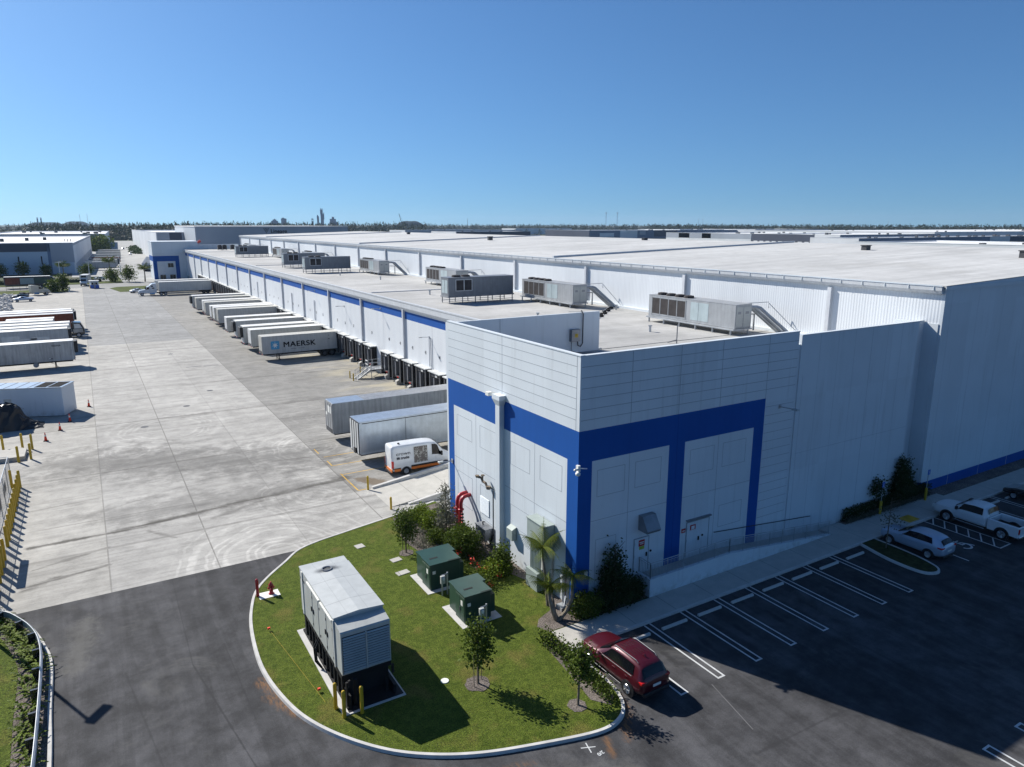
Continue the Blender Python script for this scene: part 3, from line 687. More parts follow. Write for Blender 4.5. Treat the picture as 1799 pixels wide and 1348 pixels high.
# --- second, plainer stretch of south wall, and the recess beside the high bay
m = MB(); wall_s(m, 40.6, 54.3, 0, 14.8, 0); m.box(54.05, 54.3, YS+.25, 31.85, 0, 14.8); w2 = wp('south_wall', m, 'white')
m = MB().box(40.3, 40.6, YS+.08, YS+.25, 0, 14.2); wp('expansion_joint', m, 'white')
g_ = MB()
for x_ in (48.5,): g_.box(x_-.02, x_+.02, YS-.006, YS, .1, 14.8)
for x_ in (42.6, 44.6, 46.5, 50.4, 52.2): g_.box(x_-.01, x_+.01, YS-.005, YS, .1, 14.8)
g_.box(40.9, 54.2, YS-.005, YS, 6.5, 6.53); g_.box(41.0, 41.03, YS-.005, YS, 1, 12)
sub('wall_joints', g_, 'joint', w2)
wp('coping', MB().box(40.6, 54.33, YS-.03, YS+.28, 14.8, 14.86), 'white')
wp('recessed_wall', MB().box(54.3, 57.84, 31.6, 31.85, 0, 14.5).box(57.84, 57.9, 30.5, 31.85, 0, 14.3), 'white')
# --- parapet wall of the block seen over the dock roof, and the block's north wall
m = MB().box(XW, 36.35, 46.4, 46.65, 0, 15.0); wp('north_parapet_wall', m, 'white')
m = MB().box(26.8, 26.82, 46.38, 46.4, 12.0, 15.0); wp('parapet_joint', m, 'groove')
# --- roofs
m = MB().box(XW+.25, 54.05, YS+.25, 46.4, 11.5, 11.75).box(54.05, 57.9, 31.85, 46.4, 11.5, 11.75).box(36.75, 57.9, 46.65, 321, 11.5, 11.75); wp('dock_roof', m, 'roofdock')
# --- dock wall
m = MB().box(36.9, 37.15, 46.65, 321, 1.25, 9.43, 0).box(36.9, 37.15, 46.65, 321, 9.43, 10.45, 1).box(36.9, 37.15, 46.65, 321, 10.45, 11.5, 0).box(36.92, 37.15, 46.65, 321, -.1, 1.25, 2)
wd_ = wp('dock_wall', m, ['ribdock', 'blue', 'walk'])
m = MB().extr([(36.9, 10.62), (36.62, 10.7), (36.48, 11.0), (36.46, 11.6), (36.4, 11.72), (36.4, 11.86), (36.74, 11.86), (36.9, 11.8)], 'y', 46.65, 321)
wp('gutter', m, 'gutter')
yy = 89.9 - 17.07
while yy < 318:
    wp('downspout', MB().box(36.6, 36.9, yy-.17, yy+.17, .3, 10.7), 'pipe'); yy += 17.07
# --- high bay
m = MB().box(57.9, 58.15, 30.5, 316.3, 0, 17.3); wp('high_bay_west_wall', m, 'ribhi')
m = MB(); m.extr([(57.9, 1.0), (162, 1.0), (162, 17.3), (110, 18.85), (57.9, 17.3)], 'y', 30.25, 30.5, 0); m.box(57.9, 162, 30.23, 30.5, 0, 1.0, 1)
hs = wp('high_bay_south_wall', m, ['white', 'blue'])
g_ = MB()
for k in range(25): g_.box(58.9+k*4.1, 58.92+k*4.1, 30.245, 30.25, 1.0, 17.0)
for k in range(12): g_.box(62+k*5, 62.03+k*5, 30.22, 30.23, 0, 1.0)
sub('wall_joints', g_, 'joint', hs)
m = MB()
m.face([(57.7, 30.2, 17.34), (110, 30.2, 18.9), (110, 316.6, 18.9), (57.7, 316.6, 17.34)]); m.face([(110, 30.2, 18.9), (162.2, 30.2, 17.34), (162.2, 316.6, 17.34), (110, 316.6, 18.9)])
m.face([(57.7, 30.2, 17.2), (57.7, 30.2, 17.34), (57.7, 316.6, 17.34), (57.7, 316.6, 17.2)])
wp('high_roof', m, 'roofhi')
for y_ in (85, 168, 268):
    m = MB().extr([(57.9, 17.3), (57.9, 17.62), (110, 19.14), (110, 18.8)], 'y', y_-.18, y_+.18); wp('expansion_joint_cover', m, 'gutter')
    m = MB().box(37.4, 57.2, y_+18.85, y_+19.15, 11.7, 11.86); wp('expansion_joint_cover', m, 'gutter')
for x_, y_ in ((92, 40), (96, 62), (104, 118), (84, 150), (99, 235)): wp('roof_vent', MB().box(x_-.5, x_+.5, y_-.4, y_+.4, 18.3, 19.1).box(x_-.6, x_+.6, y_-.5, y_+.5, 19.1, 19.2), 'dkgrey')
for x_, y_ in ((47, 52), (43, 66), (55.8, 68), (44, 97), (48, 128), (45, 143)): wp('roof_drain_vent', MB().cyl((x_, y_, 11.7), (x_, y_, 12.3), .12, 8).cyl((x_, y_, 12.3), (x_, y_, 12.4), .2, 8), 'metal')
wp('high_bay_east_wall', MB().box(162, 162.2, 30.3, 316.5, 0, 17.3).box(57.9, 162, 316.3, 316.5, 0, 17.3), 'white')
m = MB().extr([(57.9, 16.65), (57.6, 16.72), (57.5, 16.95), (57.48, 17.25), (57.68, 17.32), (57.9, 17.3)], 'y', 30.4, 316.5); wp('gutter', m, 'gutter')
m = MB()
for k in range(140): m.box(57.44, 57.49, 31+k*2.03, 31.05+k*2.03, 16.95, 17.3)
m.box(57.44, 57.49, 30.4, 316.5, 17.28, 17.38); wp('gutter_bracket', m, 'white')
for k in range(16): wp('downspout', MB().box(57.6, 57.9, 40.1+k*18.33, 40.48+k*18.33, 11.9, 16.5), 'pipe')
m = MB().box(57.4, 57.9, 32.0, 316.5, 11.75, 12.02); wp('base_flashing', m, 'white')
wp('fascia', MB().box(57.7, 162.2, 30.16, 30.22, 17.0, 17.3), 'white')

# --- dock doors
def dock_door():
    d = bpy.data.objects.new('dock_door', None); COL.objects.link(d); d.parent = W; d.matrix_parent_inverse = Matrix.Translation((-40, -46, 0))
    m = MB()
    for s in (-1, 1): m.box(-.72, 0, s*1.22, s*1.68, .55, 3.85); m.box(-.70, -.02, s*1.02, s*1.22, .9, 3.6, 1)
    m.box(-.72, 0, -1.22, 1.22, 3.35, 3.85, 1)
    m.box(-.8, -.72, -1.62, -1.3, .6, 3.8, 1); m.box(-.8, -.72, 1.3, 1.62, .6, 3.8, 1)
    m.build('dock_shelter', ['black', 'dkgrey'], d)
    MB().box(-.95, 0, -1.74, -.03, 3.9, 4.02).box(-.95, 0, .03, 1.74, 3.9, 4.02).build('canopy', 'trwhite', d)
    MB().box(-.03, .0, -1.02, 1.02, 1.25, 3.35).build('door_panel', 'hole', d)
    MB().box(-.6, -.1, .55, 1.0, 1.25, 3.2).build('side_curtain', 'steel', d)
    m = MB().box(-.62, -.05, -.8, .8, 1.0, 1.22).box(-.66, -.62, -.5, .1, 1.02, 1.14, 1); m.build('leveller', ['dkgrey', 'tail'], d)
    m = MB()
    for s in (-1, 1): m.box(-.3, 0, s*1.0, s*1.3, .45, 1.15, 1)
    m.build('bumper', ['walk', 'black'], d); MB().extr([(0, .02), (-.9, .02), (-.9, .5), (0, .95)], 'y', -.35, .3, 0).build('wheel_chock_block', 'walk', d)
    MB().box(-.82, -.74, -.75, -.2, 3.45, 3.72).build('dock_lamp', 'trwhite', d)
    return d
ys = [78.8-4.27*2+4.27*k for k in range(7)] + [102.9+4.27*k for k in range(43)]
d0 = dock_door(); dks = list(d0.children)
for i, y_ in enumerate(ys):
    if i == 0: d = d0
    else:
        d = d0.copy(); COL.objects.link(d)
        for c in dks:
            cc = c.copy(); COL.objects.link(cc); cc.parent = d
    d.location = (36.9, y_, 0)
nums = {k: str(44-i) for i, k in enumerate([78.8, 83.0, 87.25, 91.5, 95.75])}
nl = list(nums.items()) + [(102.9+4.27*k, str(39-k)) for k in range(32)]
for y_, s_ in nl:
    t_ = text_obj('dock_number', s_, .62, 'ink', None, frame((36.893, y_+.35, 5.6), (0, -1, 0), (0, 0, 1)), .85, .008); t_.parent = W; t_.matrix_parent_inverse = Matrix.Translation((-40, -46, 0))
# conduits, scuppers on dock wall
for y_ in (81.7, 133.8, 150.5, 184): wp('conduit', MB().cyl((36.8, y_, 4.2), (36.8, y_, 8.0), .06, 6).cyl((36.8, y_-.5, 4.2), (36.8, y_-.5, 8.0), .06, 6), 'pipe')

# louvre
m = MB()
for k in range(14): z_ = 2.15+k*.088; m.extr([(XW, z_+.085), (XW-.06, z_), (XW-.05, z_-.01), (XW, z_+.06)], 'y', 40.22, 41.45)
m.box(XW-.004, XW+.001, 40.22, 41.45, 2.1, 3.38, 1)
wp('louvre_vent', m, ['white', 'dkgrey'])
# ================================================================== ROOFTOP UNITS
def fan(m, x, y, z, r=.5, mi=2):
    m.lathe((x, y, z), [(r, 0), (r*.92, .22), (r*.5, .26), (r*.15, .27)], 12, mi)
def unit_long(label):      # long axis y (0 = near end), x from 0 to 2.3
    t = thing('rooftop_unit', label, 'air conditioner', (0, 0, 0), 0, 'long refrigeration units along the high wall')
    L, w_, z0, z1 = 12.0, 2.2, .62, 2.85
    m = MB().box(0, w_, 0, L, z0, z1, 0).box(-.02, w_+.02, -.02, L+.02, z1, z1+.05, 0); m.build('casing', ['hvac'], t)
    m = MB()
    for k in range(4): y0 = L-.5-(k+1)*1.25; m.box(-.012, 0, y0+.08, y0+1.17, z0+.35, z1-.25)
    m.build('coil_panel', 'hvacdk', t)
    m = MB()
    for k in range(5): y0 = L-.5-k*1.25; m.box(-.03, 0, y0-.04, y0+.04, z0+.2, z1-.15)
    m.box(-.03, 0, L-5.6, L-.4, z1-.22, z1-.15).box(-.03, 0, L-5.6, L-.4, z0+.2, z0+.3); m.build('coil_frame', 'hvac', t)
    MB().box(-.015, 0, L-8.6, L-7.3, z0+.25, z1-.2).box(-.015, 0, L-7.25, L-6.2, z0+.25, z1-.2).build('access_door', 'hvaclt', t)
    m = MB().box(.15, 1.05, -.015, 0, z0+.15, z1-.2).box(1.12, 2.05, -.015, 0, z0+.15, z1-.2); m.build('access_door', 'gengrey', t)
    MB().box(1.05, 1.12, -.02, 0, z0+.15, z1-.2).box(.35, .75, -.02, -.014, z0+1.35, z0+1.6).box(1.35, 1.85, -.02, -.014, z0+1.35, z0+1.6).build('door_marking', 'steel', t)
    m = MB()
    for k in range(4): fan(m, .9, L-1.1-k*1.3, z1+.05, .55, 0)
    m.build('fan', 'hvacdk', t)
    m = MB().box(-.25, w_+.1, -.1, L+.1, z0-.16, z0-.02)
    for k in range(6):
        for x_ in (-.15, w_): m.cyl((x_, .3+k*(L-.6)/5, 0), (x_, .3+k*(L-.6)/5, z0-.15), .09, 6)
    m.build('support_frame', 'metal', t)
    m = MB()
    for y_ in (-.9, -.1, .5):
        m.tube([(w_, y_+1.6, 2.5), (w_+1.0, y_+1.2, 2.5), (w_+1.3, y_+1.0, 2.4), (w_+3.1, y_-1.0, .1)], .17 if y_ < 0 else .12, 8)
    m.tube([(w_, 1.9, 2.7), (w_+2.6, .2, 2.9), (w_+2.65, .2, 2.3)], .04, 6).tube([(w_+2.6, .2, 2.8), (w_+3.4, -2.6, .3)], .035, 6)
    m.tube([(w_+.5, 2, .2), (w_+.5, 2, 1.7), (w_+1.6, 1.0, 1.7), (w_+1.6, 1.0, .1)], .1, 8); m.build('pipework', 'metal', t)
    return t
A_ = unit_long('pale grey rooftop unit nearest the front corner, in front of the high bay wall')
A_.location = (52.15, 46.05, 11.76)
rest = [(52.1, 72.0, 'pale rooftop unit behind the white parapet, second from the near end of the row'), (52.0, 104.2, 'pale rooftop unit half hidden behind the grey unit, third in the long row'),
        (52.3, 140.0, 'pale rooftop unit standing alone mid roof with four fans, fourth in the long row'), (52.5, 188, 'far pale rooftop unit just behind the two grey units'),
        (52.7, 224, 'far pale rooftop unit with pipework to the high wall, sixth in the long row'), (52.7, 272, 'farthest pale rooftop unit in the long row near the roof end')]
for x_, y_, l_ in rest: dup(A_, (x_, y_, 11.76), 0, l_)
def unit_short(label):     # long axis x
    t = thing('rooftop_unit', label, 'air conditioner', (0, 0, 0), 0, 'grey units near the roof edge')
    L, w_, z0, z1 = 9.9, 2.2, .95, 3.35
    MB().box(0, L, 0, w_, z0, z1).box(-.03, L+.03, -.03, w_+.03, z1, z1+.06).build('casing', 'hvacgrey', t)
    m = MB().box(1.15, 2.25, -.012, 0, z0+.75, z1-.3).box(2.38, 3.45, -.012, 0, z0+.75, z1-.3); m.build('coil_panel', 'hvacdk', t)
    m = MB().box(1.05, 1.15, -.03, 0, z0+.65, z1-.2).box(2.25, 2.38, -.03, 0, z0+.65, z1-.2).box(3.45, 3.55, -.03, 0, z0+.65, z1-.2).box(1.05, 3.55, -.03, 0, z0+.65, z0+.75).box(1.05, 3.55, -.03, 0, z1-.3, z1-.2)
    m.build('coil_frame', 'metal', t)
    m = MB()
    for a in (4.3, 5.45, 6.7): m.box(a, a+1.05, -.012, 0, z0+.4, z1-.25)
    m.build('access_door', 'hvacgrey', t)
    m = MB().box(-.012, 0, .3, 1.0, z0+.4, z1-.3).box(-.012, 0, 1.15, 1.95, z0+.4, z1-.3); m.build('access_door', 'hvaclt', t)
    m = MB(); fan(m, 1.7, 1.1, z1+.06, .62, 0); fan(m, 3.1, 1.1, z1+.06, .62, 0); m.build('fan', 'hvacdk', t)
    m = MB().box(-.1, L+.1, -.1, w_+.1, z0-.14, z0)
    for k in range(6):
        for y_ in (0, w_): m.box(.1+k*(L-.3)/5, .2+k*(L-.3)/5, y_-.05, y_+.05, 0, z0-.14)
    for y_ in (0, w_): m.box(0, L, y_-.03, y_+.03, .3, .36)
    m.build('support_frame', 'steel', t); return t
C_ = unit_short('grey rooftop unit on open legs nearest the front corner, two black coil panels facing us'); C_.location = (40.8, 84.1, 11.76)
for x_, y_, l_ in [(40.5, 152.4, 'grey rooftop unit on legs near the dock edge, front one of the overlapping pair'), (41.3, 174, 'grey rooftop unit on legs, rear one of the overlapping pair by the dock edge'),
                   (42.1, 238.5, 'grey rooftop unit on legs farthest along the dock roof')]: dup(C_, (x_, y_, 11.76), 0, l_)
t = thing('condenser_unit', 'small dark roof condenser by the office parapet, leftmost of three', 'air conditioner', (47.2, 305, 11.76), 0, 'small condensers at the far roof end')
MB().box(0, 1.5, 0, 1.5, .3, 1.9).build('casing', 'hvacdk', t); m = MB(); fan(m, .75, .75, 1.9, .6, 0); m.build('fan', 'dkgrey', t)
MB().box(0, .1, 0, .1, 0, .3).box(1.4, 1.5, 0, .1, 0, .3).box(0, .1, 1.4, 1.5, 0, .3).box(1.4, 1.5, 1.4, 1.5, 0, .3).build('leg', 'steel', t)
dup(t, (49, 305, 11.76), 0, 'small dark roof condenser by the office parapet, middle of three'); dup(t, (52, 305, 11.76), 0, 'small dark roof condenser by the office parapet, rightmost of three')
# roof pipe run on blocks
t = thing('roof_pipe_run', 'thin pipe on black rubber blocks crossing the roof between the rooftop units', 'pipe', (49, 63, 11.76))
m = MB(); b_ = MB()
for i in range(8):
    x_, y_ = i*1.0, i*.95 - (1.5 if i % 2 else 0)*.3
    b_.box(x_-.22, x_+.22, y_-.14, y_+.14, 0, .22)
m.tube([(-1, -.9, .28), (7.4, 6.9, .28)], .04, 6).tube([(2, 2.6, .27), (-.8, 4.4, .27)], .035, 6); m.build('pipe', 'metal', t); b_.build('support_block', 'black', t)
t = thing('roof_vent_pipe', 'thin vent pipe on the roof behind the front parapet', 'pipe', (44.3, 45.5, 11.76)); MB().cyl((0, 0, 0), (0, 0, 1.6), .05, 6).tube([(0, 0, .3), (-.8, .3, .1)], .05, 6).build('pipe', 'steel', t)
# control box on the parapet
t = thing('control_box', 'grey electrical box with a yellow sticker on the rooftop parapet wall', 'electrical box', (33.3, 46.38, 12.7))
MB().box(0, .85, -.35, 0, 0, 1.0).build('box', 'steel', t, bevel=.02); MB().box(.3, .6, -.365, -.35, .35, .65).build('warning_sticker', 'yellow', t)
MB().tube([(.7, -.18, 0), (.75, -.18, -.35), (1.0, -.18, -.45), (1.2, -.18, -.2), (1.22, -.16, 2.2), (1.22, .1, 2.45)], .055, 6).tube([(.1, -.15, 0), (.1, -.15, -.75), (.5, -.3, -.92), (1.8, -1.2, -.93)], .03, 6).build('conduit', 'dkgrey', t)

# wall lamps
def wall_lamp(label, loc, rz=0, grp='arm lights on the walls', long_=1.1):
    t = thing('wall_lamp', label, 'wall light', loc, rz, grp)
    MB().box(-.05, 0, -.1, .1, -.12, .12).cyl((-.05, 0, 0), (-long_, 0, .05), .035, 6).build('arm', 'metal', t); MB().box(-long_-.35, -long_+.1, -.12, .12, .0, .1).build('head', 'gengrey', t, bevel=.02); return t
L_ = wall_lamp('thin arm light on the dock wall just left of the corner block', (36.88, 98.9, 9.9))
for y_, z_, s_ in [(115.9, 8.6, 'second arm light along the dock wall, below the blue band'), (133.2, 9.8, 'third arm light along the dock wall, on the blue band'), (81.8, 8.0, 'arm light with twin conduits on the dock wall beside the corner block'),
                   (167.4, 9.8, 'fourth arm light along the dock wall'), (200.8, 9.8, 'farthest arm light on the dock wall')]: dup(L_, (36.88, y_, z_), 0, s_)
dup(L_, (22.33, 45.85, 4.6), 0, 'short arm light low on the blue edge of the front corner block', scale=(.8, 1.3, 1.3))
dup(L_, (38.9, YS-.01, 10.16), R(90), 'arm light on the shaded white front wall right of the blue frame')
dup(L_, (72.5, 30.22, 14.9), R(90), 'small light high on the shaded high bay wall')
t = thing('security_camera', 'white security cameras on the blue corner edge of the front block', 'camera', (22.32, 30.0, 8.75))
MB().box(-.1, .06, -.12, .1, -.1, .25).cyl((.0, -.1, .1), (.35, -.35, .1), .03, 6).build('bracket', 'sticker', t)
MB().lathe((-.12, -.14, -.32), [(.05, 0), (.13, .05), (.15, .16), (.1, .24)], 10).cyl((-.05, -.1, .05), (-.4, -.2, .1), .07, 8).build('dome', 'sticker', t, smooth=True)
t = thing('security_camera', 'small white camera beside the downspout hopper on the front wall', 'camera', (22.3, 39.3, 11.2)); MB().cyl((0, 0, 0), (-.45, .05, 0), .05, 6).box(-.55, -.25, -.1, .3, -.12, .12).build('body', 'sticker', t)

# things on the sunlit west wall
t = thing('fire_department_connection', 'twin thick red riser pipes with black valve caps against the white wall', 'fire connection', (22.3, 43.0, 0))
for k, y_ in enumerate((.55, .0)):
    MB().tube([(-.75, y_, 0), (-.75, y_, 2.35), (-.68, y_, 2.62), (-.5, y_, 2.8), (-.25, y_, 2.85), (.03, y_, 2.85)], .14, 12).lathe((-.75, y_, 1.85), [(.22, 0), (.22, .08)], 12).build('riser', 'red', t, smooth=True)
m = MB()
for z_ in (.95, 1.2, 1.45, 1.7):
    m.tube([(-.75, 0, z_), (-.85, -.42, z_)], .07, 8, 1).lathe((-.87, -.46, z_-.08), [(.05, 0), (.1, .03), (.1, .14), (.05, .17)], 8, 0); m.tube([(-.75, .55, z_), (-.9, .95, z_)], .07, 8, 1).lathe((-.92, .98, z_-.08), [(.05, 0), (.1, .03), (.1, .14), (.05, .17)], 8, 0)
m.build('inlet_cap', ['black', 'red'], t); MB().box(-.95, -.4, -.25, .85, .1, .28).build('footing', 'kerb', t)
t = thing('valve_pipe', 'rusty dark pipework with valves high on the white wall and a long drop pipe', 'pipe', (22.3, 39.4, 0))
MB().tube([(-.1, 0, 1.2), (-.1, 0, 4.5), (-.25, .15, 4.62)], .05, 6).build('drop_pipe', 'dkgrey', t)
MB().tube([(-.25, .1, 4.6), (-.3, .5, 4.55), (-.3, .7, 4.75), (-.3, 1.1, 4.75), (-.3, 1.3, 4.95), (-.5, 1.5, 5.0)], .09, 8).lathe((-.3, 1.1, 4.75), [(.05, 0), (.05, .4), (.14, .4), (.14, .46)], 8).lathe((-.3, .3, 4.45), [(.16, 0), (.16, .2)], 8).lathe((-.52, 1.5, 4.95), [(.1, 0), (.16, .15)], 8).build('valve', 'bark', t)
t = thing('electrical_cabinet', 'grey wall cabinet on two legs below the louvre vent', 'electrical box', (22.3, 39.7, 0))
MB().box(-.65, 0, -.15, 1.25, .75, 1.55).box(-.7, 0, -.18, 1.28, 1.55, 1.6).build('box', 'steel', t); MB().cyl((-.5, .1, .1), (-.5, .1, .75), .03, 6).cyl((-.5, .75, .1), (-.5, .75, .75), .03, 6).build('leg', 'metal', t)
MB().tube([(-.35, .7, 1.6), (-.35, .75, 1.8), (-.3, .6, 1.85)], .05, 6).tube([(-.15, -.05, .75), (-.3, -.2, .5), (-.1, -.3, 1.2)], .06, 6).build('conduit', 'black', t)
t = thing('hose_cabinet', 'small pale green box low on the white wall right of the downspout', 'electrical box', (22.32, 36.8, 2.0)); MB().box(-.35, 0, -.25, .45, -.1, .62).extr([(0, .62), (-.35, .62), (0, .8)], 'y', -.25, .45).build('box', 'boxgreen', t)
t = thing('meter_cabinet', 'tall pale green meter cabinet with many conduits against the sunlit wall behind the palm', 'electrical cabinet', (22.3, 32.2, 0))
MB().box(-.75, 0, 0, 1.85, 3.2, 4.6).box(-.8, 0, -.04, 1.9, 4.6, 4.66).build('upper_cabinet', 'boxgreen', t); MB().box(-.75, 0, .7, 1.95, .1, 1.3).build('lower_cabinet', 'boxgreen', t)
m = MB()
for k in range(7): m.cyl((-.5, .75+k*.17, 1.3), (-.5, .75+k*.17, 3.2), .055, 8)
m.build('conduit', 'boxgreen', t); MB().box(-.12, 0, .1, 1.9, 1.2, 3.2).build('backboard', 'gengrey', t)
t = thing('drain_pipes', 'cluster of grey and brown pipes standing by the blue corner edge', 'pipe', (22.3, 30.35, 0)); m = MB(); b2 = MB()
for k, h_ in enumerate((2.1, 2.4, 2.3, 2.5, 2.2)): (b2 if k == 2 else m).tube([(-.2, .15*k, .1), (-.2, .15*k, h_), (.0, .15*k, h_+.12)], .045, 6)
m.build('pipe', 'metal', t); b2.build('pipe', 'bark', t); MB().box(-.75, -.3, -.1, .5, .1, .35).cyl((-.5, 0, .35), (-.2, .3, .8), .06, 6).build('backflow_valve', 'metal', t)
t = thing('hose_bib', 'small white box on the blue corner of the shaded wall', 'electrical box', (23.0, 30.0, 2.3)); MB().box(-.1, .08, -.1, .0, -.15, .15).cyl((0, -.05, -.3), (0, -.05, -.15), .03, 6).build('body', 'sticker', t)
# exhaust hood, signs, handrail on the shaded south wall
t = thing('exhaust_hood', 'grey wedge shaped exhaust hood on the shaded front wall', 'vent hood', (26.9, 30.03, 4.1))
MB().extr([(0, 0), (0, .95), (-.35, .95), (-.85, .15), (-.8, .0)], 'x', 0, 1.05).build('hood', 'steel', t); MB().box(.1, .95, -.75, -.05, -.012, 0).build('opening', 'hole', t)
def wsign(label, x_, z_, w_, h_, mt, lines, cat='sign'):
    t = thing('wall_sign', label, cat, (x_, 30.03, z_)); MB().box(0, w_, -.03, 0, 0, h_).build('panel', mt, t); m = MB()
    for (a, b, c, d) in lines: m.box(a*w_, b*w_, -.036, -.03, c*h_, d*h_)
    m.build('lettering', 'wink', t)
wsign('red warning sign left of the single door on the shaded wall', 26.98, 2.98, .46, .40, 'signred', [(.1, .9, .55, .7), (.2, .8, .3, .42)])
wsign('small green yellow sign directly under the red warning sign', 27.03, 2.76, .4, .2, 'signyel', [])
wsign('larger red warning sign on the double doors', 31.22, 3.02, .48, .38, 'signred', [(.2, .8, .2, .8), (.05, .95, .02, .12)])
wsign('small red sign beside the blue column left of the double doors', 30.5, 3.03, .32, .26, 'signred', [(.15, .85, .35, .6)])

# wheelchair ramp: parapet wall, landing, railings
t = thing('access_ramp', 'long white concrete access ramp and landing along the shaded front wall', 'ramp', (27, 28.9, 0))
prof = [(0, 1.3), (6.8, 1.3), (17.3, .15)]
m = MB(); m.extr([(0, 0), (0, 1.3), (6.8, 1.3), (17.3, .17), (17.3, 0)], 'y', -.02, .18, 0); m.box(0, .2, .18, 1.13, 0, 1.3); m.build('retaining_wall', 'white', t)
m = MB(); m.extr([(.2, 1.18), (6.8, 1.18), (17.3, .02), (17.3, -.1), (.2, -.1)], 'y', .18, 1.13); m.build('deck', 'walk', t)
def railing(pts, parent, top=1.0, n_=7):
    m = MB(); b_ = MB()
    for (p, q) in zip(pts[:-1], pts[1:]):
        p = Vector(p); q = Vector(q); L = (q-p).length; up_ = Vector((0, 0, top)); k_ = max(1, round(L/1.35))
        m.cyl(p+up_, q+up_, .03, 6); m.cyl(p+Vector((0, 0, .08)), q+Vector((0, 0, .08)), .018, 4); m.cyl(p+Vector((0, 0, top-.12)), q+Vector((0, 0, top-.12)), .016, 4)
        for i in range(k_+1): a = p.lerp(q, i/k_); m.cyl(a, a+up_, .028, 5)
        nb = int(L/.115)
        for i in range(nb): a = p.lerp(q, (i+.5)/nb); b_.box(a.x-.011, a.x+.011, a.y-.011, a.y+.011, a.z+.08, a.z+top-.1)
    m.build('handrail', 'metal', parent); b_.build('balusters', 'metal', parent)
railing([(.08, 1.1, 1.3), (.08, .08, 1.3), (6.8, .08, 1.3), (17.1, .08, .19)], t)
MB().tube([(6.4, 1.05, 2.45), (16.2, 1.05, 1.42)], .03, 6).tube([(6.4, 1.1, 2.45), (6.4, 1.05, 2.45)], .03, 6).build('wall_handrail', 'dkgrey', t)

# ================================================================== GENERATOR AND YARD EQUIPMENT
t = thing('standby_generator', 'large pale grey standby generator enclosure on a black tank, on the lawn', 'generator', (9.45, 32.4, 0))
x0, x1, y0, y1 = -1.22, 1.22, -2.9, 3.5
MB().box(x0, x1, y0+.35, y1-.5, 1.5, 4.02).box(x0, x1, y1-.5, y1, 1.5, 3.95).build('enclosure', 'gengrey', t, bevel=.02)
m = MB(); m.extr([(x0-.04, 4.03), (x0-.04, 4.07), (0, 4.16), (x1+.04, 4.07), (x1+.04, 4.03)], 'y', y0+.3, y1-.75); m.box(x0-.02, x1+.02, y1-.75, y1+.03, 3.96, 4.03); m.build('roof', 'soot', t)
MB().lathe((-.1, 2.2, 4.09), [(.27, 0), (.27, .12), (.22, .12), (.2, .04)], 16).build('exhaust_stack', 'steel', t)
m = MB(); m.extr([(y0-.55, 1.55), (y0-.55, 3.68), (y0-.5, 3.74), (y0+.35, 3.90), (y0+.35, 1.55)], 'x', x0+.02, x1-.02); m.build('intake_hood', 'gengrey', t)
m = MB()
for k in range(14):
    z_ = 1.66+k*.132; m.extr([(y0-.57, z_+.075), (y0-.64, z_+.02), (y0-.62, z_+.0), (y0-.56, z_+.05)], 'x', x0+.1, x1-.1)
m.box(-.03, .03, y0-.64, y0-.56, 1.6, 3.5); m.build('louvre_blades', 'gengrey', t)
MB().box(x0+.08, x1-.08, y0-.557, y0-.552, 1.62, 3.5).build('louvre_opening', 'dkgrey', t)
m = MB()
for (a, b) in [(-2.3, -1.35), (-1.25, -.3), (.1, 1.05), (1.2, 2.2)]: m.box(x0-.02, x0, a, b, 1.62, 3.75).box(x1, x1+.02, a, b, 1.62, 3.75)
m.build('access_door', 'gengrey', t, bevel=.006)
m = MB()
for a in (-1.45, -1.15, .95, 1.3): m.box(x0-.06, x0-.02, a-.05, a+.05, 2.5, 2.75)
for a in (-2.35, -1.3, -.2, 1.1): m.box(x0-.045, x0-.02, a-.03, a+.03, 3.3, 3.42).box(x0-.045, x0-.02, a-.03, a+.03, 1.8, 1.92)
m.build('door_latch', 'black', t); MB().box(x0-.07, x0, -2.3, -.4, 3.78, 3.84).box(x0-.07, x0, -.2, 2.0, 3.78, 3.84).box(x0-.05, x0-.0, y0+.34, y0+.42, 1.5, 3.95).box(x0-.05, x0, y1-.6, y1-.45, 1.5, 3.95).build('drip_rail', 'sticker', t)
m = MB().box(x0+.1, x1-.1, y0-.3, y1, .18, 1.25).box(x0+.02, x1-.02, y0-.5, y1, 1.25, 1.5).box(x0-.02, x1+.22, y0-1.38, y0-.3, .17, .2).box(x1-.1, x1+.22, y0-.3, y1, .17, .2).box(x0+.1, x0+.2, y0-1.15, y0-.3, .2, .8).box(x1-.15, x1-.05, y0-1.15, y0-.3, .2, .6)  # thin black sheets on the pad, front and right, stand for shadowed floor
for k in range(12): m.box(x0+.0, x0+.1, y0-1.1+k*.62, y0-1.0+k*.62, .18, 1.5)
m.box(x0-.02, x0+.1, y0-1.2, y1, .18, .3).box(x0+.1, x0+.2, y0-1.15, y0-1.05, 1.25, 1.6).box(x1-.2, x1-.1, y0-1.1, y0-1.0, 1.25, 1.7); m.build('fuel_tank', 'black', t)
m = MB().tube([(x0-.05, 0, 1.6), (x0-.3, -.1, 1.2), (x0-.3, -.2, .6), (x0-.1, -.35, .2)], .045, 6).tube([(x0-.05, .15, 1.6), (x0-.35, .05, 1.2), (x0-.35, -.1, .5), (x0-.1, -.5, .2)], .045, 6); m.build('cable', 'black', t)
m = MB().cyl((-.75, y0-.95, .2), (-.75, y0-.95, 1.5), .11, 10).cyl((.85, y0-.8, .2), (.85, y0-.8, 1.2), .07, 8); m.build('fill_pipe', 'black', t)
MB().box(x0-.3, x1+.3, y0-1.5, y1+.25, .0, .17).build('concrete_pad', 'kerb', t)
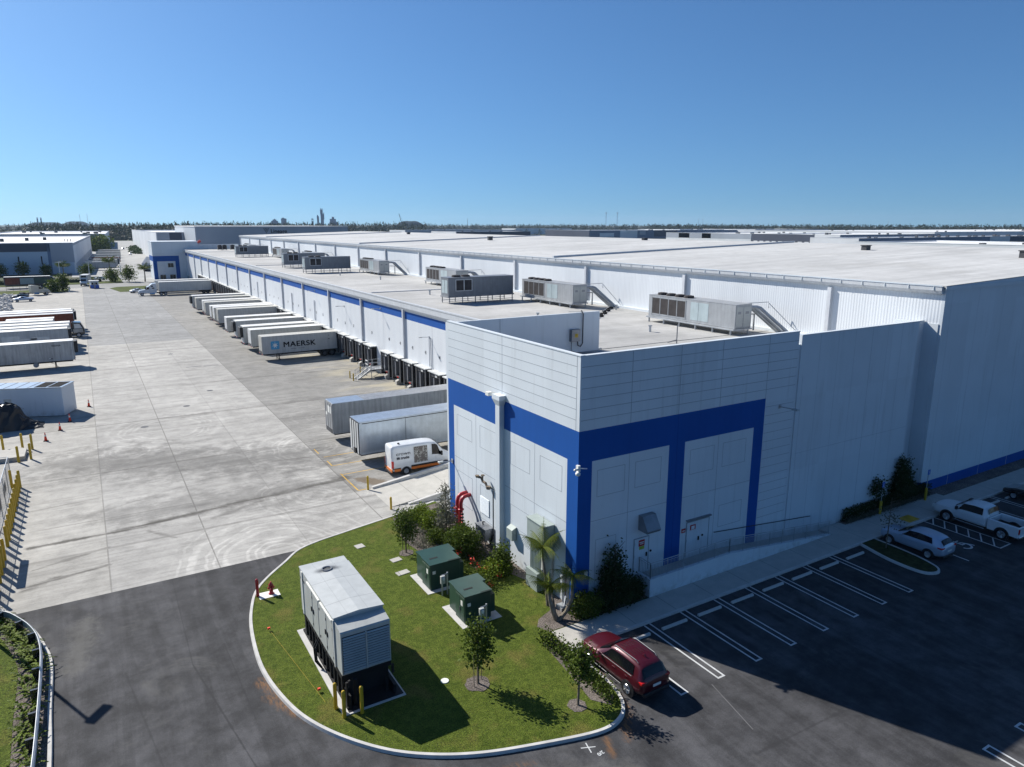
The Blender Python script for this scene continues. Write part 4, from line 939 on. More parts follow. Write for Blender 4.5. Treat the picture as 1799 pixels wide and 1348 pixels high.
text_obj('maker_lettering', 'GENERAC', .17, 'ink', t, frame((x0-.026, 3.3, 3.45), (0, -1, 0), (0, 0, 1)), 1, .003).name = 'lettering'

def transformer(label, loc, sx, sy, h_):
    t = thing('pad_transformer', label, 'transformer', loc, 0, 'green transformers on the lawn')
    MB().box(0, sx, 0, sy*.55, .15, h_).box(.1, sx+.3, sy*.55, sy, .15, h_-.08).build('tank', 'tgreen', t, bevel=.03)
    MB().box(-.05, sx+.05, -.05, sy*.55+.05, h_, h_+.06).box(.06, sx+.34, sy*.55+.05, sy+.04, h_-.08, h_-.02).build('lid', 'tgreen', t)
    MB().box(.3, .85, sy*.3, sy*.36, h_+.06, h_+.075).box(sx*.6, sx, -.02, .05, h_-.05, h_+.065).build('lid_slot', 'black', t)
    MB().box(-.02, 0, .1, sy*.27, .25, h_-.12).box(-.02, 0, sy*.28, sy*.5, .25, h_-.12).build('door', 'tgreen', t, bevel=.008)
    MB().box(-.03, -.02, sy*.12, sy*.22, h_-.65, h_-.35).box(.15, .35, -.01, 0, h_-.6, h_-.4).build('warning_label', 'sticker', t); MB().cyl((-.06, sy*.27, .8), (-.02, sy*.27, .8), .05, 8).box(-.05, -.02, sy*.26, sy*.29, .8, 1.0).build('latch', 'dkgrey', t)
    m = MB()
    for k in range(8): m.box(sx, sx+.3, .1+k*.12*sy/2, .13+k*.12*sy/2, .4, h_-.3)
    m.build('cooling_fins', 'tgreen', t)
    MB().box(-.3, sx+.55, -.3, sy+.2, .0, .15).build('concrete_pad', 'kerb', t)
transformer('rear dark green pad transformer nearer the planting bed', (16.05, 36.3, 0), 2.0, 2.3, 1.8)
transformer('front dark green pad transformer on a white pad in the middle of the lawn', (16.15, 31.9, 0), 1.65, 2.2, 1.8)
def meter(label, loc):
    t = thing('meter_post', label, 'meter', loc, 0, 'meter posts by the transformers'); MB().cyl((0, 0, 0), (0, 0, 1.3), .05, 8).cyl((.35, 0, 0), (.35, 0, 1.45), .05, 8).cyl((0, 0, 1.35), (.4, 0, 1.35), .035, 6).build('post', 'metal', t)
    MB().box(-.14, .14, -.2, -.02, .85, 1.35).build('housing', 'gengrey', t, bevel=.02); MB().lathe((0, 0, 0), [(.09, 0), (.09, .07)], 12).build('dial', 'lens', t).matrix_local = Matrix.Translation((0, -.2, 1.2)) @ Matrix.Rotation(R(90), 4, 'X')
meter('small electric meter on twin posts in front of the rear green transformer', (16.45, 35.5, .12)); meter('small electric meter on twin posts in front of the front green transformer', (16.7, 31.1, .12))

def bollard(label, x_, y_, h_=1.1, r_=.09, z=0, group='yellow safety bollards', mat='yellow'):
    o = MB().lathe((0, 0, 0), [(r_, 0), (r_, h_-.08), (r_*.8, h_-.03), (r_*.4, h_)], 12).build('bollard', mat, None, smooth=False); o.location = (x_, y_, z); return tag(o, label, 'bollard', group)
bollard('yellow bollard left of the generator tank corner, the rearmost of three', 7.8, 28.75, 1.35, z=.12); bollard('yellow bollard at the left front corner of the generator pad, nearest the kerb', 7.95, 27.95, 1.4, z=.12); bollard('yellow bollard in front of the generator tank, right of the other two', 8.75, 27.85, 1.4, z=.12)
bollard('yellow bollard at the mouth of the drive ramp, by the brown stain', 18.73, 54.85, 1.25); bollard('yellow bollard at the near side of the drive ramp beside the driveway', 18.83, 49.85, 1.05)
bollard('yellow bollard at the foot of the steel dock stairs, front one', 31.7, 97.0, 1.1); bollard('yellow bollard at the foot of the steel dock stairs, rear one', 31.85, 99.0, 1.1); bollard('yellow bollard beside the upper side of the steel dock stairs', 34.2, 101.2, 1.2)
bollard('dark red steel post beside the fire hydrant at the kerb', 6.88, 41.1, 1.15, .09, .12, None, 'red')
i = 0
for y_ in [70.5-1.2*k for k in range(20)]:
    if 55.4 < y_ < 57.2: continue
    i += 1; bollard('%s yellow bollard from the far end of the row along the fence' % ORD[i-1], -6.6, y_, 1.55, .11, group='bollards along the fence')
bollard('yellow bollard just inside the fence at the far end of the row', -7.2, 70.8, 1.6, .11)
for k, (x_, y_) in enumerate([(-7.1, 83.4), (-6.25, 82.6), (-7.15, 78.5), (-6.2, 79.0), (-8.7, 83.6), (-10.2, 78.6)]):
    bollard('yellow bollard %s the low concrete slab by the fence' % ['behind', 'at the far right corner of', 'at the near left edge of', 'at the near right corner of', 'left behind', 'left in front of'][k], x_, y_, 1.6, .11, group='bollards round the slab')
t = thing('equipment_slab', 'low concrete slab ringed by yellow bollards at the left edge', 'slab', (-8, 80.6, 0)); MB().prism([(-4, -1.5), (1.3, -1.6), (1.35, 1.2), (.9, 1.7), (-4, 1.6)], 0, .4).build('slab', 'walk', t)
t = thing('gas_riser_guard', 'tall yellow steel frame guard standing above the fence bollards', 'steel frame', (-6.9, 56.3, 0))
MB().cyl((-.3, -2.6, 0), (-.3, -2.6, 3.0), .1, 8).cyl((0, -2.3, 0), (0, -2.3, 2.6), .1, 8).cyl((-.3, 1.4, 0), (-.3, 1.4, 3.0), .1, 8).build('post', 'yellow', t); MB().box(-.42, .0, -2.7, 1.5, 2.95, 3.1).box(-.02, .12, -2.4, 1.0, 2.45, 2.6).build('beam', 'yellow', t)
# fence beside it
t = thing('chain_link_fence', 'grey chain link fence with privacy mesh behind the yellow bollards', 'fence', (-7.3, 60, 0)); m = MB()
for k in range(10): m.cyl((0, -14+k*2.9, 0), (0, -14+k*2.9, 2.4), .04, 6)
m.cyl((0, -14, 2.4), (0, 12.1, 2.4), .03, 6).cyl((0, -14, .1), (0, 12.1, .1), .02, 6).cyl((0, 12.1, 2.4), (-6, 12.6, 2.4), .03, 6); m.build('post', 'metal', t)
m = MB()
for k in range(130): y_ = -14+k*.2; m.box(-.004, .004, y_, y_+.012, .1, 2.4)
for k in range(12): m.box(-.004, .004, -14, 12.1, .15+k*.2, .16+k*.2)
m.box(-.03, -.02, -13, -8, .5, 1.7).box(-.03, -.02, -5.5, -3.5, .8, 1.6).box(-.03, -.02, 2, 4, .8, 1.6).box(-.03, -.02, 6, 8.2, .8, 1.6); m.build('mesh', 'steel', t)
def cone(label, x_, y_):
    t = thing('traffic_cone', label, 'traffic cone', (x_, y_, 0), 0, 'traffic cones by the white container'); MB().lathe((0, 0, .04), [(.15, 0), (.035, .86), (.02, .9)], 12).build('cone', 'orange', t, smooth=True)
    MB().box(-.22, .22, -.22, .22, 0, .045).build('base', 'black', t); MB().lathe((0, 0, .5), [(.095, 0), (.072, .18)], 12).build('reflective_band', 'sticker', t, smooth=True)
cone('orange cone nearest the yellow bollards', -5.2, 85.2); cone('orange cone in full sun, second from the bollards', -4.0, 89.0); cone('orange cone standing in the shadow of the white container', -3.1, 92.6); cone('orange cone farthest away, right of the white container', -1.15, 99.3)
t = thing('fire_hydrant', 'dark red fire hydrant on a small white pad at the kerb', 'fire hydrant', (7.65, 41.0, .12))
MB().lathe((0, 0, 0), [(.17, 0), (.17, .05), (.11, .07), (.11, .5), (.15, .52), (.15, .58), (.12, .66), (.05, .74), (.05, .8)], 14).build('barrel', 'red', t, smooth=True)
MB().cyl((-.2, 0, .42), (.2, 0, .42), .06, 10).cyl((0, 0, .4), (0, -.24, .4), .085, 12).build('outlet_cap', 'red', t); MB().box(-.75, .45, -.4, .4, -.02, .02).build('concrete_pad', 'sticker', t)
t = thing('marker_string', 'thin yellow marking line with orange flags on the lawn', 'marking line', (6.6, 33, .13)); MB().tube([(0, 4.3, .04), (.45, .4, .04), (.9, -3.6, .04)], .005, 4).build('string', 'yellow', t)
MB().box(-.06, .08, 3.9, 4.0, .1, .2).box(.82, .95, -2.7, -2.6, .1, .2).build('flag', 'orange', t)

# dock stairs
t = thing('dock_stairs', 'grey steel stairs and platform leading up to the dock wall', 'stairs', (32.4, 97.2, 0))
m = MB()
for k in range(8): m.box(.25*k, .25*k+.27, 0, 1.3, .12+.155*k, .15+.155*k)
m.build('tread', 'metal', t); m = MB()
for y_ in (-.03, 1.33): m.extr([(-.15, 0), (.1, 0), (2.1, 1.1), (2.1, 1.35), (1.9, 1.35)], 'y', y_, y_+.05)
m.build('stringer', 'metal', t)
MB().box(2.0, 4.5, -.1, 2.4, 1.22, 1.32).build('platform', 'metal', t); m = MB()
for x_, y_ in ((2.1, 0), (4.3, 0), (2.1, 2.3), (4.3, 2.3)): m.cyl((x_, y_, 0), (x_, y_, 1.22), .05, 6)
m.cyl((2.1, 0, .1), (4.3, 0, 1.1), .03, 5); m.build('leg', 'metal', t); m = MB()
for y_ in (0, 1.35):
    for h_ in (.55, 1.05): m.cyl((0, y_, h_+.1), (2.1, y_, 1.3+h_), .03, 5)
    for k in range(4): m.cyl((.1+k*.65, y_, .1+.4*k), (.1+k*.65, y_, 1.2+.4*k), .03, 5)
for h_ in (.5, 1.05):
    m.cyl((2.1, 0, 1.3+h_), (4.4, 0, 1.3+h_), .03, 5).cyl((2.1, 2.35, 1.3+h_), (4.4, 2.35, 1.3+h_), .03, 5).cyl((2.1, 1.4, 1.3+h_), (2.1, 2.35, 1.3+h_), .03, 5)
for x_, y_ in ((2.1, 0), (3.2, 0), (4.4, 0), (2.1, 2.35), (3.2, 2.35), (4.4, 2.35), (2.1, 1.4)): m.cyl((x_, y_, 1.3), (x_, y_, 2.35), .03, 5)
m.build('handrail', 'metal', t)
t = thing('dock_stairs', 'farther small steel stair and platform by the white semi trailer', 'stairs', (32.6, 205, 0)); MB().box(1.5, 4.3, 0, 2.4, 1.2, 1.3).extr([(0, 0), (.3, 0), (1.6, 1.3), (1.3, 1.3)], 'y', 0, 1.2).build('platform', 'metal', t)
m = MB()
for x_ in (1.5, 2.9, 4.3): m.cyl((x_, 0, 1.3), (x_, 0, 2.4), .04, 5).cyl((x_, 2.4, 0), (x_, 2.4, 2.4), .04, 5)
m.cyl((1.5, 0, 2.4), (4.3, 0, 2.4), .04, 5).cyl((0, 0, 1.1), (1.5, 0, 2.4), .04, 5); m.build('handrail', 'metal', t)

# ================================================================== GUARD RAIL, POLES
t = thing('guard_rail', 'curved galvanised steel guard rail on black posts along the west verge', 'guard rail', (-4, 38, 0))
gp = catmull([(-10, 46.9), (-7.5, 46.35), (-6.0, 45.6), (-5.0, 44.0), (-4.35, 42.3), (-4.05, 40.6), (-3.95, 38.5), (-3.93, 35), (-3.95, 32), (-4.0, 29), (-4.0, 24)], 6)
m = MB(); prof = [(.0, .42), (.07, .48), (.07, .54), (.0, .60), (.07, .66), (.07, .72), (.0, .78), (-.02, .78), (-.02, .42)]
Q = [offset(gp, o_) for o_, z_ in prof]
for k in range(len(gp)):
    for j, (o_, z_) in enumerate(prof): m.v.append((Q[j][k][0]+4, Q[j][k][1]-38, z_))
n_ = len(prof)
for k in range(len(gp)-1):
    for j in range(n_): a = k*n_+j; b = k*n_+(j+1) % n_; m.f.append((a, b, b+n_, a+n_)); m.mi.append(0)
m.build('rail', 'metal', t)
dist = 0; last = None; nxt = .5
for k in range(len(gp)-1):
    p = Vector(gp[k]); q = Vector(gp[k+1]); L = (q-p).length
    while dist+L > nxt:
        a = p.lerp(q, (nxt-dist)/L); d = (q-p).normalized(); n2 = Vector((-d.y, d.x))*-1
        b_ = MB().box(-.35, -.04, -.06, .06, .0, .75).box(-.04, .0, -.05, .05, .45, .75).build('post', 'carblack', t); b_.location = (a.x+4, a.y-38, 0); b_.rotation_euler = (0, 0, math.atan2(-n2.y, -n2.x)); nxt += 1.9
    dist += L
t = thing('light_pole', 'tall dark parking light pole standing on the west verge, outside the left edge', 'street light', (-6.75, 44.5, .1)); MB().lathe((0, 0, 0), [(.22, 0), (.22, .5), (.1, .52), (.08, 8.7)], 10).build('pole', 'carblack', t)
MB().box(-.1, 1.15, -.22, .22, 8.6, 8.75).build('lamp_head', 'carblack', t).rotation_euler = (0, 0, R(50))

# ================================================================== SITE CONTAINER, TARP HEAP
t = thing('site_container', 'white flat roofed site container with two dark roof panels at the left edge', 'container', (-3.63, 95.75, 0), math.atan2(.383, -.924))
MB().box(0, 12.5, -3.2, 0, .05, 3.35).build('body', 'white', t, bevel=.03)
m = MB().box(-.06, 12.5, -3.26, .06, 3.35, 3.47); m.build('roof', 'tralu', t)
MB().box(.25, 1.55, -3.0, -.2, 3.47, 3.49).box(1.75, 3.0, -3.0, -.2, 3.47, 3.49).build('roof_panel', 'hole', t)
m = MB()
for k in range(7): m.box(3.6+k*1.25, 3.64+k*1.25, -3.2, 0, 3.47, 3.5)
m.build('roof_seam', 'steel', t); MB().box(5.5, 6.3, .0, .02, .1, 2.2).box(9.2, 9.3, 0, .08, 2.9, 3.0).box(4.3, 4.42, 0, .06, 1.0, 1.1).build('fittings', 'gengrey', t)
t = thing('tarpaulin_heap', 'equipment heap wrapped in crumpled black plastic in front of the white container', 'covered heap', (-8.6, 92.6, 0))
m = MB(); nx, ny = 26, 16; random.seed(3)
hts = [[0]*ny for _ in range(nx)]
for i in range(nx):
    for j in range(ny):
        u, v_ = i/(nx-1), j/(ny-1); e = min(1, u*6, (1-u)*5)*min(1, v_*4, (1-v_)*4)
        h_ = (2.75 if u < .68 else 2.75-1.9*min(1, (u-.68)*8))*e
        h_ *= .78+.22*math.sin(u*3.1+.5); h_ += random.uniform(-.2, .22)*e + .12*math.sin(v_*23+u*9)*e
        m.v.append((-4.2+u*7.2+random.uniform(-.1, .1), -1.5+v_*3.2+random.uniform(-.1, .1), max(0, h_)))
for i in range(nx-1):
    for j in range(ny-1): a = i*ny+j; m.f.append((a, a+ny, a+ny+1, a+1)); m.mi.append(0)
m.build('tarpaulin', 'tarp', t, smooth=False)

# ================================================================== TRAILERS AND TRUCKS
def wheel(m, x, y, r=.5, wd=.28, side=-1, rm=1):
    m.cyl((x, y, r), (x, y+wd*(-side), r), r, 18, 0); m.cyl((x, y+side*.012, r), (x, y+.02, r), r*.58, 14, rm); m.cyl((x, y+side*.03, r), (x, y, r), r*.2, 8, rm)
def trailer(label, L=16.2, h_=4.05, body='trwhite', roof='troof', z0=1.15, reefer=False, container=False, posts=True, group=None, nose='trwhite', wd=2.55, cat='trailer', gear=True):
    """x: 0 = nose, L = rear; y: 0..wd"""
    t = thing('container_trailer' if container else 'semi_trailer', label, cat, (0, 0, 0), 0, group)
    m = MB().box(.02, L, 0, wd, z0, h_)
    if container or posts:
        n_ = int(L/ (.45 if container else 1.22))
        if container:
            for k in range(n_):
                if L-2.2 < .3+k*.45 or False: m.box(.3+k*.45, .48+k*.45, -.022, 0, z0+.2, h_-.15)
        else:
            for k in range(1, n_+1): m.box(k*L/(n_+1)-.03, k*L/(n_+1)+.03, -.010, 0, z0+.1, h_-.1)
    m.box(0, L, -.03, .05, z0-.02, z0+.14).box(0, L, -.03, .04, h_-.12, h_+.01).box(0, L, wd-.04, wd+.03, h_-.12, h_+.01).box(-.01, .10, -.03, .08, z0, h_).box(L-.1, L+.01, -.03, .08, z0, h_)
    m.build('box', body, t, bevel=.015)
    m = MB().box(.0, L, -.01, wd+.01, h_+.011, h_+.04)
    m.build('roof', roof, t)
    m = MB().box(-.02, 0, .0, wd, z0, h_)
    for k in range(4): m.box(-.05, -.02, .1+k*(wd-.3)/3, .2+k*(wd-.3)/3, z0+.1, h_-.1)
    m.build('nose_panel', nose, t)
    if reefer:
        MB().box(-.55, -.05, .25, wd-.25, h_-1.9, h_-.1).build('refrigeration_unit', 'plastic', t, bevel=.08)
        MB().box(-.57, -.55, .45, wd-.45, h_-1.0, h_-.25).build('unit_grille', 'dkgrey', t)
    else: MB().box(-.07, -.02, .3, wd-.3, z0+.02, z0+.45).build('lower_bar', 'dkgrey', t)
    if container or reefer: MB().box(-.06, .0, .05, .55, z0-.12, z0+.02).box(-.06, 0, wd-.55, wd-.05, z0-.12, z0+.02).build('marker_reflector', 'tail', t)
    m = MB().box(.3, L-.3, .6, .75, z0-.3, z0).box(.3, L-.3, wd-.75, wd-.6, z0-.3, z0)
    for k in range(int(L/1.2)): m.box(.5+k*1.2, .6+k*1.2, .1, wd-.1, z0-.14, z0-.01)
    m.build('chassis', 'black', t)
    if gear:
        m = MB()
        for y_ in (.45, wd-.45): m.box(2.6, 2.75, y_-.06, y_+.06, .12, z0).box(2.5, 2.85, y_-.14, y_+.14, 0.0, .06).cyl((2.7, y_, .6), (3.6, y_, z0-.1), .03, 5)
        m.cyl((2.68, .45, .5), (2.68, wd-.45, .5), .035, 6); m.build('landing_gear', 'black', t)
    for k in (0, 1):
        for s in (0, 1):
            m = MB(); wheel(m, L-2.4+k*1.25, .02 if s == 0 else wd-.02, .5, .55, -1 if s == 0 else 1); m.build('wheel', ['tyre', 'dkgrey'], t, smooth=False)
    MB().box(L-3.2, L-.4, .2, wd-.2, .55, z0).build('bogie', 'black', t)
    m = MB().box(L, L+.02, .04, wd-.04, z0, h_); m.build('rear_door', nose, t)
    return t
random.seed(5)
docks = 102.9
T0 = trailer('pale container trailer at the docks with a blue star emblem and big dark lettering', 12.6, 4.05, 'trcont', 'trcream', 1.2, container=True, group=None, nose='trcream')
T0.location = (23.75, 118.55, 0)
text_obj('lettering', 'MAERSK', 1.22, 'ink', T0, frame((3.30, -.036, 2.12), (1, 0, 0), (0, 0, 1)), 1.14, 0, .004, 'LEFT', 1.08)
for _q, (_a, _b) in enumerate(((.035, .0), (.07, .0), (.035, .035), (.07, .035))): text_obj('lettering', 'MAERSK', 1.22, 'ink', T0, frame((3.30+_a, -.037-.001*_q, 2.12+_b), (1, 0, 0), (0, 0, 1)), 1.14, 0, .004, 'LEFT', 1.08)
m = MB(); cx_, cz_, r_ = 2.05, 2.55, .68
rr = [(cx_+sx*(r_-.12)+.12*math.cos(a), cz_+sz*(r_-.12)+.12*math.sin(a)) for sx, sz, a0 in ((1, 1, 0), (-1, 1, 90), (-1, -1, 180), (1, -1, 270)) for a in [R(a0+q) for q in (0, 30, 60, 90)]]
m.extr(rr, 'y', -.04, -.03, 0)
st = []
for k in range(14):
    a = R(90+k*360/14); q = .56 if k % 2 == 0 else .2; st.append((cx_+q*math.cos(a), cz_+q*math.sin(a)))
for k in range(14): a, b = st[k], st[(k+1) % 14]; m.face([(cx_, -.046, cz_), (a[0], -.046, a[1]), (b[0], -.046, b[1])][::-1], 1)
m.build('star_emblem', ['mblue', 'sticker'], T0)
MB().box(10.9, 11.1, -.04, -.03, 3.5, 3.6).box(10.85, 11.15, -.04, -.03, 2.9, 3.0).box(4.6, 5.5, -.04, -.03, 1.75, 1.8).box(5.8, 6.8, -.04, -.03, 1.75, 1.79).build('small_lettering', 'dkgrey', T0)
G_ = 'trailers backed against the docks'
proto = {
 'w': trailer('x', 12.6, 4.05, 'trcream', 'troof', 1.2, container=True, group=G_, nose='troof'),
 'r': trailer('x', 12.6, 4.1, 'trcont', 'troof', 1.2, reefer=True, group=G_),
 'c': trailer('x', 12.6, 4.05, 'trcont', 'trcream', 1.2, container=True, group=G_, nose='trcream')}
used = set()
row = [(127.2, 'w', 'plain white container trailer directly behind the one with the star emblem', 0), (131.4, 'r', 'white trailer with a black cooling unit on its nose, third from the star emblem trailer', -.4),
       (139.9, 'r', 'white trailer with a dark cooling unit, fourth along the docks from the star emblem trailer', -.1), (148.3, 'w', 'plain cream container trailer, fifth along the docks from the star emblem trailer', -.4),
       (161.5, 'c', 'nearest of three container trailers standing close together at the docks', .1), (165.7, 'w', 'middle of three container trailers standing close together at the docks', 0), (170.0, 'w', 'farthest of three container trailers standing close together at the docks', 0),
       (178.6, 'c', 'pale container trailer with a small dark mark on its side, nearer of a pair', 0), (182.9, 'w', 'pale container trailer, farther of a pair beside an empty dock', .2),
       (191.4, 'c', 'pale container trailer last but one in the row at the docks', -.3), (195.6, 'r', 'last trailer of the row at the docks, with dark cooling unit', -.6)]
for y_, k_, l_, dx in row:
    if k_ not in used: o = proto[k_]; o.location = (23.75+dx, y_, 0); o['label'] = l_; used.add(k_)
    else: o = dup(proto[k_], (23.75+dx, y_, 0), 0, l_)
    o.scale = (1, 1, random.uniform(.965, 1.03))
    if 'dark mark' in l_: MB().tube([(4.2, -.03, 3.2), (4.9, -.03, 3.45), (5.6, -.03, 3.35)], .07, 5).build('side_mark', 'ink', o)
    elif random.random() < .6: MB().box(11.0, 11.5, -.035, -.028, 3.3, 3.5).box(.6, 1.0, -.035, -.028, 3.5, 3.62).build('small_lettering', 'ink', o)
t = trailer('long weathered grey trailer parked behind the pale blue roofed one, beside the corner block', 15.9, 4.1, 'trgrey', 'trgrey', .95, posts=True, nose='trgrey', gear=False); t.location = (20.25, 69.2, 0)
MB().box(.05, 3.4, .05, 2.5, 4.14, 4.16).build('roof_panel', 'tralu', t); MB().box(-.03, -.02, .5, 1.6, 3.0, 3.7).box(-.03, -.02, 1.8, 2.3, 2.6, 2.9).build('warning_label', 'sticker', t)
t = trailer('long pale trailer with a bluish roof and white striped doors, behind the delivery van', 15.9, 4.1, 'tralu', 'tralu', .95, posts=False, nose='dkgrey', gear=False); t.location = (20.3, 61.25, 0)
m = MB()
for k in range(4): m.box(-.075, -.05, .12+k*.62, .5+k*.62, 1.05, 4.0)
m.build('door_slats', 'trwhite', t); m = MB(); m.box(.3, 15.8, -.035, -.02, 3.92, 4.0); m.build('grime_strip', 'dkgrey', t)
MB().box(-.2, -.05, .7, 1.2, 1.0, 1.5).box(4.6, 4.63, -.012, 0, 1.1, 3.9).build('fittings', 'plastic', t)
# left yard: noses towards the lane (+x), so turned round
def turn(t, x_, y_): t.location = (x_, y_+2.55, 0); t.rotation_euler = (0, 0, math.pi)
GL = 'trailers parked on the left of the lane'
def leftside(t, mb, name, mats):  # decorate the camera-facing side after the half turn (local y = wd)
    return mb.build(name, mats, t)
t = trailer('nearest white trailer on the left of the lane, long ribbed side and tan cooling unit', 16.2, 4.15, 'trgrey', 'troof', 1.15, reefer=True, group=GL); turn(t, -2.5, 129.2)
leftside(t, MB().box(.2, .24, 2.55, 2.57, 1.3, 4.0).box(3.2, 3.4, 2.55, 2.57, 1.55, 1.65), 'trim', 'troof'); leftside(t, MB().box(2.9, 3.3, 2.552, 2.56, 1.5, 1.6), 'small_lettering', 'ink')
text_obj('lettering', 'REEFER', .32, 'ink', t, frame((2.9, 2.562, 3.45), (-1, 0, 0), (0, 0, 1)), 1.2, .004).name = 'lettering'
MB().cyl((5.2, 1.9, .75), (5.2, 2.5, .75), .38, 14).build('spare_wheel', 'steel', t)
t = trailer('second trailer left of the lane, white with a faded blue side and black cooling unit', 16.2, 4.1, 'trcont', 'troof', 1.15, reefer=True, group=GL); turn(t, -3.4, 145.6); T2 = t
leftside(t, MB().box(2.8, 5.5, 2.552, 2.56, 2.2, 2.9).box(7, 9.6, 2.552, 2.56, 2.0, 3.3).box(4.6, 7, 2.552, 2.56, 2.5, 2.75).box(11, 14, 2.552, 2.56, 2.0, 2.6), 'faded_graphic', 'tralu')
Tp = trailer('third trailer left of the lane, plain white', 16.2, 4.1, 'trwhite', 'troof', 1.15, group=GL); turn(Tp, -3.2, 149.9)
dup(Tp, (-3.1, 154.4+2.55, 0), math.pi, 'fourth trailer left of the lane, plain white, beside the dark cabbed truck')
dup(Tp, (-5.85, 159.2+2.55, 0), math.pi, 'fifth white trailer left of the lane, standing farther back')
t = trailer('rusty orange container trailer left of the lane', 16.0, 4.1, 'orangecont', 'trwhite', 1.15, container=False, posts=True, group=GL, nose='trwhite'); turn(t, -2.6, 170.3)
o = trailer('thin white roofed trailer just beyond the orange container', 16.2, 4.1, 'trwhite', 'troof', 1.15, reefer=True, group=GL); turn(o, -2.7, 174.6)
dup(o, (-3.0, 178.4+2.55, 0), math.pi, 'farthest white trailer in the left group, beyond the orange container')
# cab-over box truck
def wheelset(t, pts, r=.5, wd=.3, rim='rim'):
    for (x_, y_, s) in pts:
        w_ = thing0('wheel', t, (x_, y_, 0)); m = MB(); m.lathe((0, 0, 0), [(r*.6, 0), (r*.97, .02), (r, .06), (r, wd-.06), (r*.97, wd)], 20); o = m.build('tyre', 'tyre', w_, smooth=False); o.matrix_local = Matrix.Translation((0, s*wd*.0, r)) @ Matrix.Rotation(R(90)*s*-1, 4, 'X') @ Matrix.Translation((0, 0, -wd))
        m = MB(); m.lathe((0, 0, 0), [(r*.62, 0), (r*.58, .02), (r*.2, -.02), (r*.15, .03)], 20)
        for k in range(5): a = k*1.2566; m.box(-.001, .001, 0, 0, 0, 0) if False else m.cyl((r*.15*math.cos(a), r*.15*math.sin(a), .012), (r*.56*math.cos(a), r*.56*math.sin(a), .03), r*.1, 5)
        o = m.build('rim', rim, w_); o.matrix_local = Matrix.Translation((0, s*.012, r)) @ Matrix.Rotation(R(90)*s*-1, 4, 'X')
def thing0(name, par, loc):
    o = bpy.data.objects.new(name, None); COL.objects.link(o); o.parent = par; o.location = loc; return o
t = thing('box_truck', 'white box truck with a black cab among the parked trailers on the left', 'truck', (-.9, 163.2, 0), math.pi)
MB().box(4.9, 12.5, -2.5, 0, 1.1, 4.05).build('box', 'trwhite', t); MB().box(4.85, 12.6, -2.53, .03, 4.05, 4.1).build('roof', 'troof', t)
m = MB().extr([(0, .6), (.0, 1.7), (.55, 2.95), (2.1, 3.1), (2.1, .6)], 'y', -2.3, -.05); m.build('cab', 'carblack', t, bevel=.06)
MB().extr([(.08, 1.75), (.53, 2.75), (.56, 2.73), (.14, 1.73)], 'y', -2.1, -.25).build('windscreen', 'glass', t); MB().extr([(.35, 1.8), (.75, 2.7), (1.7, 2.75), (1.7, 1.8)], 'y', -.049, -.03).build('side_window', 'lens', t)
MB().box(.3, 1.9, -.045, -.02, 1.0, 1.7).build('door_panel', 'trgrey', t); MB().box(.3, 4, -2.2, -.15, .45, .9).build('chassis', 'black', t)
wheelset(t, [(1.1, -.05, 1), (1.1, -2.3, -1), (9.8, 0, 1), (9.8, -2.5, -1)], .5)

def conventional(label, loc, rz, body, sleeper=True, fairing=True):
    t = thing('semi_tractor', label, 'truck', loc, rz); hw = 1.15
    m = MB().extr([(0, .55), (0.02, 1.35), (.35, 1.65), (1.95, 1.95), (1.95, .9), (1.6, .55)], 'y', -.85, .85); m.build('hood', body, t, bevel=.1)
    m = MB().extr([(1.9, .75), (1.9, 1.9), (2.5, 2.75), (3.2, 3.0), (3.3, .75)], 'y', -hw, hw); m.build('cab', body, t, bevel=.06)
    MB().extr([(1.98, 1.96), (2.5, 2.7), (2.46, 2.74), (1.93, 2.0)], 'y', -.98, .98).build('windscreen', 'glass', t)
    for s in (-1, 1): MB().extr([(2.2, 1.95), (2.6, 2.6), (3.1, 2.65), (3.1, 1.95)], 'y', s*hw, s*(hw+.015)).build('side_window', 'glass', t); MB().box(.2, 1.9, s*.85, s*hw, .9, 1.25).box(.15, 1.6, s*.8, s*hw, 1.1, 1.3).build('wing', body, t, bevel=.05)
    if sleeper: MB().extr([(3.25, .75), (3.25, 3.0 if not fairing else 3.1), (4.0, 3.7 if fairing else 3.15), (5.2, 3.8 if fairing else 3.2), (5.2, .75)], 'y', -hw, hw).build('sleeper', body, t, bevel=.06); MB().box(3.9, 4.6, -hw-.012, -hw, 2.1, 2.5).box(3.6, 4.3, -hw-.012, -hw, 2.75, 3.1).build('sleeper_window', 'glass', t)
    MB().box(-.1, .05, -1.1, 1.1, .4, .85).build('bumper', 'chrome', t, bevel=.04); MB().box(-.02, .02, -.45, .45, .85, 1.4).build('grille', 'dkgrey', t)
    for s in (-1, 1): MB().box(.0, .2, s*.6, s*1.0, .9, 1.15).build('headlight', 'lens', t); MB().box(2.05, 2.2, s*1.25, s*1.45, 2.0, 2.6).build('mirror', 'plastic', t)
    MB().box(.6, 8.2, -.45, .45, .65, .95).box(7, 8, -.7, .7, .95, 1.15).build('chassis', 'black', t); MB().cyl((3.2, -hw+.1, .6), (4.6, -hw+.1, .6), .32, 12).cyl((3.2, hw-.1, .6), (4.6, hw-.1, .6), .32, 12).build('fuel_tank', 'chrome', t)
    wheelset(t, [(1.0, -1.12, -1), (1.0, 1.12, 1), (6.4, -1.2, -1), (6.4, 1.2, 1), (7.6, -1.2, -1), (7.6, 1.2, 1)], .5)
    return t
conventional('white long nosed tractor coupled to a white trailer at the far docks', (14.2, 250.4, 0), 0, 'carwhite')
t = trailer('clean white trailer coupled to the white tractor at the far docks', 15.3, 4.1, 'trwhite', 'troof', 1.15, gear=False); t.location = (20.2, 249.1, 0)
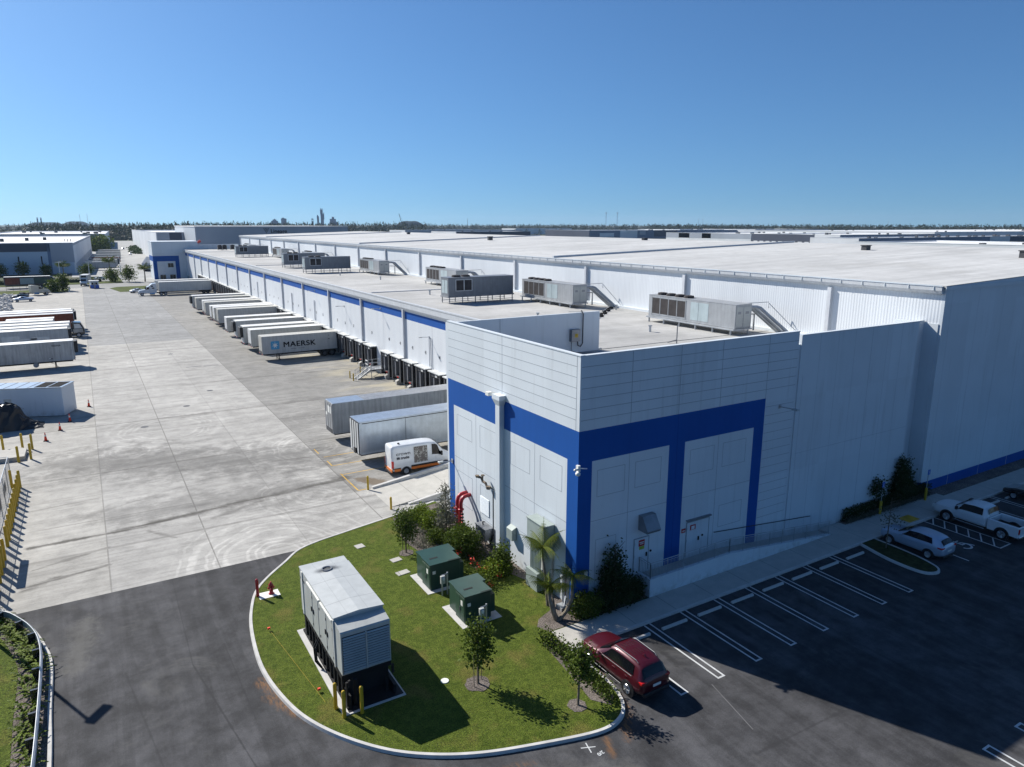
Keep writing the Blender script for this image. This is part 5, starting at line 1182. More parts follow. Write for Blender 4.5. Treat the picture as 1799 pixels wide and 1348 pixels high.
t = trailer('white trailer just behind the coupled white rig, only its roof showing', 15.9, 4.1, 'trwhite', 'troof', 1.15); t.location = (19.8, 257.5, 0)
conventional('cream long nosed tractor parked by the grass at the far left', (-9.8, 270.5, 0), math.pi+.35, 'carbeige', fairing=False)
t = trailer('trailer with a faded red and teal painted side passing on the road', 13.5, 4.0, 'dkgrey', 'troof', 1.1, gear=False); t.location = (-23.5, 300, 0)
MB().box(.3, 4.5, -.035, -.031, 1.4, 3.6).build('painted_panel', 'orangecont', t); MB().box(4.6, 8.6, -.035, -.031, 1.5, 3.5).build('painted_panel', 'boxgreen', t); MB().box(8.7, 12.5, -.035, -.031, 1.6, 3.4).build('painted_panel', 'tgreen', t)
conventional('dark tractor pulling the painted trailer on the road', (-5.6, 301.3, 0), math.pi, 'carblack')
t = thing('box_truck', 'white box truck seen from the front by the gate house', 'truck', (-.2, 299.5, 0), R(90)); 
MB().box(1.9, 8.5, -1.25, 1.25, 1.0, 3.9).build('box', 'trwhite', t); MB().extr([(0, .6), (0, 1.3), (.7, 1.7), (1.1, 2.5), (1.9, 2.6), (1.9, .6)], 'y', -1.0, 1.0).build('cab', 'carwhite', t, bevel=.05)
MB().extr([(.7, 1.75), (1.08, 2.42), (1.04, 2.44), (.64, 1.78)], 'y', -.85, .85).build('windscreen', 'glass', t); MB().box(1.88, 1.9, -.8, .8, 3.0, 3.6).build('box_window', 'glass', t); MB().box(-.05, 0, -.8, .8, .5, 1.0).build('bumper', 'plastic', t)
wheelset(t, [(.9, -1, -1), (.9, 1, 1), (6.5, -1.2, -1), (6.5, 1.2, 1)], .45)
t.rotation_euler = (0, 0, R(80))
t = thing('gate_house', 'small white gate house with a blue lower half on the yard entrance', 'kiosk', (3.05, 288.3, 0), .1)
MB().box(-1.25, 1.25, -1.0, 1.0, 0, 1.2).build('lower_wall', 'signblue', t); MB().box(-1.25, 1.25, -1.0, 1.0, 1.2, 2.5).build('upper_wall', 'white', t); MB().box(-1.5, 1.5, -1.25, 1.25, 2.5, 2.72).build('roof', 'troof', t)
MB().box(-.9, -.3, -1.02, -1.0, 1.3, 2.1).box(.3, .9, -1.02, -1.0, 1.3, 2.1).build('window', 'glass', t); MB().box(-.25, .25, -1.02, -1.0, .1, 2.2).build('door', 'trgrey', t)
MB().box(1.3, 1.4, -.5, .5, 0, 1.0).box(-1.45, -1.35, -.5, .5, 0, 1.0).build('crash_rail', 'yellow', t)

# ================================================================== CARS
def ringpts(s):
    x, zb, zs, zt, ws, wt = s
    hz = zs-zb
    half = [(0, zb), (ws*.86, zb), (ws*.985, zb+.22*hz), (ws, zb+.55*hz), (ws*.985, zs-.06), (ws*.94, zs), (wt, zt-.07), (wt*.82, zt), (0, zt+.025)]
    return [Vector((x, y, z)) for y, z in half] + [Vector((x, -y, z)) for y, z in half[-2:0:-1]]
def car(name, label, cat, st, paintm, loc, rz, wheels, wr, glass, extra=None, parts=None, group=None, rimm='rim', nm='body'):
    """st: body stations front (x=0) to rear; glass: list of (kind, i0, u0, i1, u1)"""
    t = thing(name, label, cat, loc, rz, group)
    m = MB(); n_ = 16
    rings = [ringpts(s) for s in st]
    for r_ in rings: m.v += [tuple(p) for p in r_]
    for k in range(len(rings)-1):
        for j in range(n_): a = k*n_+j; b = k*n_+(j+1) % n_; m.f.append((a, a+n_, b+n_, b)); m.mi.append(0)
    m.f.append(tuple(range(n_))); m.mi.append(0); m.f.append(tuple((len(rings)-1)*n_+j for j in range(n_-1, -1, -1))); m.mi.append(0)
    o = m.build(nm, paintm, t, smooth=True); sb = o.modifiers.new('subdivision', 'SUBSURF'); sb.levels = 1; sb.render_levels = 1
    def P(x, j, side):
        for k in range(len(st)-1):
            if st[k][0] <= x <= st[k+1][0]:
                u = (x-st[k][0])/max(1e-6, st[k+1][0]-st[k][0]); a = rings[k][j].lerp(rings[k+1][j], u); break
        return Vector((a.x, a.y*side, a.z))
    for g_ in glass:
        if g_[0] == 'side':          # x range at belt and roof, both sides
            _, xb0, xb1, xt0, xt1 = g_
            for s in (1, -1):
                m = MB(); nu, nv = 10, 4
                for iu in range(nu+1):
                    for iv in range(nv+1):
                        w_ = .10+.78*iv/nv; u = iu/nu; x = (xb0+(xb1-xb0)*u)*(1-iv/nv)+(xt0+(xt1-xt0)*u)*iv/nv
                        a = P(x, 5, s); b = P(x, 6, s); m.v.append(tuple(a.lerp(b, w_)+Vector((0, s*.022, .012))))
                for iu in range(nu):
                    for iv in range(nv): q0 = iu*(nv+1)+iv; m.f.append((q0, q0+1, q0+nv+2, q0+nv+1)); m.mi.append(0)
                m.build('side_window', 'glass', t, smooth=True)
        elif g_[0] == 'cross':       # windscreen / rear window between x0 and x1
            _, xa, xb, ins, nmw = g_
            cols = []
            for x in (xa, (xa+xb)/2, xb):
                e = P(x, 6, 1); c = P(x, 8, 1); d = P(x, 7, 1); up_ = Vector((0, 0, .018))
                cols.append([Vector((e.x, e.y*ins, e.z))+up_, Vector((d.x, d.y*ins, d.z))+up_, c+up_, Vector((d.x, -d.y*ins, d.z))+up_, Vector((e.x, -e.y*ins, e.z))+up_])
            m = MB()
            for k in (0, 1):
                for j in range(4): m.face([cols[k][j], cols[k+1][j], cols[k+1][j+1], cols[k][j+1]])
            m.build(nmw, 'glass', t, smooth=True)
    hw = max(s[4] for s in st)
    for x_ in wheels:
        for s in (1, -1):
            m = MB(); m.cyl((x_, s*(hw+.004), wr*1.02), (x_, s*(hw-.3), wr*1.02), wr*1.17, 20); m.build('wheel_arch', 'plastic', t)
    wheelset(t, [(x_, s*(hw+.015), s) for x_ in wheels for s in (1, -1)], wr, .24, rimm)
    return t, P
suv = [(0, .45, .80, .86, .62, .5), (.12, .32, .92, .98, .84, .7), (.5, .28, .98, 1.05, .94, .78), (1.25, .27, 1.05, 1.12, .97, .80), (1.45, .27, 1.08, 1.20, .97, .80), (2.25, .27, 1.12, 1.72, .97, .73), (2.5, .27, 1.12, 1.80, .97, .72), (3.1, .27, 1.13, 1.83, .97, .72), (3.9, .28, 1.15, 1.79, .965, .70), (4.35, .30, 1.16, 1.68, .95, .67), (4.45, .31, 1.15, 1.60, .94, .68), (4.70, .42, 1.10, 1.20, .90, .72), (4.80, .50, .92, 1.0, .82, .70)]
# red SUV
t, P = car('parked_suv', 'dark red SUV with roof rails parked at the sunlit end of the stalls', 'car', suv, 'carred', (20.98, 26.55, 0), R(-90), (.92, 3.83), .37,
           [('side', 1.8, 4.1, 2.35, 3.95), ('cross', 1.5, 2.2, 1.0, 'windscreen'), ('cross', 4.42, 4.66, .98, 'rear_window')])
t.rotation_euler = (0, 0, R(-90)+.02)
for s in (1, -1):
    MB().tube([(2.4, s*.60, 1.76), (2.5, s*.61, 1.84), (3.95, s*.59, 1.83), (4.1, s*.58, 1.74)], .016, 6).build('roof_rail', 'satin', t)
    MB().tube([(1.8, s*.955, 1.12), (4.05, s*.945, 1.17)], .010, 5).tube([(1.35, s*.985, .37), (3.35, s*.985, .37)], .014, 5).build('chrome_strip', 'satin', t)
    MB().box(4.45, 4.74, s*.55, s*.90, .98, 1.12).build('tail_light', 'tail', t, bevel=.03); MB().box(.03, .2, s*.42, s*.66, .72, .82).build('headlight', 'lens', t, bevel=.03)
    MB().lathe((0, 0, 0), [(.05, 0), (.11, .05), (.12, .12), (.06, .17)], 8).build('mirror', 'carred', t).location = (1.75, s*1.07, 1.05)
    MB().box(2.7, 2.9, s*.975, s*1.0, .95, .98).box(3.6, 3.8, s*.975, s*1.0, .97, 1.0).build('door_handle', 'carred', t)
MB().box(4.2, 4.86, -.8, .8, .38, .58).build('rear_bumper', 'plastic', t, bevel=.05); MB().box(4.79, 4.82, -.24, .24, .78, .90).build('number_plate', 'sticker', t)
MB().box(-.02, .1, -.5, .5, .45, .75).build('grille', 'plastic', t); m = MB()
for k in range(5):
    for a in (2.5, 3.2): m.box(a, a+.45, -.35+k*.17, -.335+k*.17, 1.842, 1.852)
m.build('roof_ribs', 'plastic', t); MB().extr([(3.75, 1.84), (3.9, 1.92), (3.95, 1.84)], 'y', -.03, .03).build('antenna', 'carred', t)
# silver SUV (in shade)
s2 = [(0, .42, .74, .80, .6, .5), (.12, .3, .86, .92, .8, .66), (.5, .26, .94, 1.0, .9, .76), (1.1, .25, .99, 1.06, .92, .78), (1.3, .25, 1.02, 1.13, .92, .78), (2.1, .25, 1.04, 1.56, .92, .64), (2.8, .25, 1.06, 1.63, .92, .64), (3.7, .26, 1.10, 1.58, .915, .62), (4.15, .3, 1.12, 1.48, .90, .6), (4.42, .42, 1.05, 1.14, .85, .62), (4.5, .5, .85, .92, .78, .62)]
t, P = car('parked_suv', 'silver compact SUV in the shade beside the planted finger', 'car', s2, 'carsilver', (47.62, 26.9, 0), R(-90), (.88, 3.58), .34, [('side', 1.65, 3.75, 2.1, 3.6), ('cross', 1.35, 2.05, 1.0, 'windscreen'), ('cross', 4.16, 4.38, .96, 'rear_window')])
for s in (1, -1): MB().box(4.1, 4.45, s*.5, s*.88, .95, 1.05).build('tail_light', 'tail', t, bevel=.02); MB().lathe((0, 0, 0), [(.05, 0), (.1, .05), (.11, .11), (.06, .15)], 8).build('mirror', 'carsilver', t).location = (1.65, s*1.0, .98)
MB().box(4.0, 4.54, -.78, .78, .35, .5).build('rear_bumper', 'plastic', t, bevel=.04); MB().box(4.48, 4.5, -.25, .25, .7, .82).build('number_plate', 'sticker', t)
# white pickup (in shade): cab and separate bed
pk = [(0, .5, .95, 1.02, .75, .6), (.1, .42, 1.08, 1.16, .93, .8), (.6, .42, 1.16, 1.24, 1.0, .86), (1.35, .42, 1.20, 1.30, 1.01, .88), (1.55, .42, 1.22, 1.40, 1.01, .86), (2.1, .42, 1.24, 1.86, 1.01, .76), (2.9, .42, 1.26, 1.96, 1.01, .75), (3.75, .42, 1.27, 1.92, 1.01, .74), (3.92, .42, 1.27, 1.45, 1.0, .78)]
t, P = car('pickup_truck', 'white crew cab pickup with open black bed parked in the shade at the right edge', 'pickup', pk, 'carwhite', (55.2, 27.25, 0), R(-90), (1.15, 4.95), .43, [('side', 1.85, 3.55, 2.15, 3.5), ('cross', 1.6, 2.05, 1.0, 'windscreen'), ('cross', 3.78, 3.9, .97, 'rear_window')], nm='cab')
MB().box(3.95, 6.0, .82, 1.01, .5, 1.27).box(3.95, 6.0, -1.01, -.82, .5, 1.27).box(5.9, 6.02, -.82, .82, .55, 1.25).box(3.95, 4.02, -.82, .82, .55, 1.27).build('bed', 'carwhite', t, bevel=.04)
MB().box(4.02, 5.9, -.82, .82, .7, .8).build('bed_floor', 'black', t); MB().box(5.6, 6.1, -.95, .95, .42, .6).build('rear_bumper', 'chrome', t, bevel=.04); MB().cyl((1.6, .98, .4), (3.8, .98, .4), .04, 6).cyl((1.6, -.98, .4), (3.8, -.98, .4), .04, 6).build('side_step', 'chrome', t)
for s in (1, -1): MB().box(5.95, 6.04, s*.84, s*1.0, .8, 1.15).build('tail_light', 'tail', t); MB().box(.0, .15, s*.6, s*.9, .8, 1.0).build('headlight', 'lens', t); MB().box(1.75, 1.9, s*1.02, s*1.25, 1.25, 1.5).build('mirror', 'plastic', t, bevel=.03)
MB().box(-.04, .08, -.55, .55, .55, 1.0).build('grille', 'plastic', t); MB().box(2.15, 2.3, -.2, .2, 1.95, 2.0).build('roof_light', 'plastic', t)
# edge of another dark vehicle at the right edge
t = thing('parked_car', 'black car whose nose just enters at the right edge', 'car', (64.4, 26.6, 0), R(-90)); MB().extr([(0, .4), (.05, .75), (.9, .95), (1.5, 1.0), (2.3, 1.4), (3.6, 1.42), (4.5, 1.0), (4.6, .45)], 'y', -.9, .9).build('body', 'carblack', t, bevel=.1); MB().box(.02, .12, -.6, .6, .4, .6).build('grille', 'steel', t); wheelset(t, [(.9, .9, 1), (.9, -.9, -1), (3.6, .9, 1), (3.6, -.9, -1)], .33)
# delivery van: x=0 nose
vn = [(0, .5, .85, .92, .75, .6), (.1, .35, 1.0, 1.1, .92, .75), (.55, .32, 1.15, 1.3, .99, .8), (.95, .32, 1.25, 1.5, .99, .82), (1.65, .32, 1.3, 2.45, .99, .80), (2.0, .32, 1.35, 2.66, .99, .86), (3.2, .32, 1.4, 2.74, .99, .89), (5.6, .32, 1.4, 2.74, .99, .89), (6.1, .33, 1.4, 2.72, .985, .885), (6.17, .35, 1.4, 2.66, .98, .87)]
t, P = car('delivery_van', 'white high roofed delivery van with orange sill band and lettering', 'van', vn, 'carwhite', (27.85, 57.5, 0), R(180)-.03, (1.0, 4.85), .36, [('side', 1.3, 2.3, 1.75, 2.3), ('cross', 1.0, 1.62, .95, 'windscreen')])
m = MB(); m.box(1.5, 4.35, 1.0, 1.012, .42, .66).box(5.35, 5.95, .99, 1.012, .42, .66); m.build('orange_sill', 'orangeband', t); MB().box(6.12, 6.2, -.93, .93, .36, .62).build('orange_sill', 'orangeband', t)
MB().box(1.4, 4.35, .998, 1.02, .66, .82).box(5.35, 6.1, .99, 1.02, .66, .74).build('side_moulding', 'plastic', t); MB().box(6.05, 6.3, -.85, .85, .25, .4).build('rear_bumper', 'plastic', t)
MB().box(5.98, 6.17, .80, .985, .75, 1.4).build('tail_light', 'tail', t, bevel=.02); MB().box(5.98, 6.17, -.985, -.80, .75, 1.4).build('tail_light', 'tail', t, bevel=.02)
def side_pt(x_, z_):   # van side surface
    a = P(x_, 5, 1); b = P(x_, 6, 1); u = (z_-a.z)/(b.z-a.z); return a.lerp(b, max(-.4, u))
m = MB(); q = [side_pt(2.75, 1.0), side_pt(4.05, 1.0), side_pt(4.05, 2.45), side_pt(2.75, 2.45)]
q[0].y = q[1].y = 1.0
m.face([p+Vector((0, .014, 0)) for p in q]); m.face([p+Vector((0, .002, 0)) for p in q][::-1])
def _pic():
    g = G('van_photo_print'); a = g.noise(g.obj, 7, 6, .8); b = g.noise(g.obj, 2.6, 3)
    c = g.mix(g.ss(a, .4, .62), (.05, .045, .04), (.5, .48, .44)); c = g.mix(g.ss(b, .5, .6), c, (.14, .12, .11)); return g.out(c, .5, .3)
MT['vanpic'] = _pic(); m.build('photo_graphic', 'vanpic', t)
nrm = (Vector(side_pt(5, 2.3))-Vector(side_pt(5, 1.5))).normalized()
def vtext(body, size, x_, z_, sx, off):
    o = side_pt(x_, z_)+Vector((0, .02, 0)); text_obj('lettering', body, size, 'ink', t, frame(o, (-1, 0, 0), nrm), sx, off)
vtext('crown', .44, 5.75, 1.86, 1.2, .0); vtext('lift trucks', .33, 5.7, 1.50, .95, .012)
a = side_pt(5.7, 1.42); MB().box(4.2, 5.75, a.y+.008, a.y+.014, 1.40, 1.415).build('underline', 'ink', t)
vtext('crown.com', .12, 2.35, 1.50, 1, .002)
MB().box(1.95, 1.955, .995, 1.004, .7, 1.4).box(2.65, 2.655, .995, 1.004, .7, 1.4).build('door_gap', 'dkgrey', t); MB().box(1.35, 1.5, 1.0, 1.22, 1.35, 1.75).box(1.35, 1.5, -1.22, -1.0, 1.35, 1.75).build('mirror', 'plastic', t, bevel=.03)
MB().box(5.2, 5.35, .2, .4, 2.76, 2.85).build('roof_vent', 'plastic', t)
# small distant cars
def small_car(label, loc, rz, col, pick=False):
    st = [(0, .4, .75, .8, .7, .6), (.3, .3, .9, .95, .85, .7), (1.2, .28, .95, 1.02, .88, .75), (1.9, .28, .97, 1.4, .88, .62), (3.0, .28, .98, 1.42, .88, .62), (3.6, .28, .98, 1.06, .88, .7), (4.5, .35, .92, .97, .8, .7)]
    if pick: st = [(a*1.15, b+.1, c+.12, d+.3 if 1.5 < a < 2.5 else (e_ if False else c+.18), e_, f_) for a, b, c, d, e_, f_ in st]
    t, P = car('parked_car', label, 'car', st, col, loc, rz, (.85, 3.55) if not pick else (1.0, 4.2), .33, [('side', 1.5, 3.4, 1.95, 2.95), ('cross', 1.25, 1.85, 1, 'windscreen')] if not pick else [('side', 1.75, 2.7, 2.2, 2.6)], group='cars at the far end of the yard')
    return t
small_car('silver pickup nearest us among the vehicles at the far left of the yard', (-18.0, 248.2, 0), .05, 'carsilver', True)
small_car('black saloon parked behind the silver pickup at the far left', (-19.0, 258.5, 0), .1, 'carblack')
small_car('white car partly hidden by the nose of the white tractor', (12.6, 262, 0), .5, 'carwhite')
small_car('white car on the cross road near the grey warehouse', (3.5, 330, 0), 0, 'carwhite')
for k, (x_, y_, c_) in enumerate([(34.5, 630, 'carwhite'), (33, 720, 'carblack'), (31, 585, 'carwhite')]):
    small_car('%s car far down the lane between the warehouses' % ['first white', 'lone dark', 'second, nearer white'][k], (x_, y_, 0), 1.5, c_)

# wheel stops
for i, X_ in enumerate([23.6, 26.35, 29.1, 31.85, 34.6, 37.35, 40.1, 42.9, 55.2, 58.3, 61.1, 64.0]):
    o = MB().extr([(-.08, 0), (-.06, .12), (.06, .12), (.08, 0)], 'x', -.92, .92).build('wheel_stop', 'kerb', None); o.location = (X_, 26.05, 0)
    tag(o, ['concrete wheel stop beside the nose of the red SUV'][0] if i == 0 else ('concrete wheel stop in the %s shaded empty stall right of the red SUV' % ORD[i-1] if i < 8 else 'concrete wheel stop %s' % ['in front of the white pickup', 'one stall right of the white pickup', 'two stalls right of the white pickup', 'by the black car at the right edge'][i-8]), 'wheel stop', 'concrete wheel stops')
o = MB().extr([(-.08, 0), (-.06, .12), (.06, .12), (.08, 0)], 'x', -.92, .92).build('wheel_stop', 'kerb', None); o.location = (21.0, 26.1, 0); tag(o, 'concrete wheel stop under the front of the red SUV', 'wheel stop', 'concrete wheel stops')
# accessible parking signs
def psign(label, x_, y_):
    t = thing('parking_sign', label, 'sign', (x_, y_, .15), 0, 'accessible parking signs'); MB().lathe((0, 0, 0), [(.1, 0), (.1, 1.0), (.05, 1.08)], 10).build('base_bollard', 'yellow', t); MB().cyl((0, 0, 1.0), (0, 0, 2.6), .03, 6).build('post', 'metal', t)
    MB().box(-.16, .16, -.05, -.03, 2.2, 2.62).build('sign_plate', 'signblue', t); m = MB()
    m.cyl((0, -.055, 2.5), (0, -.05, 2.5), .03, 8).box(-.02, .02, -.055, -.05, 2.36, 2.47).tube([(.03, -.053, 2.36), (-.03, -.053, 2.30), (-.02, -.053, 2.25), (.04, -.053, 2.24), (.07, -.053, 2.28)], .01, 4); m.build('wheelchair_symbol', 'sticker', t)
psign('blue accessible parking sign on a yellow post in front of the dark hedge', 50.85, 29.3); psign('blue accessible parking sign on a yellow post by the high bay wall', 56.7, 29.1)
# ================================================================== PLANTS
def rnd(a, b): return random.uniform(a, b)
def leaves(m, c, rad, n, ls, mi=0, shape='ball', zmin=0, clump=10):
    """leaf quads gathered in clumps through an ellipsoid/cone volume"""
    cl = []
    for k in range(max(6, n//clump)):
        for _ in range(30):
            p = Vector((rnd(-1, 1), rnd(-1, 1), rnd(-1, 1)))
            if shape == 'cone':
                u = (p.z+1)/2
                if math.hypot(p.x, p.y) < (1-u)**.8*(.9+.25*math.sin(u*19)) and math.hypot(p.x, p.y) > .35*(1-u): break
            elif .35 < p.length < 1: break
        cl.append(Vector((c[0]+p.x*rad[0], c[1]+p.y*rad[1], c[2]+p.z*rad[2])))
    for q in cl:
        s = rnd(.7, 1.35)*ls*2.6
        for j in range(clump):
            o = q+Vector((rnd(-1, 1), rnd(-1, 1), rnd(-1, 1)))*s
            if o.z < zmin: o.z = zmin+rnd(0, .1)
            a = Vector((rnd(-1, 1), rnd(-1, 1), rnd(-.6, .8))).normalized(); b = a.cross(Vector((rnd(-1, 1), rnd(-1, 1), rnd(-1, 1)))).normalized()
            l = ls*rnd(.7, 1.3); w_ = l*.42
            m.face([o-b*w_*.2, o+a*l*.5-b*w_, o+a*l, o+a*l*.5+b*w_], mi)
def limbs(m, c, base, top, rad, n=7, r=.03):
    for k in range(n):
        u = rnd(.15, .85); s = Vector(base).lerp(Vector(top), u); a = rnd(0, 6.28); rr = rnd(.5, .85)
        e = Vector((c[0]+math.cos(a)*rad[0]*rr, c[1]+math.sin(a)*rad[1]*rr, s.z+rad[2]*rnd(.1, .5))); m.tube([s, s.lerp(e, .5)+Vector((0, 0, .05)), e], [r, r*.7, r*.3], 5)
def tree(label, loc, h_, rad, cz, n, ls, mt, shape='ball', name='young_tree', lean=(0, 0), stake=False, group=None, tr=.045, cat='tree'):
    t = thing(name, label, cat, loc, 0, group); m = MB()
    top = (lean[0], lean[1], h_*.93); m.tube([(0, 0, -.05), (lean[0]*.3, lean[1]*.3, h_*.4), top], [tr*1.3, tr, tr*.35], 7)
    c = (lean[0]*.8, lean[1]*.8, cz); limbs(m, c, (lean[0]*.4, lean[1]*.4, cz-rad[2]*.7), top, rad, 9, tr*.5); m.build('trunk', 'bark', t)
    m = MB(); leaves(m, c, rad, n, ls, 0, shape, .15); m.build('crown', mt, t)
    if stake: MB().cyl((.3, .2, -.05), (.28, .18, h_*.5), .02, 5).cyl((-.3, -.15, -.05), (-.28, -.1, h_*.5), .02, 5).build('stake', 'bark', t)
    return t
def shrub(label, loc, rad, n, ls, mt, shape='ball', group=None, name='shrub'):
    m = MB(); leaves(m, (0, 0, rad[2]*.95), rad, n, ls, 0, shape, .03)
    for k in range(6): a = rnd(0, 6.28); m.tube([(0, 0, -.05), (math.cos(a)*rad[0]*.5, math.sin(a)*rad[1]*.5, rad[2]*1.3)], [.025, .01], 4, 1)
    o = m.build(name, [mt, 'bark'], None); o.location = loc; return tag(o, label, 'shrub', group)
random.seed(11)
tree('young leafy tree standing alone in a mulch ring on the front lawn', (14.32, 27.0, .12), 3.4, (.58, .58, 1.2), 2.2, 1700, .14, MT['leaf'], stake=True)
tree('young tree leaning by the kerb next to the red SUV', (17.55, 23.2, .12), 2.9, (.46, .48, .85), 1.95, 1250, .14, MT['leaf'], lean=(.35, .3), tr=.05)
tree('small dense tree on the lawn left of the planting bed', (16.8, 41.95, .12), 3.1, (.68, .68, 1.15), 1.95, 2300, .13, MT['leaf'], stake=True)
tree('tall narrow sparse tree rising from the planting bed', (20.3, 42.9, .12), 4.4, (.75, .75, 1.75), 2.7, 1900, .12, MT['leafgrey'], 'cone')
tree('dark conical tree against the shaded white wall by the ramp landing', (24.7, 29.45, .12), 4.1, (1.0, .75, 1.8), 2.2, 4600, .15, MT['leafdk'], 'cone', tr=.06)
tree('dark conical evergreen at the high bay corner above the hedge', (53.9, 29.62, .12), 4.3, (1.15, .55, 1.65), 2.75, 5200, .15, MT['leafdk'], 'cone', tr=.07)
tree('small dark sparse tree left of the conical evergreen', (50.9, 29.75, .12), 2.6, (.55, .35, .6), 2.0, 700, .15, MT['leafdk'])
tree('thin bare sapling in the planted finger beside the silver SUV', (45.7, 25.6, .12), 4.0, (.9, .9, .35), 2.2, 120, .14, MT['leafgrey'], tr=.035, stake=False)
B_ = 'shrubs in the bed along the white wall'
for l_, p_, r_, n_, ls_, mt_, sh in [
    ('large dark green shrub in the middle of the bed in front of the grey cabinet', (20.1, 40.0, .12), (1.1, 1.15, .9), 5440, .13, 'leaf', 'ball'),
    ('upright green shrub casting shadow on the wall right of the downspout', (21.1, 36.4, .12), (.6, .65, 1.05), 2400, .15, 'leaf', 'cone'),
    ('lower bright shrub at the foot of the upright green shrub', (20.3, 36.1, .12), (.7, .7, .45), 1120, .13, 'leafbr', 'ball'),
    ('bright green shrub below the tall narrow tree', (19.9, 44.4, .12), (.75, .75, .7), 2720, .12, 'leafbr', 'ball'),
    ('bright green shrub at the far left end of the bed', (19.7, 46.3, .12), (.8, .8, .6), 2400, .12, 'leafbr', 'ball'),
    ('green shrub right of the tall narrow tree near the red pipes', (20.9, 42.0, .12), (.6, .6, .5), 2880, .12, 'leaf', 'ball'),
    ('small green shrub beside the blue wall edge at the far end', (21.4, 46.0, .12), (.5, .6, .45), 1280, .12, 'leaf', 'ball'),
    ('leafy shrub just left of the big dark shrub', (19.2, 42.2, .12), (.6, .65, .5), 1920, .11, 'leaf', 'ball'),
    ('sunlit shrub at the corner of the building beside the palm', (22.6, 29.3, .12), (.95, .6, .62), 2240, .13, 'leaf', 'ball'),
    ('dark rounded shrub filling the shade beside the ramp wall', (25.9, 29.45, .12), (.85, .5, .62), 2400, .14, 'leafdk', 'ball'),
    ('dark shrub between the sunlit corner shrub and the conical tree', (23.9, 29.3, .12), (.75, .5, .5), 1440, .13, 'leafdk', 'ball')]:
    shrub(l_, p_, r_, n_, ls_, MT[mt_], sh, B_)
shrub('small grey twiggy shrub at the pointed end of the bed', (19.0, 47.7, .12), (.4, .4, .55), 220, .1, MT['leafgrey'], 'cone', B_)
K_ = 'low shrubs between the kerb and the red SUV'
for k in range(9):
    y_ = 22.9+k*.68; shrub('%s low leafy shrub from the rounded kerb tip, between kerb and red SUV' % ORD[k], (19.25-abs(k-4)*.03+rnd(-.08, .08), y_, .12), (.27, .34, .28), 260, .12, MT['leaf'], 'ball', K_)
# low planting: one mass each
def cover(name, label, pts, mt, ls, h_, extra=None):
    m = MB()
    for (x_, y_) in pts:
        for j in range(9):
            o = Vector((x_+rnd(-.22, .22), y_+rnd(-.22, .22), .12+rnd(.0, h_))); a = Vector((rnd(-1, 1), rnd(-1, 1), rnd(0, 1))).normalized(); b = a.cross(Vector((rnd(-1, 1), rnd(-1, 1), rnd(-1, 1)))).normalized()
            l = ls*rnd(.7, 1.3); m.face([o, o+a*l*.5-b*l*.2, o+a*l, o+a*l*.5+b*l*.2], 0)
    o = m.build(name, mt, None); o['kind'] = 'stuff'; o['label'] = label; o['category'] = 'ground cover'; return o
def inpoly(p, poly):
    c = False; j = len(poly)-1
    for i in range(len(poly)):
        a, b = poly[i], poly[j]
        if (a[1] > p[1]) != (b[1] > p[1]) and p[0] < (b[0]-a[0])*(p[1]-a[1])/(b[1]-a[1])+a[0]: c = not c
        j = i
    return c
bed = [(18.2, 47.7), (17.7, 45.5), (17.6, 43.4), (17.9, 41.2), (19.1, 39.4), (20.1, 37), (21.2, 36.2), (20.6, 38), (20, 41), (20.5, 48)]
pts = [p for p in ((rnd(17, 21.5), rnd(36, 48)) for _ in range(1500)) if inpoly(p, bed)]
cover('ground_cover', 'low greyish ground cover plants along the edge of the planting bed', pts, 'leafgrey', .13, .3)
cover('ground_cover', 'low dark green plants among the bed shrubs', [(rnd(18.8, 21.3), rnd(36.5, 40)) for _ in range(330)], 'leaf', .14, .35)
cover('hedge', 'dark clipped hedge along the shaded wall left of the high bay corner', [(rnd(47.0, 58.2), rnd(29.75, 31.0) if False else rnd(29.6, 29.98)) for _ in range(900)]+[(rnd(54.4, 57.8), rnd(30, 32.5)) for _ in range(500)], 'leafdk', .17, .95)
cover('ground_cover', 'low variegated plants in front of the dark hedge', [(rnd(47.0, 57.6), rnd(29.45, 29.62)) for _ in range(420)], 'leafgrey', .12, .35)
ve = offset(wv, -.85)
pts = []
for k in range(len(ve)-1):
    for j in range(11):
        a = Vector(ve[k]).lerp(Vector(ve[k+1]), rnd(0, 1)); d = (Vector(ve[k+1])-Vector(ve[k])).normalized(); n2 = Vector((d.y, -d.x)); a += n2*rnd(-.25, .4); pts.append((a.x, a.y))
m = MB()
for (x_, y_) in pts:            # ferny sprays
    az = rnd(0, 6.28); d = Vector((math.cos(az), math.sin(az), 0)); L = rnd(.4, .8); pr = Vector((x_, y_, .12))
    for k in range(6):
        nx_ = pr+d*L/6+Vector((0, 0, L*(.19-.055*k))); w_ = Vector((-d.y, d.x, 0))*(.10-.012*k)
        m.face([pr, nx_+w_, nx_+d*.06, pr+d*.04]); m.face([pr, pr+d*.04, nx_+d*.06, nx_-w_]); pr = nx_
for q_ in range(len(m.mi)): m.mi[q_] = 1 if (q_//12) % 3 == 0 else 0
o = m.build('fern_planting', ['leafbr', 'leaf'], None); o['kind'] = 'stuff'; o['label'] = 'bright ferny planting behind the guard rail'; o['category'] = 'ground cover'
fl = MB()
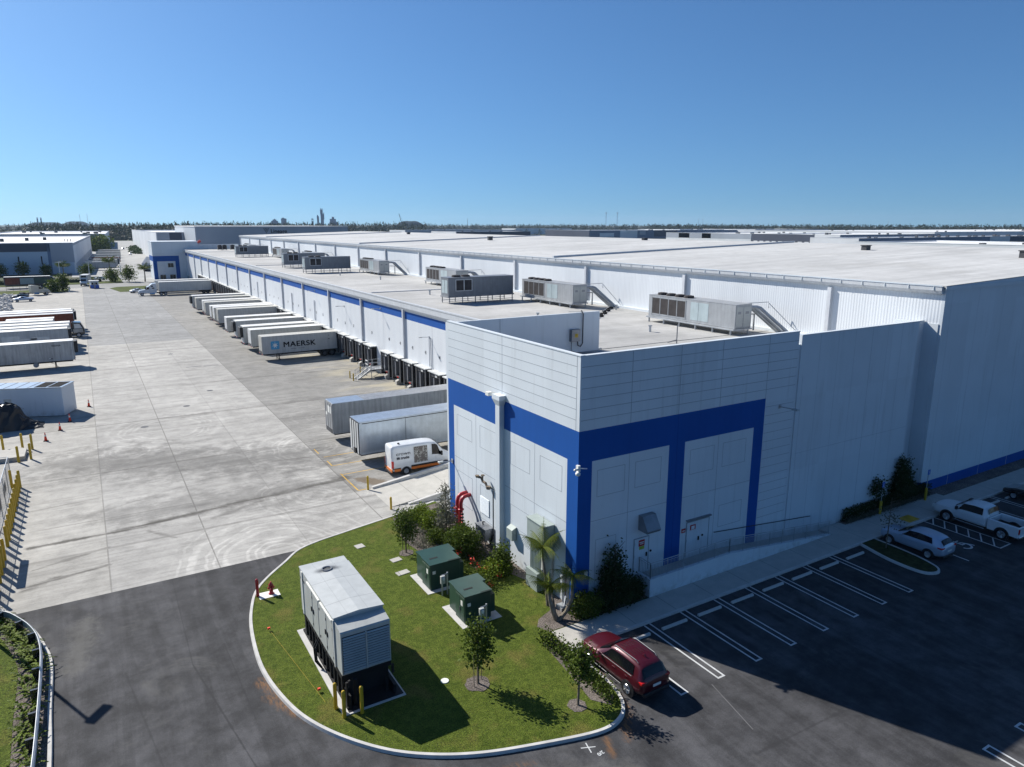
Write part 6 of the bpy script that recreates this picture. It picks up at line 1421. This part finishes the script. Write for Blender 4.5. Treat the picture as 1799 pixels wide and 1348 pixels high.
for (x_, y_, z_) in [(19.3, 38.9, .9), (19.5, 37.4, .75), (19.6, 36.9, .6), (20.0, 36.4, .6), (20.5, 36.0, .7), (19.4, 34.8, .45), (19.7, 37.9, .7), (20.2, 35.2, .5)]:
    for j in range(9): o = Vector((x_+rnd(-.16, .16), y_+rnd(-.16, .16), z_+rnd(-.15, .2))); a = Vector((rnd(-1, 1), rnd(-1, 1), rnd(-1, 1))).normalized()*.08; b = a.orthogonal().normalized()*.04; fl.face([o-a, o-b, o+a, o+b])
tag(fl.build('flowering_plants', 'flower', None), 'red flower heads scattered through the near edge of the planting bed', 'flowers')['kind'] = 'stuff'
shrub('low plant with red tips at the near edge of the bed by the front transformer', (19.3, 35.2, .12), (.6, .6, .3), 420, .12, MT['leaf'], 'ball', B_)

def frond(m, c, az, L, el, droop, w_=.62, n_=18):
    p = Vector(c); prev = p; ang = el
    for k in range(n_):
        u = k/n_; d = Vector((math.cos(az)*math.cos(ang), math.sin(az)*math.cos(ang), math.sin(ang))); nx_ = p+d*L/n_
        s = Vector((-math.sin(az), math.cos(az), 0)); ww_ = w_*L*.5*(math.sin(min(1, .18+u*1.05)*math.pi)**.6+.05)*(1 if u < .8 else .8)
        for sg in (-1, 1):
            for q in (0, .5):
                b0 = p.lerp(nx_, q); tip = b0+s*sg*ww_*.72+d*L/n_*2.2+Vector((0, 0, -ww_*.95))+Vector((rnd(-.02, .02), rnd(-.02, .02), rnd(-.04, .02))); m.face([b0, b0+d*L/n_*.36, tip+d*L/n_*.10, tip])
        m.tube([p, nx_], .012*(1-u)+.004, 3, 0, False); p = nx_; ang -= droop/n_
def palm(label, loc, trunks, fr, L, name='palm_tree', group=None):
    t = thing(name, label, 'palm tree', loc, 0, group); m = MB(); f_ = MB()
    for path, r0 in trunks:
        m.tube(path, [r0*(1.25-.6*k/(len(path)-1)) for k in range(len(path))], 9); c = path[-1]; m2 = Vector(c)-Vector(path[-2])
        f_.tube([c, Vector(c)+m2.normalized()*.35], [r0*.8, r0*.4], 7)
        for k in range(fr): frond(f_, Vector(c)+Vector((0, 0, .25)), 6.283*k/fr+rnd(-.3, .3), L*rnd(.8, 1.1), rnd(.3, 1.25), rnd(.8, 1.3))
    m.build('trunk', 'palmbark', t); f_.build('crown', 'palmleaf', t); return t
random.seed(21)
palm('low palm with two splayed curving trunks at the building corner', (20.85, 29.7, .12), [([(0, 0, -.05), (-.25, .1, .7), (-.35, .25, 1.3), (-.35, .35, 1.75)], .13), ([(.05, -.02, -.05), (.5, -.15, .45), (.85, -.2, 1.2), (.95, -.1, 2.3)], .11), ([(0, .1, 0), (-.05, .3, .9), (-.1, .4, 1.6)], .07)], 6, 1.45)
palm('taller slender palm in front of the pale green meter cabinet', (21.3, 31.3, .12), [([(0, 0, -.05), (-.1, .1, 1.5), (-.25, .3, 3.35)], .09)], 8, 1.95)

# ================================================================== BEYOND THE YARD
random.seed(4)
def far_palm(label, loc, h_): return palm(label, loc, [([(0, 0, 0), (.1, 0, h_*.5), (.1, 0, h_)], .22)], 13, 3.8, group='palms along the far road')
far_palm('tall palm across the road beside the grey trailers', (9.9, 345.5, 0), 6.5); far_palm('bushy palm in front of the grey warehouse', (-6.8, 349, 0), 5.0); far_palm('palm by the blue and white office corner', (20.6, 312, 0), 5.0)
F_ = 'trees along the far road'
for l_, (x_, y_), h_, r_ in [('leafy tree right of the gate house beside the lane', (15.2, 314), 6.0, 2.0), ('small tree in front of the grey warehouse, left one', (-22, 372), 5.5, 2.0), ('tree left of the grey trailers by the warehouse corner', (1.5, 352), 5.0, 2.2),
                               ('bushy shrub tree at the foot of the tall palm', (9.5, 318), 4.2, 2.2), ('small tree in front of the grey warehouse, centre', (-13.5, 372), 4.0, 1.3), ('small dark tree at the left frame edge by the warehouse', (-30, 372), 5.0, 1.8),
                               ('conical shrub on the grass beside the cream tractor', (-8.8, 278.5), 3.4, 1.3), ('tall shrub at the end of the grass by the entrance', (-6.2, 282), 5.2, 1.0)]:
    tree(l_, (x_, y_, 0), h_, (r_, r_, h_*.4), h_*.58, 1100, .5, MT['leaf'], group=F_, tr=.12)
t = thing('clipped_hedge', 'long dark clipped hedge along the far side of the road', 'hedge', (-40, 321, 0)); m = MB().box(-40, 46, -.8, .8, 0, 1.0)
for k in range(1600): o = Vector((rnd(-40, 46), rnd(-1, 1), rnd(.1, 1.35))); a = Vector((rnd(-1, 1), rnd(-1, 1), rnd(-.2, 1)))*.4; b = a.orthogonal().normalized()*.2; m.face([o, o+a-b, o+a*1.6, o+a+b])
m.build('foliage', 'leafdk', t)
t = thing('iron_fence', 'thin dark fence along the road beside the grass', 'fence', (-30, 290.2, 0)); m = MB()
for k in range(14): m.box(k*1.9-.04, k*1.9+.04, -.04, .04, 0, 2.0)
m.box(0, 25, -.03, .03, 1.85, 1.95).box(0, 25, -.03, .03, .3, .38); m.build('panel', 'carblack', t)
def lamp(label, loc, h_): t = thing('street_lamp', label, 'street light', loc, 0, 'pale lamp posts by the road'); MB().lathe((0, 0, 0), [(.14, 0), (.08, h_)], 8).build('pole', 'farwhite', t); MB().box(-.9, .9, -.15, .15, h_-.1, h_+.05).build('lamp_head', 'farwhite', t)
lamp('pale lamp post on the grass in front of the grey warehouse', (-6.5, 283, 0), 9.5); lamp('pale lamp post beside the gate house', (2.2, 312, 0), 8.0); lamp('pale lamp post by the lane beyond the tall palm', (14.2, 352, 0), 8.5)
t = thing('entrance_bollards', 'short row of pale posts at the grass end by the entrance', 'bollard row', (-4.4, 277, 0))
for k in range(5): MB().cyl((0, k*2.4, 0), (0, k*2.4, 1.0), .12, 8).build('post', 'sticker', t)
m = MB()
for k in range(420):
    u = rnd(0, 1); x_ = -20-u*.0+(1-u)*4.2+rnd(-5, .3); y_ = 200+u*72; s = rnd(.25, .7); i = len(m.v)
    for a in range(6): m.v.append((x_+s*rnd(.7, 1)*math.cos(a*1.05), y_+s*rnd(.7, 1)*math.sin(a*1.05), rnd(0, .1)))
    for a in range(6): m.v.append((x_+s*.6*math.cos(a*1.05+.3), y_+s*.6*math.sin(a*1.05+.3), s*rnd(.7, 1.2)))
    for a in range(6): b = (a+1) % 6; m.f.append((i+a, i+b, i+6+b, i+6+a)); m.mi.append(0)
    m.f.append(tuple(i+6+a for a in range(6))); m.mi.append(0)
o = m.build('rock_bank', 'kerb', None); o['kind'] = 'stuff'; o['label'] = 'bank of pale broken rocks along the left edge of the yard'; o['category'] = 'rocks'

# office block at the far end of the docks
t = thing('office_block', 'white office block with a blue square frame at the far end of the docks', 'office', (24.8, 321, 0))
m = MB().box(0, 17.1, 0, 16, 9.35, 14.95, 0).box(0, 9.6, 0, 16, 7.2, 9.35, 1).box(9.6, 17.1, 0, 16, 7.2, 9.35, 0).box(0, 1.4, 0, 16, 0, 7.2, 1).box(8.1, 9.6, 0, 16, 0, 7.2, 1).box(1.4, 8.1, 0, 16, 0, 7.2, 0).box(9.6, 17.1, 0, 16, 0, 7.2, 0)
m.build('wall', ['white', 'blue'], t); MB().box(-.02, 0, 1.2, 15.5, 0, 7.2).build('side_panel', 'white', t)
for (a, b) in [(5.3, 4.8), (12.4, 4.8), (2.1, .2), (5.7, .2)]:
    f_ = MB().box(a-.05, a+2.05, -.06, 0, b-.05, b+1.65).build('window', 'gengrey', t); f_.parent = t; MB().box(a, a+.95, -.08, -.06, b, b+1.6).box(a+1.05, a+2.0, -.08, -.06, b, b+1.6).build('pane', 'glass', f_)
MB().box(12.9, 15.4, -1.0, 0, 2.7, 2.9).build('entrance_canopy', 'signblue', t); MB().box(-.1, 17.2, -.1, 16.1, 14.95, 15.05).build('coping', 'white', t)
MB().box(17.1, 33.0, .3, .8, 0, 13.7).build('parapet_wall', 'white', t)
t = thing('beach_umbrella', 'small folded red canopy on the roof parapet at the far end of the docks', 'umbrella', (42.6, 322, 13.7)); MB().cyl((0, 0, 0), (0, 0, 1.2), .06, 6).extr([(-.9, .4), (-.2, 1.6), (.6, 1.9), (.8, .9)], 'y', -.3, .3).build('canopy', 'orange', t)

# second cold store with sign
t = thing('tall_cold_store', 'tall grey blue cold store with triangular emblem and lettering on its shaded wall', 'warehouse', (55.5, 430, 0))
MB().box(0, 86, 0, .5, 0, 20.4).build('south_wall', 'fargrey', t); MB().box(-.02, .5, .5, 95, 0, 20.4).build('west_wall', 'ribfar', t); MB().box(-.3, 86, -.3, 95, 20.4, 20.8).build('roof', 'farroof', t); MB().box(85.5, 86, .5, 95, 0, 20.4).build('east_wall', 'farwhite', t)
text_obj('sign_lettering', 'Lineage', 3.1, 'ink', t, frame((40.2, -.1, 16.9), (1, 0, 0), (0, 0, 1)), 1.0, .06, .02)
m = MB()
for i in range(4):
    for j in range(4-i):
        x_ = 36.2+j*.9+i*.45; z_ = 19.5-i*.78; m.face([(x_, -.08, z_), (x_+.62, -.08, z_), (x_+.31, -.08, z_-.6)]); m.face([(x_+.5, -.08, z_-.62), (x_+.8, -.08, z_-.1), (x_+.95, -.08, z_-.55)]) if j < 3-i else None
m.build('triangle_emblem', 'ink', t)
def wh(label, x0, x1, y0, y1, h_, west=None, south=None, roof='farroof', bands=None, rz=0, pivot=None, group=None, vents=0):
    t = thing('warehouse', label, 'warehouse', (x0, y0, 0), rz, group); lx, ly = x1-x0, y1-y0
    MB().box(0, .5, 0, ly, 0, h_).build('west_wall', west or 'farwhite', t); MB().box(.5, lx-.5, 0, .5, 0, h_).build('south_wall', south or 'farblue', t); MB().box(lx-.5, lx, 0, ly, 0, h_).box(.5, lx-.5, ly-.5, ly, 0, h_).build('rear_wall', 'farwhite', t)
    MB().box(.5, lx-.5, .5, ly-.5, h_-.9, h_-.7).build('roof', roof, t); MB().box(-.1, lx+.1, -.1, .6, h_, h_+.25).box(-.1, .6, .6, ly, h_, h_+.25).build('coping', 'farwhite', t)
    if vents:
        for k in range(vents): x_ = rnd(.1, .9)*lx; y_ = rnd(.1, .9)*ly; MB().box(x_, x_+rnd(1.5, 3.5), y_, y_+rnd(1.5, 3), h_-.7, h_+rnd(.3, 1.1)).build('roof_vent', 'dkgrey', t)
    for (a, b, c, d, mt, face) in bands or []:
        m = MB()
        if face == 's': m.box(a, b, -.06, 0, c, d)
        else: m.box(-.06, 0, a, b, c, d)
        m.build('wall_panel', mt, t)
    return t
L1 = wh('grey and slate warehouse with narrow slit windows at the far left', -62, -2.3, 380, 625, 13.5, 'farwhite', 'farpale', vents=0, rz=0, bands=[(0, 50.8, 9.9, 13.45, 'fardark', 's'), (50.8, 59.6, 5.0, 13.45, 'fargrey', 's'), (49.6, 50.8, 0, 13.45, 'farslate', 's'), (51.8, 58.9, .1, 4.9, 'farpale', 's'),
        (38.4, 38.9, 4.3, 7.9, 'hole', 's'), (46.9, 47.4, 4.3, 7.9, 'hole', 's')])
L1.rotation_euler = (0, 0, R(-2.4)); c_ = math.cos(R(2.4)); s_ = math.sin(R(2.4)); L1.location = (-2.3-59.7*c_, 380+59.7*s_, 0)
m = MB()
for k in range(26): m.box(59.7, 59.78, 6+k*9, 9.4+k*9, .6, 4.2)
m.build('dock_doors', 'fargrey', L1); MB().box(59.7, 59.8, 0, 245, 12.4, 13.4).build('east_fascia', 'fargrey', L1)
for x_, y_ in [(14, 60), (24, 75), (33, 95), (40, 112)]: MB().box(x_, x_+1.6, y_, y_+1.6, 12.8, 14.4).build('roof_vent', 'dkgrey', L1)
for x_ in (53, 54.2, 55.6): MB().box(x_, x_+.3, 66, 66.3, 12.8, 14.2).build('roof_vent', 'dkgrey', L1)
wh('farther white roofed warehouse behind the slate one at the far left', -70, 20, 700, 1020, 13.6, 'farwhite', 'fargrey', vents=12).rotation_euler = (0, 0, R(-2.4))
wh('low warehouse with a slate front between the lane and the tall cold store', 40.2, 90, 480, 700, 16.9, 'farwhite', 'fargrey', vents=0, bands=[(7.2, 14, 12.5, 16.8, 'fardark', 's')])
# trailers at the slate warehouse
GT = 'trailers standing beside the slate warehouse'
TT = [('trgrey', 'trwhite', 'grey ribbed trailer nearest the road beside the slate warehouse'), ('trcream', 'troof', 'pale trailer second from the road beside the slate warehouse'), ('dkgrey', 'trwhite', 'dark trailer with white roof beside the slate warehouse'),
      ('orangecont', 'trwhite', 'trailer with a rusty red side beside the slate warehouse')]
for k, (b_, r_, l_) in enumerate(TT):
    t = trailer(l_, 14, 4.0, b_, r_, 1.1, group=GT); t.location = (14.6+k*1.5, [403, 424, 441, 462][k], 0); t.rotation_euler = (0, 0, math.pi)
lst = ['farther white trailer by the slate warehouse, fifth from the road', 'farther white trailer by the slate warehouse, sixth from the road', 'farthest trailer by the slate warehouse beside the trees']
tg_ = [o for o in COL.objects if o.get('label') == TT[1][2]][0]
for k in range(3): dup(tg_, (21+k*2.0, 500+k*45, 0), math.pi, lst[k])
shrub('dark bushy trees behind the parked trailers of the slate warehouse', (14, 690, 0), (9, 14, 5.5), 2600, 1.4, MT['leaf'], name='tree_clump')
tag(COL.objects[-1], 'dark bushy trees behind the parked trailers of the slate warehouse', 'trees')
sh2 = shrub('dark trees and parked plant on the right of the far lane', (39, 640, 0), (4, 40, 1.2), 2600, 1.0, MT['leafdk'], name='tree_clump'); tag(sh2, 'dark trees right of the far lane behind the office block', 'trees')
t = thing('grey_trailer_pile', 'row of faded purple grey trailers on the right side of the far lane', 'trailer', (24.5, 380, 0)); m = MB()
for k in range(9): m.box(k*.9, k*.9+6, k*9, k*9+2.5, .9, 3.9); m.box(k*.9+.5, k*.9+5.5, k*9+.3, k*9+2.2, .0, .9, 1)
m.build('body', ['fargrey', 'black'], t)
# right-hand horizon warehouses
wh('warehouse with grey band and white lower wall just beyond the roof on the right', 627, 800, 540, 672, 12.2, 'farwhite', 'farblue', vents=10, bands=[(0, 132, 6.5, 12.1, 'fargrey', 'w'), (58, 72, 1, 12.3, 'farwhite', 'w'), (92, 110, 1, 12.3, 'farwhite', 'w')])
t = wh('warehouse with dark wall and a row of white doors on the right', 626, 800, 432, 538, 12.4, 'farwhite', 'farblue', vents=8, bands=[(28, 106, 1, 12.3, 'fardark', 'w')])
m = MB()
for k in range(9): m.box(-.12, -.06, 34+k*8, 39+k*8, .5, 5.2)
m.build('dock_doors', 'farwhite', t)
wh('long slate fronted warehouse with a pale busy roof on the right', 501, 900, 330, 372, 12, 'farwhite', 'farblue', roof='farroof', vents=30, bands=[(190, 225, 1, 11.9, 'farwhite', 's'), (225, 260, 3, 11.9, 'fardark', 's')])
wh('dark slate warehouse with pale bays in the middle distance', 665, 1010, 880, 1000, 13, 'fardark', 'farblue', vents=8, bands=[(60, 95, 1, 12.9, 'farwhite', 's'), (100, 112, 6, 12.9, 'fargrey', 's'), (20, 48, 3, 9, 'farwhite', 's'), (130, 180, 3, 12.9, 'fardark', 's'), (240, 290, 3, 10, 'fargrey', 's')])
wh('small dark slate building left of the parked white trailers', 440, 560, 880, 960, 12, 'farwhite', 'fardark', vents=5)
wh('low grey purple building at the middle horizon', 470, 700, 1130, 1200, 12, 'farwhite', 'fargrey', vents=6, bands=[(60, 110, 2, 11, 'fardark', 's')])
wh('white roofed building behind the slate warehouse, middle right', 880, 1010, 910, 1010, 13.5, 'farwhite', 'farblue', vents=6)
wh('white building with slate front far right of centre', 985, 1180, 840, 960, 14, 'farwhite', 'farblue', vents=6)
wh('huge white roofed warehouse spread along the right horizon', 912, 1700, 500, 800, 13.2, 'farwhite', 'farwhite', vents=14)
wh('large white roofed building close behind the high bay on the right', 394, 480, 40, 262, 12.2, 'farwhite', 'farwhite', vents=9)
for k, (x_, y_, w_, d_) in enumerate([(430, 1500, 160, 60), (640, 1420, 110, 50), (820, 1350, 150, 60), (700, 1700, 220, 70), (1150, 1250, 200, 80), (350, 1350, 90, 40), (1380, 1050, 260, 80)]):
    wh(['pale low building left of the crane on the horizon', 'pale low building under the horizon hill', 'pale building among the horizon trees right of the hill', 'wide pale building farthest off at mid horizon', 'pale building below the twin masts', 'pale building at the end of the tall cold store', 'pale building below the right masts'][k], x_, x_+w_, y_, y_+d_, 9+k % 3*2, 'farwhite', ['farwhite', 'fargrey'][k % 2], vents=3)
# row of trailers/vehicles standing between the dark warehouses
tp = trailer('white trailer in the row before the pale building in the middle distance, leftmost', 9, 4.0, 'farwhite', 'farroof', 1.0, posts=False, gear=False, group='white trailers in the middle distance'); tp.location = (425, 845, 7)
tp.location = (565, 900, 0)
for k in range(9): dup(tp, (575+k*9.5, 898-k*3, 0), rnd(-.4, .4), '%s white trailer from the left in the middle distance row' % ORD[k+1])

# forests: masses
def forest(name, label, n, place, hr, mt='pine', blades=26, rr_=(.2, .42)):
    m = MB()
    for _ in range(n):
        x_, y_ = place(); h_ = rnd(*hr); r_ = h_*rnd(*rr_); m.tube([(x_, y_, 0), (x_, y_, h_*.7)], [.3, .1], 4, 1, False)
        for k in range(blades):
            u = rnd(.03, 1)**.9; a = rnd(0, 6.283); rr = r_*(1-u)**.7*rnd(.6, 1.25)+.3; b = a+rnd(.35, .8)
            z_ = h_*u; m.face([(x_, y_, z_+h_*rnd(.02, .09)), (x_+rr*math.cos(a), y_+rr*math.sin(a), z_-h_*rnd(.02, .10)), (x_+rr*math.cos(b), y_+rr*math.sin(b), z_-h_*rnd(-.04, .08))])
    o = m.build(name, [mt, 'bark'], None); o['kind'] = 'stuff'; o['label'] = label; o['category'] = 'woodland'
random.seed(9)
forest('pine_woodland', 'dark feathery pine wood closing the end of the lane', 1150, lambda: (rnd(-60, 360), rnd(1090, 1330)), (14, 25))
forest('pine_woodland', 'tall dark pines at the far left horizon', 150, lambda: (rnd(-260, -95), rnd(1040, 1250)), (22, 33))
forest('pine_woodland', 'lower dark wood behind the far left warehouses', 420, lambda: (rnd(-300, 40), rnd(1250, 1600)), (12, 21))
forest('pine_woodland', 'pine tops standing above the tall cold store', 330, lambda: (rnd(100, 640), rnd(1350, 1500)), (20, 28))
def band(a0, a1, d0, d1):
    def f_():
        a = R(rnd(a0, a1)); d = rnd(d0, d1); return (d*math.sin(a), d*math.cos(a))
    return f_
forest('horizon_woodland', 'dark tree line along the middle horizon', 1700, band(13, 48, 2050, 3100), (13, 25), blades=18, rr_=(.35, .75))
forest('horizon_woodland', 'dark tree line along the right horizon', 1900, band(42, 71, 1750, 2700), (14, 25), blades=18, rr_=(.35, .75))
forest('horizon_woodland', 'distant tree line along the left horizon', 700, band(-8, 16, 2400, 3600), (13, 24), blades=18, rr_=(.35, .75))
forest('roadside_trees', 'scattered dark trees among the pale buildings at mid horizon', 230, band(16, 42, 1300, 1900), (9, 16), blades=20)
# hills, chimneys, plant, crane, masts
def hill(name, x_, y_, rx, ry, h_):
    m = MB(); n1, n2 = 28, 7
    for j in range(n2+1):
        u = j/n2
        for k in range(n1): a = 6.283*k/n1; m.v.append((x_+rx*(1-u*.75)*math.cos(a), y_+ry*(1-u*.75)*math.sin(a), h_*(1-(1-u)**2)*(1+.06*math.sin(k*2.3))))
    for j in range(n2):
        for k in range(n1): k2 = (k+1) % n1; m.f.append((j*n1+k, j*n1+k2, (j+1)*n1+k2, (j+1)*n1+k)); m.mi.append(0)
    m.f.append(tuple(n2*n1+k for k in range(n1))); m.mi.append(0); struct(name, m, 'farhill', smooth=True)
hill('hill', 0, 4600, 85, 90, 33); hill('hill', -130, 4300, 110, 90, 28); hill('hill', 1060, 2500, 70, 60, 32)
for k, (x_, y_) in enumerate([(-132, 3497), (-120, 3498)]):
    t = thing('chimney', '%s of the twin faint chimneys at the far left horizon' % ['left one', 'right one'][k], 'chimney', (x_, y_, 0), 0, 'twin chimneys'); MB().lathe((0, 0, 0), [(3.2, 0), (2.4, 46)], 12).build('stack', 'farblue', t); MB().lathe((0, 0, 42), [(2.6, 0), (2.6, 3)], 12).build('band', 'farwhite', t)
def plant(name, label, boxes, cat='industrial tower', x0=0, y0=0):
    t = thing(name, label, cat, (x0, y0, 0), R(-16)); m = MB(); s_ = MB()
    for (a, b, z0, z1, d) in boxes:
        m.box(a, b, -d/2, d/2, z0, z1)
        for k in range(int((z1-z0)/5)): s_.box(a-.4, b+.4, -d/2-.5, d/2+.5, z0+k*5, z0+k*5+.5)
    m.build('tower', 'farblue', t); s_.build('gallery', 'fargrey', t)
plant('process_tower', 'tallest slender industrial tower on the horizon with a ragged top', [(-6, 6, 0, 60, 10), (-7, 3, 60, 78, 9), (-5, -2, 78, 84, 3), (1, 3, 78, 83, 3), (5, 8, 40, 66, 3)], x0=845, y0=2879)
plant('process_tower', 'narrower tower just left of the tallest industrial tower', [(-4, 4, 0, 52, 8), (-3, 1, 52, 57, 4)], x0=829, y0=2883)
plant('process_tower', 'small open frame tower left of the tallest tower pair', [(-4, 4, 0, 34, 8), (-4, 4, 38, 43, 8), (-4, -3, 34, 38, 1), (3, 4, 34, 38, 1)], x0=808, y0=2888)
plant('process_building', 'blocky square plant building on the horizon left of the towers', [(-10, 10, 0, 43, 16), (-6, 2, 43, 46, 8)], x0=703, y0=2917)
plant('process_building', 'stepped peaked plant building at the left of the horizon plant', [(-22, 18, 0, 26, 16), (-14, 12, 26, 34, 14), (-8, 6, 34, 39, 10), (-2, 1, 39, 42, 3)], x0=670, y0=2924)
plant('process_building', 'stepped plant building right of the tallest tower', [(-14, 18, 0, 30, 16), (-12, 12, 30, 42, 12), (-4, 5, 42, 50, 8)], x0=884, y0=2867)
t = thing('crane', 'lattice crane boom leaning left on the middle horizon', 'crane', (955, 2311, 0)); MB().tube([(0, 0, 8), (-13, 3, 57)], [1.4, .7], 4).build('boom', 'fardark', t); MB().box(-4, 5, -3, 3, 0, 8).build('cab', 'fargrey', t); MB().cyl((4, 0, 8), (6, 0, 20), .6, 4).cyl((6, 0, 20), (-13, 3, 57), .25, 4).build('gantry', 'fardark', t)
for k, (x_, y_, h_, l_) in enumerate([(1862, 2353, 71, 'left and taller of the twin lattice masts right of centre'), (1897, 2324, 70, 'right one of the twin lattice masts right of centre'), (2492, 2458, 50, 'left slim mast of the farther pair on the right'), (2505, 2444, 50, 'right slim mast with a small platform top'), (2981, 1835, 38, 'short thin mast near the right edge of the horizon'), (1290, 2480, 44, 'thin faint mast right of the horizon hill'), (15, 3300, 58, 'faint mast above the lane woods, left one'), (40, 3290, 60, 'faint mast above the lane woods, right one')]):
    t = thing('lattice_mast', l_, 'mast', (x_, y_, 0)); w_ = 1.7 if k < 2 else .7; m = MB()
    for a in range(3):
        c0 = (w_*math.cos(a*2.094), w_*math.sin(a*2.094)); m.cyl((c0[0], c0[1], 0), (c0[0]*.7, c0[1]*.7, h_), .28, 4)
    for j in range(int(h_/4)): a = j*2.094; m.cyl((w_*math.cos(a), w_*math.sin(a), j*4), (w_*.8*math.cos(a+2.094), w_*.8*math.sin(a+2.094), j*4+4), .18, 4)
    m.build('lattice', 'fargrey', t)
    if k < 4: MB().box(-w_*1.3, w_*1.3, -w_*1.3, w_*1.3, h_-6, h_-4.5).box(-w_*1.2, w_*1.2, -w_*1.2, w_*1.2, h_-1.5, h_).build('antenna', 'fargrey', t)

# ------------------------------------------------------------------ air
hz = MB().box(-5000, 6500, -500, 7000, -1.0, 100).build('haze', 'white', None); hz['kind'] = 'stuff'; hz['label'] = 'thin blue air haze over the distance'
hm = bpy.data.materials.new('haze_air'); hm.use_nodes = True; hn = hm.node_tree; hn.nodes.remove(hn.nodes['Principled BSDF'])
pv = hn.nodes.new('ShaderNodeVolumePrincipled'); pv.inputs['Density'].default_value = 5e-5; pv.inputs['Color'].default_value = (.55, .75, 1, 1); pv.inputs['Anisotropy'].default_value = .2
hn.links.new(pv.outputs[0], hn.nodes['Material Output'].inputs['Volume']); hz.data.materials.clear(); hz.data.materials.append(hm)
